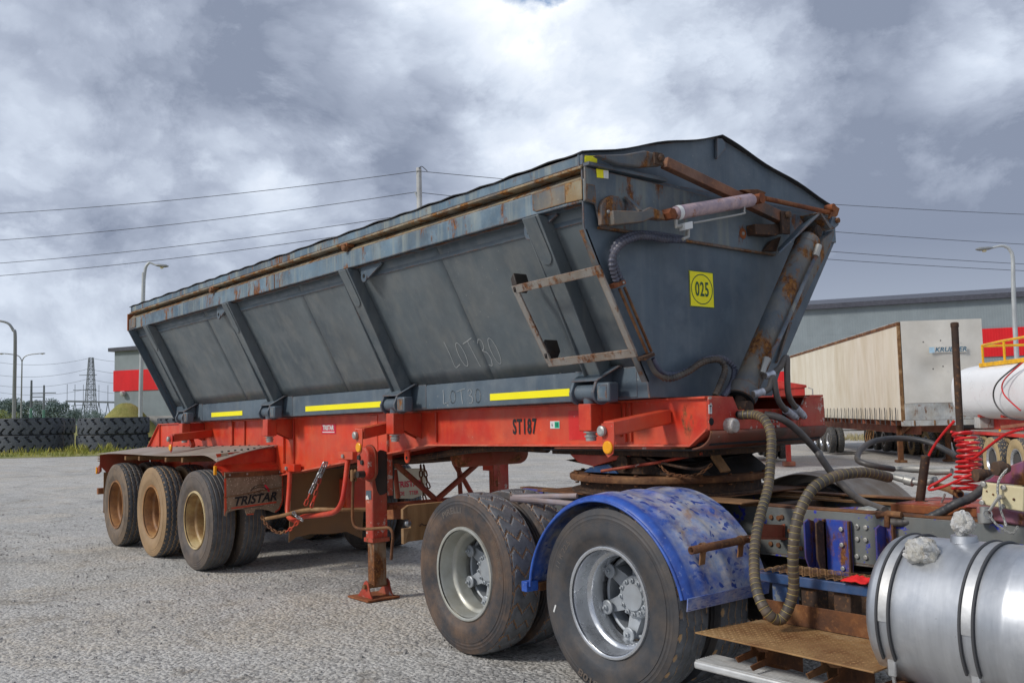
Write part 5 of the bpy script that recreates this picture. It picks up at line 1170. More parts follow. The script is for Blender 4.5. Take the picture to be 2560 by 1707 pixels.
m = MB(); m.tube(spline([(6.610, -1.069, 0.744), (6.620, -1.054, 0.758), (6.620, -1.034, 0.747), (6.620, -0.993, 0.746)], 4), .005, 6); m.build('lamp_lead', M['rust_dark'], TB)
# --- fifth wheel on its ball-race
m = MB(); m.lathe([(1.085, .60), (1.085, .665), (1.098, .672), (1.118, .672), (1.125, .66), (1.125, .56), (1.11, .55)], (8.05, 0, 0), (0,0,1), 72); BR = m.build('ball_race', M['rust'], PM)
m = MB(); m.lathe([(1.02, .60), (1.086, .60)], (8.05, 0, 0), (0,0,1), 64); m.lathe([(1.008, .56), (1.008, .66), (1.02, .66), (1.02, .56)], (8.05, 0, 0), (0,0,1), 64); m.build('race_ring', M['rust_dark'], BR)
for k in range(20):
    a = R(18*k+5); put('bolt', bolt_me, BR, (8.05+.635*math.cos(a), .635*math.sin(a), 1.075), (R(90), 0, 0))
for k in range(20):
    a = R(18*k+5); put('bolt', bolt_me, BR, (8.05+.635*math.cos(a), .635*math.sin(a), 1.126), (R(-90), 0, 0))
m = MB(); m.box(7.40, 8.72, -.62, .62, .996, 1.006); m.build('mounting_plate', M['rust'], PM, .003)
m = MB(); m.box(8.30, 9.1, -.60, -.40, 1.0065, 1.016); m.build('mounting_plate', M['rust_tan'], PM, .003)
for s in (-1, 1):
    m = MB(); m.prism([(7.62, s*.40, 1.125), (8.44, s*.40, 1.125), (8.16, s*.40, 1.235), (7.92, s*.40, 1.235)], (0, -s*.08, 0)); m.build('saddle', M['rust_dark'], PM, .006)
    m = MB(); m.lathe([(0, .05), (.03, .05), (.03, 0)], (8.04, s*.41, 1.20), (0,s,0), 20); m.build('saddle_pin', M['rust_dark'], PM)
m = MB(); m.prism([(7.66, -.425, 1.126), (7.98, -.425, 1.126), (7.90, -.425, 1.185), (7.72, -.425, 1.16)], (0, .02, 0)); m.build('saddle_plate', M['blue_step'], PM, .003)
m = MB(); m.prism([(7.52, -.42, 1.243), (7.60, -.42, 1.19), (7.75, -.42, 1.165), (8.10, -.42, 1.243)], (0, .03, 0)); m.build('jaw_guide', M['red'], PM, .004)
m = MB(); m.prism([(7.45, -.40, 1.20), (8.55, -.40, 1.20), (8.35, -.30, 1.15), (7.7, -.30, 1.15)], (0, .7, .042)); m.build('fifth_wheel_plate', M['grease'], PM, .006)
for (a, b_) in (((7.960, -0.550, 1.149), (8.377, -0.450, 1.212)), ((8.377, -0.450, 1.212), (8.630, -0.350, 1.266))):
    m = MB(); m.cyl(a, b_, .010, 8); m.build('release_handle', M['red_worn'], PM)
m = MB(); m.tube(spline([(8.229, -0.400, 1.231), (8.416, -0.450, 1.204), (8.657, -0.450, 1.178), (8.735, -0.400, 1.206)], 5), .009, 8); m.build('release_rod', M['rust_dark'], PM)
chain(PM, [(8.371, -0.450, 1.199), (8.459, -0.470, 1.149), (8.593, -0.470, 1.137), (8.697, -0.450, 1.156), (8.761, -0.400, 1.223)], ['rust'], step=.030, sc_=.9)
for (a, b_) in (((8.687, -0.300, 1.249), (8.764, -0.300, 1.157)), ((8.203, -0.350, 1.159), (8.266, -0.350, 1.135))):
    m = MB(); m.beam(a, b_, .08, .02); m.build('ramp_plate', M['rust_tan'], PM, .003)
m = MB(); m.prism([(8.30, -.25, 1.126), (8.62, -.25, 1.126), (8.45, -.25, 1.24), (8.28, -.25, 1.24)], (0, .6, 0)); m.build('ramp_block', M['grease'], PM)
# cross members, springs and the dark works between the rails
for x in (7.1, 8.02, 8.95, 9.75, 10.5):
    m = MB(); m.box(x-.05, x+.05, -.34, .34, .76, .96); m.build('cross_member', M['rust_dark'], PM, .004)
m = MB(); m.cyl((8.8, 0, .62), (11, 0, .78), .055, 14); m.build('drive_shaft', M['grease'], PM)
for y in (-.52, .52):
    m = MB()
    m.prism([(7.25, y-.04, .60), (8.02, y-.04, .74), (8.80, y-.04, .60), (8.80, y-.04, .56), (8.02, y-.04, .64), (7.25, y-.04, .56)], (0, .08, 0)); m.build('spring_pack', M['rust_dark'], PM, .004)
m = MB(); m.lathe([(0, 0), (0, .10), (.04, .12), (.22, .12), (.26, .10), (.26, 0)], (9.28, -.47, .46), (-1,.1,0), 20); m.build('brake_chamber', M['grease'], PM)
m = MB(); m.box(9.30, 9.95, -.40, .40, .42, .60); m.build('gear_case', M['grease'], PM, .02)
m = MB(); m.lathe([(0, 0), (0, .11), (.5, .11), (.5, 0)], (9.45, -.30, .52), (1,0,0), 20); m.build('air_reservoir', M['rust_dark'], PM)
m = MB(); m.prism([(8.938, -0.440, 1.004), (9.012, -0.440, 1.004), (9.090, -0.440, 1.003), (9.089, -0.440, 0.986), (9.016, -0.440, 0.979), (8.937, -0.440, 0.983)], (0, .1, 0)); m.build('rail_plate', M['rust_tan'], PM, .003)
m = MB(); m.beam((8.583, 0.360, 0.977), (9.117, 0.360, 0.969), .06, .015); m.beam((8.626, 0.300, 0.964), (9.493, 0.300, 0.962), .05, .012); m.build('rail_strip', M['rust_tan'], PM)
m = MB(); m.cyl((9.149, -0.100, 0.929), (9.522, -0.100, 0.966), .016, 8); m.build('blue_pipe', M['blue'], PM)
m = MB(); m.tube([(9.537, -0.150, 0.953), (9.591, -0.150, 0.960), (9.635, -0.150, 0.951)], [.03, .034, .03], 12); m.build('rail_hose_end', M['rim_dusty'], PM)

# --- catwalk, steps
m = MB(); m.prism([(9.29, -1.25, .452), (10.24, -1.275, .452), (10.24, -.805, .452), (9.35, -.80, .452)], (0, 0, .008)); CW = m.build('catwalk_plate', M['checker'], PM, .002)
tread = MB(); tread.prism([(-.013, -.003, 0), (0, -.006, 0), (.013, -.003, 0), (.013, .003, 0), (0, .006, 0), (-.013, .003, 0)], (0, 0, .0035)); tread_me = tread.mesh('tread_bar', smooth=0); tread_me.materials.append(M['checker'])
tb = MB()
for i in range(32):
    for j in range(15):
        x = 9.315+i*.0285; y = -1.235+j*.0285
        a = R(45) if (i+j) % 2 else R(-45); ca, sa = math.cos(a), math.sin(a)
        if y > -.82 or x > 10.22: continue
        for dz in (0,):
            q = [(-.0115, 0), (0, -.0035), (.0115, 0), (0, .0035)]
            tb.add([(x+u*ca-v*sa, y+u*sa+v*ca, .4602) for u, v in q] + [(x, y, .4632)], [(0,1,4),(1,2,4),(2,3,4),(3,0,4)])
tb.build('tread_pattern', M['checker'], CW, smooth=0); tag(bpy.data.objects['tread_pattern'], kind='stuff')
m = MB(); m.box(9.36, 10.2, -.806, -.798, .462, .566); m.build('kick_plate', M['rust'], CW, .002)
for i, x in enumerate((9.50, 9.88)):
    V = []
    prof = [(-1.22, .45), (-.82, .45)] + [(-.90+.10*math.cos(a), .36+.10*math.sin(a)) for a in (R(0), R(-25), R(-50))] 
    m = MB(); P = [(x, -1.10, .450), (x, -1.10, .385), (x, -1.22, .372), (x, -1.20, .345), (x, -1.06, .352), (x, -1.04, .26), (x, -.80, .24), (x, -.80, .44)]
    m.prism(P, (.008, 0, 0)); SB = m.build('step_hanger', M['rust'], CW, .002)
    m = MB(); m.prism([(x+.008, -1.10, .448), (x+.10, -1.10, .448), (x+.10, -1.10, .392), (x+.05, -1.10, .385), (x+.008, -1.10, .42)], (0, .006, 0)); m.build('hanger_web', M['rust'], SB)
    m = MB(); m.prism([(x+.075, -1.09, .448), (x+.075, -1.09, .36), (x+.075, -1.21, .345), (x+.075, -1.19, .32), (x+.075, -1.05, .33), (x+.075, -.80, .24), (x+.075, -.80, .448)], (.008, 0, 0)); m.build('hanger_web', M['rust'], SB, .002)
m = MB(); m.box(9.22, 10.3, -1.19, -1.02, .262, .30); AS = m.build('alloy_step', M['alu_step'], PM, .012, seg=3)
for k in range(9):
    m = MB(); y = -1.178+k*.0178; m.box(9.225, 10.3, y, y+.008, .3005, .3045); m.build('step_ridge', M['alu_step'], AS)
m = MB(); m.box(9.33, 9.98, -.805, -.785, .652, .70); GR = m.build('grating_edge', M['blue_step'], PM, .004)
m = MB(); m.box(9.33, 9.345, -.785, -.57, .66, .70); m.build('grating_frame', M['blue_step'], GR, .003)
gr = MB()
for r in range(7):
    y = -.795+r*.033
    for c in range(15):
        x = 9.335+c*.044+(.022 if r % 2 else 0)
        gr.tube([(x, y, .703), (x+.011, y+.014, .709), (x+.022, y+.0165, .711), (x+.033, y+.014, .709), (x+.044, y, .703)], .0017, 4, caps=False)
        gr.tube([(x, y+.033, .703), (x+.011, y+.019, .709), (x+.022, y+.0165, .711), (x+.033, y+.019, .709), (x+.044, y+.033, .703)], .0017, 4, caps=False)
tag(gr.build('expanded_mesh', M['rust_tan'], GR, smooth=60), kind='stuff')
for x in (9.45, 9.62, 9.80):
    m = MB(); m.box(x-.045, x+.045, -.78, -.68, .46, .65); m.build('grating_post', M['blue_step'] if x < 9.5 else M['rust_dark'], GR, .006)
# red rag lying on the grating
m = MB(); rp = Vector((9.895, -0.774, 0.712)); V = []; n = 12
for j in range(n+1):
    for i in range(n+1):
        u, v = i/n-.5, j/n-.5; V.append((rp.x+u*.13, rp.y+v*.12, .714+.02*max(0, noise.noise(Vector((u*5, v*5, 2.2)))+.6)*(1-abs(u)*1.2)*(1-abs(v)*1.2)*1.6))
m.add(V, [(j*(n+1)+i, j*(n+1)+i+1, (j+1)*(n+1)+i+1, (j+1)*(n+1)+i) for j in range(n) for i in range(n)])
RG = m.build('rag', M['cloth_red'], smooth=60); sd = RG.modifiers.new('t', 'SOLIDIFY'); sd.thickness = .004; tag(RG, 'crumpled red rag lying on the grating beside the fuel tank', 'rag')

# --- fuel tank
tc_, tr_ = Vector((10.18, -.935, .66)), .31
m = MB(); pr = [(0, 0), (0, .22), (.006, .285), (.022, .303), (.04, .310), (.55, .310), (.558, .313), (.575, .313), (.583, .310), (.66, .310), (.70, .300), (.72, .28), (.73, .20), (.73, 0)]
m.lathe(pr, tc_, (1,0,0), 72); TK = m.build('fuel_tank', M['alu'], PM, smooth=40)
for x in (10.275, 10.615):
    m = MB(); m.lathe([(-.020, .3115), (.020, .3115), (.020, .3150), (-.020, .3150), (-.020, .3115)], (x, tc_.y, tc_.z), (1,0,0), 72, seg=(R(-60), R(180))); m.build('tank_strap', M['strap'], TK)
    for e in (-.027, .024):
        pts = [(x+e, tc_.y+.316*math.cos(a), tc_.z+.316*math.sin(a)) for a in [R(60)+R(150)*k/30 for k in range(31)]]
        m = MB(); m.tube(pts, .0062, 8); m.build('strap_rubber', M['strap_rubber'], TK)
    a = R(218); p = Vector((x, tc_.y+.322*math.cos(a), tc_.z+.322*math.sin(a)))
    m = MB(); m.box(p.x-.018, p.x+.018, p.y-.012, p.y+.004, p.z-.03, p.z+.05); m.build('strap_buckle', M['strap'], TK, .006)
    m = MB(); m.cyl((p.x, p.y, p.z-.02), (p.x+.0, p.y+.02, p.z-.12), .008, 8); m.build('strap_bolt', M['strap'], TK)
    m = MB(); m.prism([(x-.05, -1.19, .395), (x+.05, -1.19, .395), (x+.05, -.45, .395), (x-.05, -.45, .395)], (0, 0, -.008)); CR = m.build('tank_cradle', M['rust'], TK, .002)
    for e in (-.05, .044): m = MB(); m.prism([(x+e, -1.19, .39), (x+e, -.45, .39), (x+e, -.45, .25), (x+e, -1.10, .28)], (.006, 0, 0)); m.build('cradle_web', M['rust'] if e < 0 else M['purple'], CR)
def wrapped(cx, cy, cz, rx, rz, name, seed):
    m = MB(); nu, nv = 40, 24; V = []
    for j in range(nv+1):
        ph = math.pi*j/nv
        for i in range(nu):
            th = 2*math.pi*i/nu; d = Vector((math.sin(ph)*math.cos(th), math.sin(ph)*math.sin(th), math.cos(ph)))
            f = 1.05 + .24*noise.noise(d*1.7+Vector((seed, 0, 0))) - .30*abs(noise.noise(d*2.9+Vector((0, seed, 0)))) - .12*abs(noise.noise(d*6.1+Vector((seed, seed, 0))))
            V.append((cx+d.x*rx*f, cy+d.y*rx*f, cz+d.z*rz*f))
    m.add(V, [(j*nu+i, (j+1)*nu+i, (j+1)*nu+(i+1) % nu, j*nu+(i+1) % nu) for j in range(nv) for i in range(nu)])
    return m.build(name, M['plastic_wrap'], TK, smooth=50)
c1 = Vector((10.380, -1.110, 0.942)); wrapped(c1.x, c1.y, c1.z-.005, .072, .055, 'wrapped_filler', 3.1)
c2 = Vector((10.483, -0.950, 1.047)); wrapped(c2.x, c2.y, c2.z-.005, .047, .050, 'wrapped_breather', 8.4)
m = MB(); m.lathe([(0, .055), (.03, .05), (.03, 0)], (c2.x, c2.y, .963), (0,0,1), 18); m.build('breather_neck', M['alu'], TK)

# --- hose mast, couplings, suzi coil
m = MB(); m.tube([(9.950, 0.186, 1.946), (9.980, 0.110, 1.173)], .0185, 16); m.lathe([(-.01, .021), (.012, .021), (.016, .014), (.016, 0)], (9.950, 0.186, 1.950), (0,0,1), 16); m.build('hose_mast', M['rust_dark'], PM)
m = MB(); m.tube([(9.908, -0.120, 1.267), (9.846, -0.120, 0.943)], .0225, 16); m.build('hose_post', M['rust_dark'], PM)
m = MB(); m.tube([(9.902, -0.130, 1.035), (9.889, -0.130, 0.954)], .018, 14); m.build('post_socket', M['rust_dark'], PM)
m = MB(); m.box(9.80, 10.30, -.30, .15, .99, 1.030); TRY = m.build('hose_tray', M['rust_orange'], PM, .004)
m = MB(); m.box(9.82, 10.28, -.28, .13, 1.0305, 1.034); m.build('tray_floor', M['red_worn'], TRY)
m = MB(); m.tube([(10.013, -0.150, 1.080), (9.972, -0.150, 0.989)], .006, 8); m.build('mast_stay', M['zinc'], PM)
m = MB(); m.tube([(9.903, -0.020, 1.107), (9.985, -0.050, 1.096), (10.074, -0.120, 1.078)], [.018, .019, .021], 12, caps=True); m.build('hose_cradle', M['rust_tan'], PM)
m = MB(); m.tube([(10.075, -0.122, 1.078), (10.078, -0.124, 1.077)], .014, 12); m.build('cradle_bore_shade', M['black_void'], PM)  # black end plug paints the dark inside of the tube
for nm, pts, rad in (('hose_coupling', [(9.603, 0.100, 1.179), (9.655, 0.100, 1.179), (9.692, 0.090, 1.181), (9.715, 0.090, 1.183), (9.782, 0.080, 1.182), (9.819, 0.080, 1.173), (9.858, 0.070, 1.173), (9.951, 0.060, 1.178)], [.0135, .0135, .018, .022, .020, .0175, .020, .0175]), ('hose_coupling', [(9.654, -0.030, 1.148), (9.677, -0.030, 1.145), (9.734, -0.030, 1.133), (9.742, -0.030, 1.131), (9.783, -0.030, 1.122), (9.789, -0.030, 1.121), (9.813, -0.030, 1.120), (9.910, -0.030, 1.133)], [.012, .018, .019, .026, .026, .016, .016, .024])):
    m = MB(); m.tube(pts, rad, 16); m.build(nm, M['zinc'], PM, smooth=25)
# gladhand plate and its chained pins
m = MB(); m.prism([(10.375, -0.520, 1.177), (10.550, -0.520, 1.162), (10.543, -0.520, 1.055), (10.359, -0.520, 1.077)], (0, .03, 0)); GL = m.build('terminal_cover', M['cream_plate'], PM, .006)
for uv in ((10.380, -0.522, 1.169), (10.368, -0.522, 1.087), (10.466, -0.522, 1.158), (10.456, -0.522, 1.075)): put('bolt', bolt_z, GL, uv)
for uv, r in (((10.417, -0.522, 1.125), .005), ((10.505, -0.522, 1.108), .006), ((10.390, -0.522, 1.138), .004)):
    m = MB(); m.lathe([(0, r), (.004, r*.7), (.004, 0)], uv, (0,-1,0), 10); m.build('rust_spot', M['rust'], GL)
m = MB(); m.cyl((10.460, -0.520, 1.115), (10.469, -0.580, 1.121), .010, 10); m.tube([(10.469, -0.580, 1.121), (10.466, -0.590, 1.114), (10.432, -0.600, 1.060)], .007, 8); m.build('lock_pin', M['zinc'], GL)
m = MB(); rc = Vector((10.425, -0.600, 1.046)); m.tube([rc+Vector((.018*math.cos(a), 0, .018*math.sin(a))) for a in [2*math.pi*k/20 for k in range(20)]], .003, 6, closed=True); m.build('pin_ring', M['steel'], GL)
chain(PM, [(10.488, -0.530, 1.239), (10.460, -0.545, 1.197), (10.451, -0.550, 1.152), (10.454, -0.550, 1.108), (10.464, -0.560, 1.059), (10.476, -0.560, 1.021), (10.487, -0.570, 0.993)], ['zinc'], step=.0165, sc_=.50)
chain(PM, [(10.434, -0.600, 1.036), (10.455, -0.600, 1.008), (10.473, -0.590, 0.989), (10.515, -0.580, 0.967), (10.536, -0.570, 0.999)], ['zinc'], step=.0165, sc_=.50)
m = MB(); m.prism([(10.417, -0.400, 1.235), (10.507, -0.400, 1.272), (10.500, -0.400, 1.159), (10.321, -0.400, 1.170), (10.347, -0.400, 1.180)], (0, .25, 0)); m.build('pedestal', M['purple'], PM, .02)
m = MB(); m.prism([(10.304, -0.450, 1.064), (10.514, -0.450, 1.041), (10.510, -0.450, 0.984), (10.300, -0.450, 1.005)], (0, .3, 0)); m.build('pedestal', M['purple'], PM, .01)
m = MB(); m.prism([(9.973, 0.000, 1.067), (10.040, 0.000, 1.070), (10.037, 0.000, 1.012), (9.970, 0.000, 1.008)], (0, .1, 0)); m.build('pedestal', M['slate'], PM, .01)
m = MB(); m.lathe([(0, .02), (.04, .035), (.07, .03), (.07, 0)], (10.461, -0.460, 1.240), (-.4,-1,0), 16); m.build('gladhand', M['rust_dark'], PM)
m = MB(); m.lathe([(-.03, .022), (.02, .03), (.06, .03), (.06, 0)], (10.221, -0.150, 1.183), (-.5,-1,0), 16, capa=True); m.build('gladhand', M['rust_dark'], PM)
m = MB(); m.lathe([(0, .03), (.04, .032), (.04, .02), (.07, .02), (.07, 0)], (10.347, -0.460, 0.991), (0,0,1), 16); m.build('pedestal_foot', M['zinc'], PM)
# T handle of the valve
m = MB(); m.tube([(9.861, -0.440, 0.993), (9.858, -0.440, 0.932)], .016, 12); m.tube([(9.806, -0.440, 0.984), (9.829, -0.440, 0.987), (9.863, -0.440, 0.996), (9.935, -0.440, 0.994)], [.018, .010, .017, .016], 12); m.build('tee_valve', M['rust'], PM)

# ------------------------------------------------------------------ lines that join truck and trailer: each can be uncoupled and lifted away
def wrap_hose(name, pts, r, label, stripe=True, mat='hose_wrap', pitch=.034):
    path = resample(spline(pts, 14), .006); m = MB()
    per = max(2, int(pitch/.006))
    rs = [r*(1+.13*(((i % per)/per))) for i in range(len(path))]
    m.tube(path, rs, 18); H = m.build(name, M[mat], None, smooth=25)
    tag(H, label, 'hose')
    if stripe:
        for i in range(per, len(path)-2, per):
            mm = MB(); mm.tube([path[i].lerp(path[i+1], .0), path[i].lerp(path[i+1], .38)], r*1.14, 18, caps=False); mm.build('wrap_stripe', M['hose_stripe'], H, smooth=0)
    return H
wrap_hose('hydraulic_hose', [(8.900, -0.332, 1.492), (9.000, -0.306, 1.491), (9.100, -0.351, 1.454), (9.160, -0.390, 1.375), (9.200, -0.459, 1.244), (9.240, -0.549, 1.102), (9.300, -0.717, 0.954), (9.360, -0.843, 0.840), (9.430, -0.951, 0.718), (9.500, -1.018, 0.625), (9.550, -1.019, 0.551), (9.580, -0.972, 0.518), (9.610, -0.942, 0.569), (9.630, -0.917, 0.669), (9.650, -0.941, 0.809), (9.660, -0.928, 0.944), (9.670, -0.887, 1.043), (9.690, -0.815, 1.134), (9.720, -0.723, 1.178), (9.750, -0.619, 1.197), (9.780, -0.474, 1.197), (9.800, -0.295, 1.162)], .0245, 'yellow striped spiral wrapped hose looping down in front of the truck frame')
m = MB(); H2 = None
m.tube(spline([(8.900, -0.080, 1.491), (8.980, -0.044, 1.468), (9.020, 0.066, 1.393), (9.050, 0.233, 1.249), (9.080, 0.194, 1.238), (9.120, 0.253, 1.131), (9.200, 0.280, 1.032), (9.350, 0.191, 0.979), (9.600, -0.002, 0.959)], 8), .0215, 14)
tag(m.build('suction_hose', M['hose_grey'], None), 'plain grey hose running straight from the trailer nose down to the truck frame', 'hose')
m = MB(); m.tube(spline([(9.760, -0.181, 1.198), (9.740, -0.298, 1.216), (9.700, -0.339, 1.231), (9.640, -0.318, 1.253), (9.600, -0.207, 1.301), (9.600, -0.060, 1.339), (9.660, 0.100, 1.347), (9.780, 0.146, 1.327), (9.900, 0.125, 1.280), (9.980, 0.069, 1.252)], 10), .0155, 14)
tag(m.build('return_hose', M['hose'], None), 'smooth black hose bent in a wide loop behind the dark steel post', 'hose')
wrap_hose('drain_hose', [(9.881, -0.450, 0.955), (9.939, -0.420, 0.957), (10.023, -0.380, 0.976), (10.100, -0.360, 1.015), (10.163, -0.350, 1.054), (10.206, -0.300, 1.078), (10.233, -0.250, 1.111), (10.261, -0.200, 1.155), (10.298, -0.180, 1.178)], .020, 'thick black ribbed hose rising from the tee valve behind the wrapped filler caps', stripe=False, mat='hose', pitch=.03)
# red coil
cen = [Vector((10.099, -0.120, 1.099)), Vector((10.117, -0.120, 1.177)), Vector((10.128, -0.120, 1.245)), Vector((10.132, -0.120, 1.312)), Vector((10.115, -0.120, 1.363)), Vector((10.096, -0.120, 1.397))]
axis = spline(cen, 10); P = []; turns = 11.5; N = 460
for i in range(N+1):
    u = i/N; k = u*(len(axis)-1); a = axis[min(int(k), len(axis)-2)].lerp(axis[min(int(k)+1, len(axis)-1)], k-int(k) if int(k) < len(axis)-1 else 1)
    w_ = u**1.3 if u < .55 else u**1.3
    ph = 2*math.pi*turns*(1-(1-u)**1.35); r = .060 - .012*u
    tl = .05+.5*max(0, u-.6)
    P.append(a + Vector((r*math.cos(ph), r*math.sin(ph), r*tl*math.cos(ph+1.0))))
m = MB(); m.tube(P, .0068, 8); AC = m.build('air_coil', M['hose_red'], None); tag(AC, 'red coiled air line standing round the brown mast behind the tank', 'air line')
for pts in ([(10.068, -0.120, 1.445), (10.020, -0.120, 1.397), (9.967, -0.120, 1.334), (9.928, -0.120, 1.275), (9.925, -0.120, 1.264)], [(10.105, -0.140, 1.259), (10.187, -0.200, 1.264), (10.244, -0.220, 1.298), (10.307, -0.240, 1.342), (10.380, -0.260, 1.385), (10.466, -0.280, 1.409)], [(10.058, -0.160, 1.181), (10.010, -0.200, 1.144), (9.970, -0.220, 1.117), (9.981, -0.230, 1.104), (10.054, -0.220, 1.127), (10.131, -0.200, 1.166), (10.190, -0.180, 1.193)]):
    path = resample(spline(pts, 12), .005); m = MB(); m.tube(path, [.0075 if i % 2 else .0062 for i in range(len(path))], 8); m.build('air_tail', M['hose_red'], AC)

# ------------------------------------------------------------------ far side of the yard
# materials
def corrugated(key, base, pitch=.19):
    t = NT(key); P = t.tc.outputs['Object']
    c = t.mix(t.rng(t.noise(.35, 5, .6, P), .35, .68), tuple(x*.86 for x in base), tuple(min(1, x*1.12) for x in base))
    c = t.mix(t.math('MULTIPLY', t.rng(t.noise(1.2, 6, .6, t.vec('MULTIPLY', P, (1, 1, .1))), .5, .75), .3), c, tuple(x*.72 for x in base))
    wv = t.n('ShaderNodeTexWave', wave_type='BANDS', bands_direction='X', wave_profile='SIN'); t.link(P, wv.inputs['Vector']); wv.inputs['Scale'].default_value = 1/pitch/3.14
    t.bump(wv.outputs['Fac'], .35, .02); M[key] = t.done(c, .45); return M[key]
corrugated('cladding', (.25,.29,.305)); corrugated('cladding_red', (.70,.006,.010))
plain('fascia', (.07,.072,.09), rough=.5); plain('plinth', (.36,.35,.34), rough=.9, scale=1)
plain('pole_steel', (.30,.31,.31), rough=.5, metal=.5, var=.15, scale=1); plain('pole_pale', (.50,.52,.52), rough=.5, metal=.3, var=.12, scale=1)
plain('pole_green', (.12,.26,.20), rough=.8, scale=1); plain('pole_conc', (.44,.44,.43), rough=.8, scale=1); plain('wire', (.05,.05,.055), rough=.7)
plain('lattice', (.17,.19,.21), rough=.6, scale=1); plain('lamp_glass', (.72,.62,.38), rough=.3)
# --- warehouse
BA = math.atan2(.48476574, .87464403); bo = Vector((-92.84, 25.667, 0))
WH = thing('warehouse', 'long grey metal warehouse with a red band behind the yard', 'building', (bo.x, bo.y, -.45)); WH.rotation_euler = (0, 0, BA)
def wpart(name, b, mat, bevel=0):
    me = b.mesh(name); me.materials.append(M[mat]); o = bpy.data.objects.new(name, me); col.objects.link(o); o.parent = WH; return o
def wbox(name, mat, *a): b = MB(); b.box(*a); return wpart(name, b, mat)
Lw, Dw = 128.0, 45.0
wbox('plinth', 'plinth', 0, Lw, 0, Dw, 0, 2.5); 
wbox('wall', 'cladding', .02, Lw-.02, .02, Dw-.02, 2.5, 5.22)
wbox('wall', 'cladding', .03, Lw-.03, .03, Dw-.03, 5.22, 7.42); wbox('red_band', 'cladding_red', -.06, 30, -.06, .02, 5.22, 7.42); wbox('red_band', 'cladding_red', -.06, .02, .021, Dw, 5.22, 7.42); wbox('red_band', 'cladding_red', 80, Lw+.06, -.06, .02, 5.22, 7.3)
wbox('wall', 'cladding', .02, Lw-.02, .02, Dw-.02, 7.42, 9.48)
b = MB(); b.prism([(-.5, -.4, 9.48), (-.5, -.4, 9.86), (-.5, Dw/2, 12.6), (-.5, Dw+.4, 9.86), (-.5, Dw+.4, 9.48)], (Lw+1.0, 0, 0)); wpart('roof', b, 'fascia')
for x, z in ((1.5, 5.0), (7.3, 6.4)):
    b = MB(); b.lathe([(0, .25), (.35, .30), (.4, .2), (.4, 0)], (x, -.08, z), (-.3,-1,-.3), 14, capa=True); wpart('flood_lamp', b, 'pole_pale')
wbox('door', 'cladding_red', 68.0, 71.2, -.08, .01, .0, 4.7)
# --- lighting columns and power lines
def ground_at(p): return gz(p[1])
def column(name, label, cat, pts, r0, r1, mat, group=None):
    P = spline(pts, 8); m = MB(); n = len(P); m.tube(P, [r0+(r1-r0)*i/(n-1) for i in range(n)], 10)
    t = thing(name, label, cat, tuple(pts[0]), group); m.build('pole', M[mat], t); return t
def lamp_head(t, p, d):
    p = Vector(p); d = Vector(d).normalized(); m = MB(); m.tube([p, p+d*.25, p+d*.75, p+d*.95], [.06, .17, .19, .08], 10)
    m.v = [(x, y, p.z+(z-p.z)*.55) for x, y, z in m.v]; H = m.build('lamp_head', M['pole_steel'], t)
    m = MB(); m.lathe([(0, .13), (-.09, .10), (-.11, 0)], p+d*.5+Vector((0,0,-.05)), (0,0,1), 12); m.build('lamp_glass', M['lamp_glass'], H)
rv = Vector((.631, .776, 0))     # across the view
b0 = Vector((-71.000, 11.710, 2.380)); b0.z = 0
t = column('street_lamp', 'tall grey lamp post curving left at the far left edge', 'street lamp', [b0, b0+Vector((0,0,4)), Vector((-70.500, 11.610, 8.420)), Vector((-70.560, 11.470, 8.990)), Vector((-70.760, 11.160, 9.520)), Vector((-71.160, 10.640, 9.740)), Vector((-71.690, 9.970, 9.840))], .16, .06, 'pole_steel', 'street lamps')
lamp_head(t, (-71.690, 9.970, 9.840), -rv)
b0 = Vector((-153.650, 29.150, 3.300)); b0.z = 0
t = column('street_lamp', 'slender double armed street lamp with two heads far left', 'street lamp', [b0, b0+Vector((0,0,5)), Vector((-152.970, 29.030, 11.390))], .16, .09, 'pole_steel', 'street lamps')
for s, p1, p2, p3 in ((-1, (-153.120, 28.760, 12.100), (-153.500, 28.250, 12.490), (-154.590, 26.870, 12.760)), (1, (-152.710, 29.260, 12.080), (-152.200, 29.840, 12.470), (-151.150, 31.120, 12.630))):
    m = MB(); m.tube(spline([(-152.970, 29.030, 11.390), p1, p2, p3], 5), .08, 8); m.build('arm', M['pole_steel'], t); lamp_head(t, p3, rv*s*2.2)
b0 = Vector((-53.360, 15.950, 2.090)); b0.z = 0
t = column('street_lamp', 'galvanised lamp post bending right behind the trailer tail', 'street lamp', [b0, Vector((-53.230, 15.920, 3.820)), Vector((-52.580, 15.860, 11.070)), Vector((-52.560, 15.870, 11.130)), Vector((-52.430, 15.940, 11.890)), Vector((-52.310, 16.060, 12.160)), Vector((-52.210, 16.170, 12.230)), Vector((-52.010, 16.440, 12.080))], .15, .06, 'pole_pale', 'street lamps')
lamp_head(t, (-52.030, 16.410, 12.080), rv+Vector((0,0,-.25)))
def zq(x, y): return None
b0 = Vector((-10.450, 49.510, 3.550)); b0.z = gz(b0.y)
t = column('street_lamp', 'galvanised lamp post curving left above the warehouse roof on the right', 'street lamp', [b0, Vector((-10.390, 49.420, 4.920)), Vector((-10.270, 49.250, 7.610)), Vector((-10.170, 49.170, 9.310)), Vector((-10.240, 49.020, 9.810)), Vector((-10.390, 48.820, 9.990)), Vector((-10.560, 48.610, 10.020)), Vector((-10.830, 48.280, 9.930))], .14, .06, 'pole_pale', 'street lamps')
lamp_head(t, (-10.810, 48.310, 9.930), -rv+Vector((0,0,-.15)))
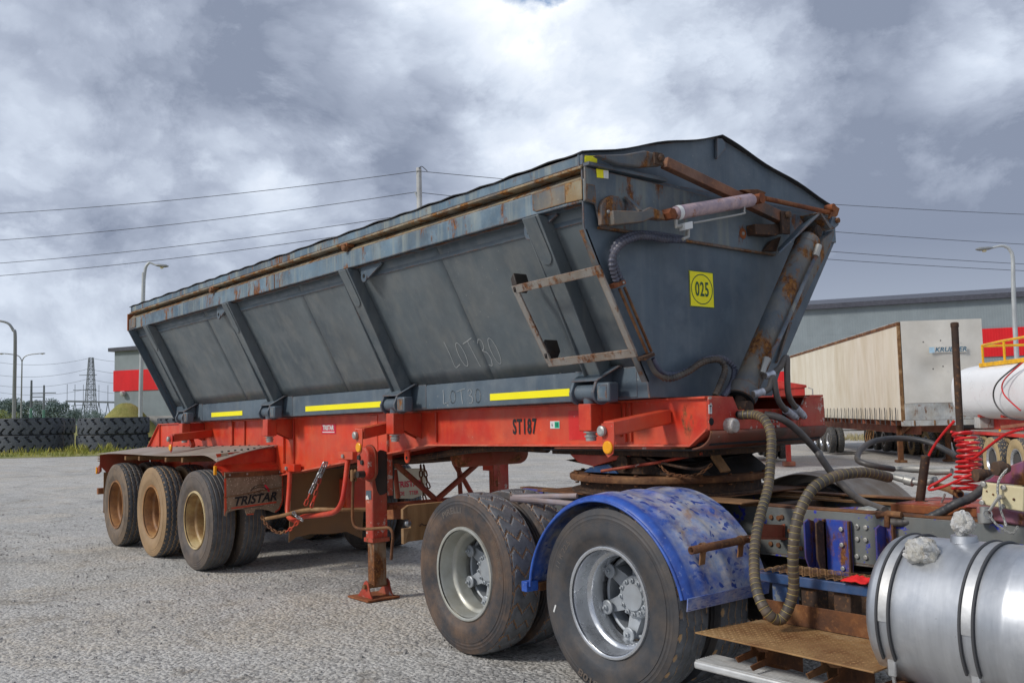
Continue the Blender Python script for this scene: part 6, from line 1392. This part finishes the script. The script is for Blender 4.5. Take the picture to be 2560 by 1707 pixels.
for uv, tp, lab, D in (((-207.680, 42.100, 3.830), (-207.100, 42.000, 10.750), 'green based timber power pole, the nearer of the pair by the far trees', 200), ((-227.790, 49.130, 4.070), (-227.290, 48.990, 10.440), 'green based timber power pole, the farther of the pair by the far trees', 220)):
    b0 = Vector(uv); b0.z = 0; tp = Vector(tp); s = 1 if D == 200 else -1
    t = thing('power_pole', lab, 'power pole', tuple(b0), 'power poles'); m = MB(); mid = b0.lerp(tp, .45); m.tube([b0, mid], [.32, .28], 8); m.build('pole_base', M['pole_green'], t)
    m = MB(); m.tube([mid, tp], [.28, .2], 8); m.build('pole', M['lattice'], t)
    for f in (.74, .58) if s > 0 else (.74, .59):
        p = b0.lerp(tp, f); m = MB(); m.cyl(p, p+rv*s*(5.2 if s > 0 else 3.2), .11, 6); m.build('insulator_arm', M['lattice'], t)
pt = Vector((-38.630, 29.060, 17.680)); pb = Vector((pt.x, pt.y, gz(pt.y)))
t = thing('power_pole', 'pale concrete power pole rising behind the grey tub', 'power pole', tuple(pb), 'power poles'); m = MB(); m.tube([pb, pt], [.24, .17], 12); m.build('pole', M['pole_conc'], t)
m = MB(); m.tube(spline([(-38.470, 28.950, 17.600), (-38.350, 29.080, 17.720), (-38.240, 29.230, 17.590), (-38.130, 29.390, 17.390)], 4), .025, 6); m.build('jumper', M['wire'], t)
m = MB(); m.tube([(-38.720, 28.820, 16.050), (-38.630, 29.000, 15.510)], .07, 8); m.build('insulator', M['pole_pale'], t)
def sag(a, b_, s, n=14): a, b_ = Vector(a), Vector(b_); return [a.lerp(b_, i/n)+Vector((0,0,-s*4*(i/n)*(1-i/n))) for i in range(n+1)]
wires = [('topmost', (-67.360, 8.060, 17.300), (-38.510, 28.920, 17.420), (-19.860, 80.850, 17.050)), ('second highest', (-67.510, 8.110, 15.270), (-38.720, 28.820, 16.050), (-20.050, 80.920, 14.480)), ('third highest', (-67.640, 8.160, 13.540), (-38.680, 29.030, 14.670), (-20.170, 80.970, 12.820)), ('lowest', (-67.700, 8.190, 12.590), (-38.730, 29.050, 13.980), (-20.210, 80.980, 12.270))]
for nm, a, mid, c_ in wires:
    m = MB(); m.tube(sag(a, mid, .35) + sag(mid, c_, .35)[1:], .021, 5); o = m.build('power_line', M['wire'])
    tag(o, f'{nm} of the four power lines crossing the sky behind the trailer', 'power line', 'power lines across the sky')
# --- lattice transmission tower, its lines, substation
TW = Vector((-496.200, 131.270, 12.310)); TW.z = 0; ttop = Vector((-494.470, 130.790, 34.370)).z
t = thing('transmission_tower', 'grey lattice steel transmission tower in the far distance', 'pylon', tuple(TW))
m = MB()
def tw(h): return (5.2 if h < .17 else 3.4) * (1-h) * .55 + .95 + max(0, .17-h)*9
hs = [0, .10, .17, .27, .36, .45, .53, .61, .68, .75, .82, .88, .94, 1.0]
def tp(i, k):
    h = hs[i]; w = tw(h); sx, sy = ((-1,-1),(1,-1),(1,1),(-1,1))[k % 4]; return TW + Vector((sx*w, sy*w, h*ttop))
for i in range(len(hs)-1):
    for k in range(4):
        m.cyl(tp(i,k), tp(i+1,k), .17, 4); m.cyl(tp(i,k), tp(i+1,k+1), .10, 4); m.cyl(tp(i,k+1), tp(i+1,k), .10, 4); m.cyl(tp(i+1,k), tp(i+1,k+1), .10, 4)
tag(m.build('lattice_body', M['lattice'], t), kind='stuff')
for f in (.745, .525, .30):
    p = TW+Vector((0,0,ttop*f)); m = MB(); m.cyl(p-rv*(9 if f < .7 else 6), p+rv*(3), .18, 5); m.build('cross_arm', M['lattice'], t)
for i, (y0, y1, y2) in enumerate(((405, 330, 360), (550, 465, 490), (690, 600, 630))):
    a, mid, c_ = Vector(m_ := (-458.810, 80.520, 23.820)), None, None
vv = [((-514.910, 90.680, 26.400), (-495.590, 130.070, 28.770), (-484.500, 159.800, 27.240)), ((-515.290, 90.830, 21.250), (-495.960, 130.220, 23.700), (-484.880, 159.950, 22.070)), ((-515.520, 90.920, 18.020), (-496.450, 130.220, 18.640), (-485.280, 160.100, 16.710)), ((-514.440, 90.500, 32.790), (-494.520, 130.740, 34.260), (-484.010, 159.610, 33.950))]
for nm, (a, mid, c_) in zip(('upper', 'middle', 'lower', 'faint topmost'), vv):
    m = MB(); m.tube(sag(a, mid, 2.5) + sag(mid, c_, 2.0)[1:], .075, 4); o = m.build('transmission_line', M['lattice']); tag(o, f'{nm} transmission line strung to the far lattice tower', 'power line', 'transmission lines')
t = thing('substation_gantry', 'low grey steel substation gantry below the lattice tower', 'gantry', tuple(Vector((-371.610, 94.630, 5.200))*1.0)); 
ga, gb_ = Vector((-375.020, 89.890, 9.790)), Vector((-360.660, 107.680, 8.730)); m = MB(); m.beam(ga, gb_, .7, .7); m.build('gantry_beam', M['lattice'], t)
for f in (.02, .15, .29, .42, .55, .7, .85):
    p = ga.lerp(gb_, f); m = MB(); m.cyl(p, (p.x-1.6*rv.x, p.y-1.6*rv.y, -.3), .16, 5); m.build('gantry_leg', M['lattice'], t); m = MB(); m.cyl(p, (p.x+1.6*rv.x, p.y+1.6*rv.y, -.3), .16, 5); m.build('gantry_leg', M['lattice'], t)
    m = MB(); m.cyl(p, p+Vector((0,0,6.5)), .10, 5); m.build('lightning_mast', M['lattice'], t)
# --- mining tyres lying in stacks
T_MINE = tyre_mesh('mining_tyre', Ro=2.0, w=.99, rb=.98, kind='mine', n=240, dep=.085, lat=26, mat='rubber_mining', tread=.86, bw=.5)
stacks = [('B', (-46.550, 12.180, -0.020), 'in the pair standing clear left of the trailer tail'), ('A', (-48.680, 7.960, 0.060), 'in the big pair at the left edge of the yard'), ('A2', (-53.450, 9.740, 0.020), 'in the pair tucked behind the leftmost stack'), ('C', (-45.920, 16.640, -0.170), 'in the pair mostly hidden by the red mudguard deck')]
for i, (k, p, lab) in enumerate(stacks):
    for j in (0, 1):
        o = put('mining_tyre', T_MINE, None, (p[0]+(.06*math.sin(i*3+j*2)), p[1]+.05*j, .50+j*.985+gz(p[1])), (R(90), 0, 0)); o.rotation_euler = (R(90), 0, R(37*i+61*j))
        tag(o, ('upper' if j else 'lower') + ' giant black mining tyre ' + lab, 'tyre', 'giant tyres stacked on the verge')
# --- grassed verge, mound, blades
t_ = NT('verge'); P_ = t_.tc.outputs['Object']; c_ = t_.mix(t_.rng(t_.noise(.5, 7, .65, P_), .35, .65), (.16,.17,.035), (.34,.29,.085)); c_ = t_.mix(t_.rng(t_.noise(.12, 5, .6, P_), .5, .66), c_, (.10,.15,.035)); c_ = t_.mix(t_.math('MULTIPLY', t_.rng(t_.noise(6, 5, .7, P_), .5, .7), .6), c_, (.40,.35,.16)); t_.bump(t_.noise(5, 6, .7, P_), .6, .1); M['verge'] = t_.done(c_, .95)
front = [(-40, -60), (-38.5, -10), (-37, 2), (-36.4, 6), (-36.6, 9), (-37.5, 13), (-39, 20), (-41, 40)]
m = MB(); V = []
for i in range(len(front)-1):
    (xa, ya), (xb, yb) = front[i], front[i+1]
    for k in range(8):
        f = k/8; V.append((xa+(xb-xa)*f+.25*noise.noise(Vector((0, (ya+(yb-ya)*f)*.8, 0))), ya+(yb-ya)*f))
m = MB(); n = len(V); cols_ = (0, 4, 10, 25, 60, 160, 500, 900)
m.add([(x-d_x, y+(y-8)*d_x*.012, .008+gz(y+(y-8)*d_x*.012)) for d_x in cols_ for x, y in V], [(j*n+i, (j+1)*n+i, (j+1)*n+i+1, j*n+i+1) for j in range(len(cols_)-1) for i in range(n-1)])
m.f = [f[::-1] for f in m.f]; tag(m.build('grass_verge', M['verge'], smooth=0), kind='structure')
mc = Vector((-88.220, 25.500, 2.340)); m = MB(); V = []; na = 40; nr = 10
for j in range(nr+1):
    for i in range(na):
        a = 2*math.pi*i/na; r = 4.6*j/nr; h = 3.5*(.5+.5*math.cos(math.pi*min(1, j/nr)))*(1+.30*(j/nr)*noise.noise(Vector((math.cos(a)*1.5, math.sin(a)*1.5, j*.3))))
        V.append((mc.x+r*math.cos(a), mc.y+r*math.sin(a), h-.05))
m.add(V, [(j*na+i, (j+1)*na+i, (j+1)*na+(i+1) % na, j*na+(i+1) % na) for j in range(nr) for i in range(na)]); tag(m.build('grass_mound', M['verge'], smooth=80), kind='structure')
t_ = NT('blades'); c_ = t_.mix(t_.rng(t_.noise(.7, 4, .6, t_.tc.outputs['Object']), .38, .62), (.17,.22,.03), (.46,.41,.08)); M['blades'] = t_.done(c_, .7); t_.b.inputs['Subsurface Weight'].default_value = 0
rg = random.Random(3); m = MB(); V = []; F = []
def blade(x, y, h, w, z0=None):
    a = rg.uniform(0, 6.28); dx_, dy_ = math.cos(a)*w, math.sin(a)*w; lx, ly = rg.uniform(-.5, .5)*h, rg.uniform(-.5, .5)*h; z = gz(y)+.008; k = len(V)
    V.extend([(x-dx_, y-dy_, z), (x+dx_, y+dy_, z), (x+lx*.4, y+ly*.4, z+h*.65), (x+lx, y+ly, z+h)]); F.append((k, k+1, k+2)); F.append((k+1, k+3, k+2))
for i in range(15000):
    u = rg.random()**1.5; x = -37.2-u*26; y = rg.uniform(-6, 34); dn = noise.noise(Vector((x*.5, y*.5, 4)))
    if dn < -.25+.5*(1-min(1, (-37.2-x)/4)): continue
    tall = x < -43
    blade(x, y, rg.uniform(.08, .20)*(1.6 if tall else 1)*(1+max(0, dn)), rg.uniform(.012, .03))
for i in range(5):   # a few seeding weeds before the tyres
    cx, cy = -42.3+rg.uniform(-.6, .6), 9.5+rg.uniform(-2.5, 2.5)
    for k in range(26): blade(cx+rg.uniform(-.2, .2), cy+rg.uniform(-.2, .2), rg.uniform(.25, .6), .02)
m.add(V, F); tag(m.build('grass_blades', M['blades'], smooth=0), 'yellow green grass growing along the verge before the giant tyres', 'grass', kind='stuff')
# --- far trees
plain('bark', (.12,.09,.065), rough=.9, scale=2)
def leafmat(key, a, b_):
    t = NT(key); c = t.mix(t.rng(t.noise(.9, 4, .6), .36, .64), a, b_); M[key] = t.done(c, .75); return M[key]
leafmat('leaf_blue', (.10,.15,.155), (.20,.27,.25)); leafmat('leaf_green', (.11,.16,.09), (.22,.28,.14)); leafmat('leaf_yellow', (.20,.25,.08), (.36,.38,.14))  # leaves lightened and blued, distance haze put into their colour
def tree(pos, h, w, mat, label, seed, n=2600):
    rg = random.Random(seed); t = thing('tree', label, 'tree', tuple(pos), 'trees along the horizon'); pos = Vector(pos)
    m = MB(); m.tube([pos, pos+Vector((.1,.1,h*.3)), pos+Vector((.2,-.1,h*.7))], [h*.03, h*.022, h*.008], 7); m.build('trunk', M['bark'], t)
    m = MB(); V = []; F = []; cl = []
    for k in range(16): cl.append((Vector((rg.gauss(0, .32)*w, rg.gauss(0, .32)*w, h*(.30+.62*rg.random()))), w*rg.uniform(.16, .34)))
    for k in range(6):
        c, r = cl[k]; mm = pos+Vector((.1,.1,h*.3)); m2 = m
    for i in range(n):
        c, r = rg.choice(cl); d = Vector((rg.gauss(0,1), rg.gauss(0,1), rg.gauss(0,1))).normalized()*r*rg.random()**.35; p = pos+c+Vector((d.x, d.y, d.z*.8))
        if p.z < pos.z+.3: p.z = pos.z+.3+rg.random()
        s = h*rg.uniform(.016, .036); a = Vector((rg.gauss(0,1), rg.gauss(0,1), rg.gauss(0,1))).normalized(); b_ = a.orthogonal().normalized(); q = len(V)
        V.extend([p-a*s, p+b_*s*.55, p+a*s, p-b_*s*.55]); F.append((q, q+1, q+2, q+3))
    m.add(V, F); m.build('crown', M[mat], t, smooth=0)
    br = MB(); br.tube([pos+Vector((.1,.1,h*.3)), pos+cl[0][0]], [h*.016, h*.004], 5); br.build('limb', M['bark'], t); br = MB(); br.tube([pos+Vector((.12,.08,h*.38)), pos+cl[1][0]], [h*.014, h*.004], 5); br.build('limb', M['bark'], t)
for i, (p, h, w, mat, lab) in enumerate((
    ((-267.360, 48.080, 4.580), 8.0, 6.5, 'leaf_blue', 'far blue green tree at the left edge of the picture'),
    ((-271.950, 50.380, 4.600), 9.3, 5.5, 'leaf_blue', 'far tree just left of the lamp posts, tallest of the row'),
    ((-264.770, 51.280, 4.480), 9.0, 6.0, 'leaf_blue', 'far tree right behind the double armed street lamp'),
    ((-276.840, 55.490, 4.570), 8.0, 6.0, 'leaf_green', 'far green tree between the street lamp and first power pole'),
    ((-261.930, 54.780, 4.370), 7.6, 7.5, 'leaf_blue', 'broad far tree between the two green based power poles'),
    ((-268.540, 59.370, 4.380), 8.4, 5.6, 'leaf_blue', 'far tree just right of the farther green based pole'),
    ((-258.420, 59.130, 4.240), 8.2, 6.5, 'leaf_blue', 'far rounded tree left of the substation gantry'),
    ((-200.130, 35.490, 3.850), 4.6, 3.6, 'leaf_yellow', 'small yellow green tree low at the left edge'),
    ((-309.690, 75.490, 4.670), 6.5, 6, 'leaf_blue', 'dark far tree behind the left end of the gantry'),
    ((-339.290, 86.740, 4.880), 6.5, 7, 'leaf_blue', 'dark far tree below the lattice tower'),
    ((-346.590, 93.660, 4.850), 6.0, 7, 'leaf_blue', 'dark far tree right of the lattice tower base'),
)): tree((p[0], p[1], -.3), h, w, mat, lab, 40+i)

# ------------------------------------------------------------------ vehicles parked behind
plain('curtain', (.60,.52,.37), rough=.75, var=.06, scale=1.5, bump=.03); 
t_ = NT('curtain'); c_ = t_.mix(t_.rng(t_.noise(1.1, 6, .6, t_.scaled(1.2, 1.2, .4)), .36, .66), (.74,.68,.56), (.62,.54,.40)); c_ = t_.mix(t_.math('MULTIPLY', t_.rng(t_.noise(6, 5, .65, t_.scaled(.8, .8, .12)), .52, .74), .42), c_, (.44,.35,.20)); M['curtain'] = t_.done(c_, .75)
plain('bulkhead', (.68,.65,.585), rough=.55, var=.10, scale=1.2, dirt=.25, dirtc=(.42,.35,.25))
paint('bulk_frame', (.46,.47,.46), rust=.6, edge=.6, dust=.4, dustc=(.42,.30,.14), rough=.6)
plain('tank_white', (.80,.80,.80), rough=.35, var=.03, scale=1, bump=.02); plain('safety_yellow', (.80,.42,.005), rough=.45)
paint('red_bg', (.62,.03,.02), rust=.15, edge=0, dust=.3, rough=.5); paint('red_bg_brown', (.34,.10,.055), rust=.35, edge=0, dust=.5, rough=.7)
plain('ink_blue', (.06,.16,.24), rough=.5); plain('plate_blue', (.42,.60,.72), rough=.5)
T_BG = tyre_mesh('tyre', kind='lug', mat='rubber_bg', n=72, lat=14); T_BGT = tyre_mesh('tyre', kind='lug', mat='rubber_bg_tan', n=96, lat=16)
wheel_kit('bg', T_BG, 'rim_silver', 'hub_grey'); wheel_kit('bgt', T_BGT, 'rim_silver', 'hub_grey')
class Loc:
    """a local frame for a parked vehicle: u forward, v to its left, w up"""
    def __init__(s, name, label, o, ang, group='vehicles parked behind'):
        s.t = thing(name, label, 'trailer', tuple(o), group); s.t.rotation_euler = (0, 0, ang)
    def build(s, b, name, mat, parent=None, bevel=0, smooth=30):
        me = b.mesh(name, smooth=smooth); me.materials.append(M[mat]); o = bpy.data.objects.new(name, me); col.objects.link(o); o.parent = parent or s.t
        if bevel: bev(o, bevel)
        return o
    def box(s, name, mat, *a, parent=None, bevel=.01): b = MB(); b.box(*a); return s.build(b, name, mat, parent, bevel)
    def wheels(s, u, v, key='bg', z=.5125, dual=True):
        k = WN[key]; sd = 1 if v > 0 else -1
        for dv in ((0, .32) if dual else (0,)):
            w = bpy.data.objects.new('wheel', k['rim'] if dv == 0 else k['irim']); col.objects.link(w); w.parent = s.t; w.location = (u, v-sd*dv, z); w.rotation_euler = (0, 0, math.pi if sd > 0 else 0)
            t = bpy.data.objects.new('tyre', k['tyre']); col.objects.link(t); t.parent = w
            if dv == 0:
                for nm, me in (('hub_spider', k['spider']), ('hub_cap', k['cap']), ('brake_drum', k['drum'])): t = bpy.data.objects.new(nm, me); col.objects.link(t); t.parent = w
# --- curtain-sided semi-trailer.  u runs forward (towards the lower right of the picture); the camera sees the right-hand side (-v)
HB = R(-45.5)
F0 = Vector((-2.95, 23.3, 0)); zb = -.43
BX = Loc('curtain_side_trailer', 'dirty cream curtain sided semi trailer lettered KRUEGER', (F0.x, F0.y, zb), HB)
# origin = front right corner on the ground, body runs back along -u and across to +v
H0, H1, LB, WB = 1.40, 4.53, 19.4, 2.5
b = MB(); nx, nz = 300, 8; V = []
for j in range(nz+1):
    for i in range(nx+1):
        u = -.04-(LB-.04)*i/nx; f = j/nz; amp = .010*(.4+.6*math.sin(math.pi*min(1, f*1.1)))+.02*(1-f)
        V.append((u, -.02-amp*(noise.noise(Vector((u*2.2, f*.8, 1)))+.25*noise.noise(Vector((u*6, f*2, 5)))), H0+.02+(H1-H0-.15)*f))
b.add(V, [(j*(nx+1)+i+1, j*(nx+1)+i, (j+1)*(nx+1)+i, (j+1)*(nx+1)+i+1) for j in range(nz) for i in range(nx)]); BX.build(b, 'side_curtain', 'curtain', smooth=70)
BX.box('cargo_body', 'bulkhead', -LB, -.05, .08, WB, H0+.02, H1-.06)
BX.box('cant_rail', 'rust', -LB, 0, -.045, .07, H1-.13, H1-.03); BX.box('cant_rail', 'bulk_frame', -LB, 0, -.03, .06, H1-.029, H1)
BX.box('corner_post', 'rust_tan', -.045, -.001, -.05, .06, H0-.02, H1-.14)
b = MB(); nx, nz = 24, 24; V = []
for j in range(nz+1):
    for i in range(nx+1):
        v, f = i/nx, j/nz; d = -.09*math.exp(-((v-.36)/.2)**2-((f-.36)/.2)**2)+.06*math.exp(-((v-.55)/.3)**2-((f-.62)/.12)**2)+.02*noise.noise(Vector((v*4, f*4, 0)))
        V.append((.03+d*math.sin(math.pi*v)*math.sin(math.pi*f), .062+v*(WB-.064), H0+.55+f*(H1-H0-.55)))
b.add(V, [(j*(nx+1)+i, j*(nx+1)+i+1, (j+1)*(nx+1)+i+1, (j+1)*(nx+1)+i) for j in range(nz) for i in range(nx)]); BH = BX.build(b, 'bulkhead', 'bulkhead', smooth=80)
BX.box('lower_bulkhead', 'bulk_frame', -.05, .025, .062, WB, H0+.02, H0+.545); BX.box('head_beam', 'bulk_frame', -.25, .05, 0, WB, H0-.16, H0+.015)
for v in (.3, .9, 1.45, 2.1): BX.box('beam_stiffener', 'rust_tan', .051, .065, v, v+.05, H0-.15, H0+.01)
for (v, z) in ((.70, 3.80), (1.22, 3.83), (1.75, 3.83), (.95, 2.95), (1.25, 3.02)):
    b = MB(); b.lathe([(0, .022), (.012, 0)], (.05+.05, v, z+.05), (1,0,0), 10); BX.build(b, 'rivet', 'black_void', BH)
b = MB(); b.box(.105, .110, .88, 1.98, 3.50, 3.68); BX.build(b, 'name_plate', 'bulkhead', BH); b = MB(); b.box(.111, .113, .86, 1.02, 3.50, 3.68); BX.build(b, 'name_plate_badge', 'plate_blue', BH)
V, F = text_mesh('KRUEGER', .20, 1.1, .004, .25); b = MB(); b.add([(.114, 1.50+x, 3.59+y) for x, y, z in V], F); BX.build(b, 'name_lettering', 'ink_blue', BH, smooth=0)
for k in range(30):
    u = -.45-.62*k
    b = MB(); b.box(u-.03, u+.03, -.10, -.085, H0-.15, H0+.42); ST_ = BX.build(b, 'curtain_strap', 'strap_rubber'); b = MB(); b.box(u-.035, u+.035, -.12, -.10, H0+.02, H0+.14); BX.build(b, 'strap_buckle', 'zinc', ST_)
for v in (.55, 1.75): BX.box('chassis_beam', 'red_bg_brown', -LB, -.6, v, v+.16, .95, H0-.05)
for k in range(10): BX.box('cross_bearer', 'red_bg_brown', -1.5-1.8*k, -1.4-1.8*k, .02, WB-.02, H0-.16, H0)
for v in (.42, 1.95):
    BX.box('landing_leg', 'rust', -2.05, -1.90, v-.08, v+.08, .08, 1.3); BX.box('leg_foot', 'rust', -2.15, -1.80, v-.16, v+.16, .0, .08)
b = MB(); b.prism([(-1.9, .42, 1.1), (-.8, .42, 1.28), (-.8, .42, 1.2), (-1.9, .42, .9)], (0, .04, 0)); BX.build(b, 'leg_stay', 'rust')
for a in (-9.6, -10.9, -12.2): BX.wheels(a, .15, 'bg'); BX.wheels(a, 2.35, 'bg')
b = MB()
for k in range(3): 
    b = MB(); b.tube(spline([(-5.0-.3*k, .3, 1.0), (-5.1-.3*k, .25, .75), (-4.95-.3*k, .25, .55), (-4.8-.3*k, .3, .8), (-4.75-.3*k, .3, 1.0)], 5), .022, 7); BX.build(b, 'air_hose', 'rust_tan')
# --- white tanker with yellow top rail
W0 = Vector((2.897, 16.839, -0.277))
TKR = Loc('tanker_trailer', 'white tanker trailer with yellow handrail on a red chassis', (W0.x, W0.y, W0.z), HB)
# origin under the near-side wheel face; +v is away from the camera
b = MB(); V = []; nu, nt = 40, 48; L0, L1 = -3.55, 6.5
prof = []
for i in range(nu+1):
    f = i/nu; u = L0+(L1-L0)*f; e = min(1, (u-L0)/.35); e2 = min(1, (L1-u)/.35); s = math.sqrt(max(0, 1-(1-min(e, e2))**2))*.28+.72 if min(e, e2) < 1 else 1.0
    for k in range(nt):
        a = 2*math.pi*k/nt; ca, sa = math.cos(a), math.sin(a); pw = .62
        V.append((u, 1.18+1.15*s*math.copysign(abs(ca)**pw, ca), 2.04+.69*s*math.copysign(abs(sa)**pw, sa)))
b.add(V, [(i*nt+k, (i+1)*nt+k, (i+1)*nt+(k+1) % nt, i*nt+(k+1) % nt) for i in range(nu) for k in range(nt)] + [list(range(nt))[::-1], list(range(nu*nt, nu*nt+nt))]); TKR.build(b, 'tank', 'tank_white', smooth=40)
for v in (.62, 1.62): TKR.box('chassis_beam', 'red_bg', -2.9, 6.5, v, v+.14, 1.12, 1.56)
for u in (-2.2, -.8, .6, 2.0): TKR.box('tank_saddle', 'red_bg', u, u+.12, .25, 2.1, 1.42, 1.64)
TKR.box('mudguard', 'deck', -1.95, 2.3, -.02, .75, 1.10, 1.125); TKR.box('guard_edge', 'red_bg', -1.95, 2.3, -.03, .0, 1.02, 1.098); TKR.box('guard_end', 'red_bg', -1.98, -1.94, -.02, .75, .72, 1.1)
TKR.box('mud_flap', 'flap_cream', -2.02, -1.99, .0, .62, .12, .78)
for u, key in ((-1.32, 'bgt'), (0, 'bgt'), (1.32, 'bgt')): TKR.wheels(u, .14, key); TKR.wheels(u, 2.2, key)
b = MB(); b.beam((.4, .62, 1.32), (-.25, .05, 1.22), .07, .07); TKR.build(b, 'lamp_arm', 'red_bg_brown'); b = MB(); b.lathe([(0, .045), (.02, .04), (.02, 0)], (-.25, .02, 1.13), (0,-1,0), 12); TKR.build(b, 'side_lamp', 'amber')
for u_ in (-1.9, -.6, .7, 2.2):
    b = MB(); b.cyl((u_, .35, 2.62), (u_, .35, 3.16), .030, 8); TKR.build(b, 'rail_post', 'safety_yellow')
b = MB(); b.tube([(-1.9, .35, 3.16), (-.6, .35, 3.18), (2.8, .35, 3.18)], .030, 8); TKR.build(b, 'handrail', 'safety_yellow')
b = MB(); b.tube([(-1.9, .35, 3.14), (-1.9, 1.9, 3.14), (2.8, 1.9, 3.18)], .030, 8); TKR.build(b, 'handrail', 'safety_yellow')
TKR.box('walkway', 'safety_yellow', -2.0, 2.8, .28, .42, 2.63, 2.73)
b = MB(); b.tube(spline([(1.1, .0, 2.6), (.1, -.12, 2.2), (-.1, -.12, 1.8), (.6, -.1, 1.45), (1.3, .1, 1.4)], 8), .018, 7); TKR.build(b, 'looped_cable', 'hose'); b = MB(); b.tube(spline([(1.2, .0, 2.6), (.5, -.12, 2.25), (.45, -.12, 1.95), (1.2, -.1, 1.6)], 8), .016, 7); TKR.build(b, 'looped_cable', 'hose_red')
TKR.box('valve_box', 'bulk_frame', -2.6, -2.2, .3, .8, 1.15, 1.60)
# --- red tipper facing us between the nose of the grey one and the curtain trailer
W0 = Vector((-6.127, 19.497, -0.330)); RD = Loc('red_tipper_trailer', 'low red tipper trailer behind the nose of the slate trailer', (W0.x, W0.y, W0.z), HB)
b = MB(); b.prism([(.75, -.45, 1.25), (.75, 1.75, 1.25), (.75, 1.75, 2.42), (.75, -.45, 2.30)], (-8.5, 0, 0)); RD.build(b, 'hopper', 'red_bg', bevel=.02)
b = MB(); b.prism([(.78, -.50, 2.31), (.78, 1.80, 2.40), (.78, 1.80, 2.48), (.78, .65, 2.70), (.78, -.50, 2.40)], (-8.6, 0, 0)); RD.build(b, 'hopper_lid', 'red_bg', bevel=.02)
for v in (.0, 1.15): RD.box('chassis_beam', 'red_bg', -8, 1.6, v, v+.15, 1.0, 1.24)
for v in (.0, 1.30): RD.box('landing_leg', 'red_bg', -.08, .08, v-.07, v+.07, .12, 1.1); RD.box('leg_foot', 'red_bg_brown', -.2, .2, v-.17, v+.17, .0, .14)
for a in (-4.2, -5.5, -6.8): RD.wheels(a, -.5, 'bg'); RD.wheels(a, 1.8, 'bg')
b = MB(); b.tube([(.75, 1.85, 1.9), (.85, 1.95, 1.9), (.85, 1.95, 2.35), (.75, 1.85, 2.4)], .02, 6); RD.build(b, 'grab_rail', 'zinc')
# --- flat trailer beyond, on dusty wheels
W0 = Vector((-5.354, 29.867, -0.537)); FT_ = Loc('flat_trailer', 'dark flat trailer on dusty tan wheels beyond the curtain trailer', (W0.x, W0.y, W0.z), HB)
FT_.box('deck', 'grease', -6.0, 3.2, -.05, 2.4, 1.15, 1.30)
for v in (.6, 1.7): FT_.box('chassis_beam', 'red_bg_brown', -6, 3.0, v, v+.14, .85, 1.149)
FT_.box('headboard', 'red_bg', -1.5, .3, .7, .74, .55, .95)
for u in (-3.2, -1.9, 0.0, ): FT_.wheels(u, .14, 'bgt'); FT_.wheels(u, 2.3, 'bgt')
b = MB(); b.tube([(0, .14+.05, 1.12)]*1 + [(.5, .19, 1.0)], .02, 6)
# --- traffic cone
W0 = Vector((-11.020, 27.925, -0.499)); cn = thing('traffic_cone', 'small orange traffic cone standing beyond the red landing legs', 'cone', tuple(W0)); plain('cone_orange', (.80,.07,.01), rough=.5)
m = MB(); m.lathe([(.03, .16), (.70, .03), (.72, .02), (.72, 0)], W0, (0,0,1), 16); m.build('cone_body', M['cone_orange'], cn); m = MB(); m.box(W0.x-.2, W0.x+.2, W0.y-.2, W0.y+.2, W0.z+.0, W0.z+.03); m.build('cone_base', M['cone_orange'], cn)
# dry scrub along the warehouse wall
rg = random.Random(9); V, F = [], []
for i in range(7000):
    f = rg.random(); x = -44+36*f+rg.uniform(-2, 2); y = 34+16*f+rg.uniform(-2.5, 2.5); blade(x, y, rg.uniform(.10, .40), .025)
m = MB(); m.add(V, F); leafmat('dry', (.30,.25,.12), (.42,.36,.19)); tag(m.build('scrub', M['dry'], smooth=0), 'dry yellow scrub strip behind the parked trailers', 'scrub', kind='stuff')
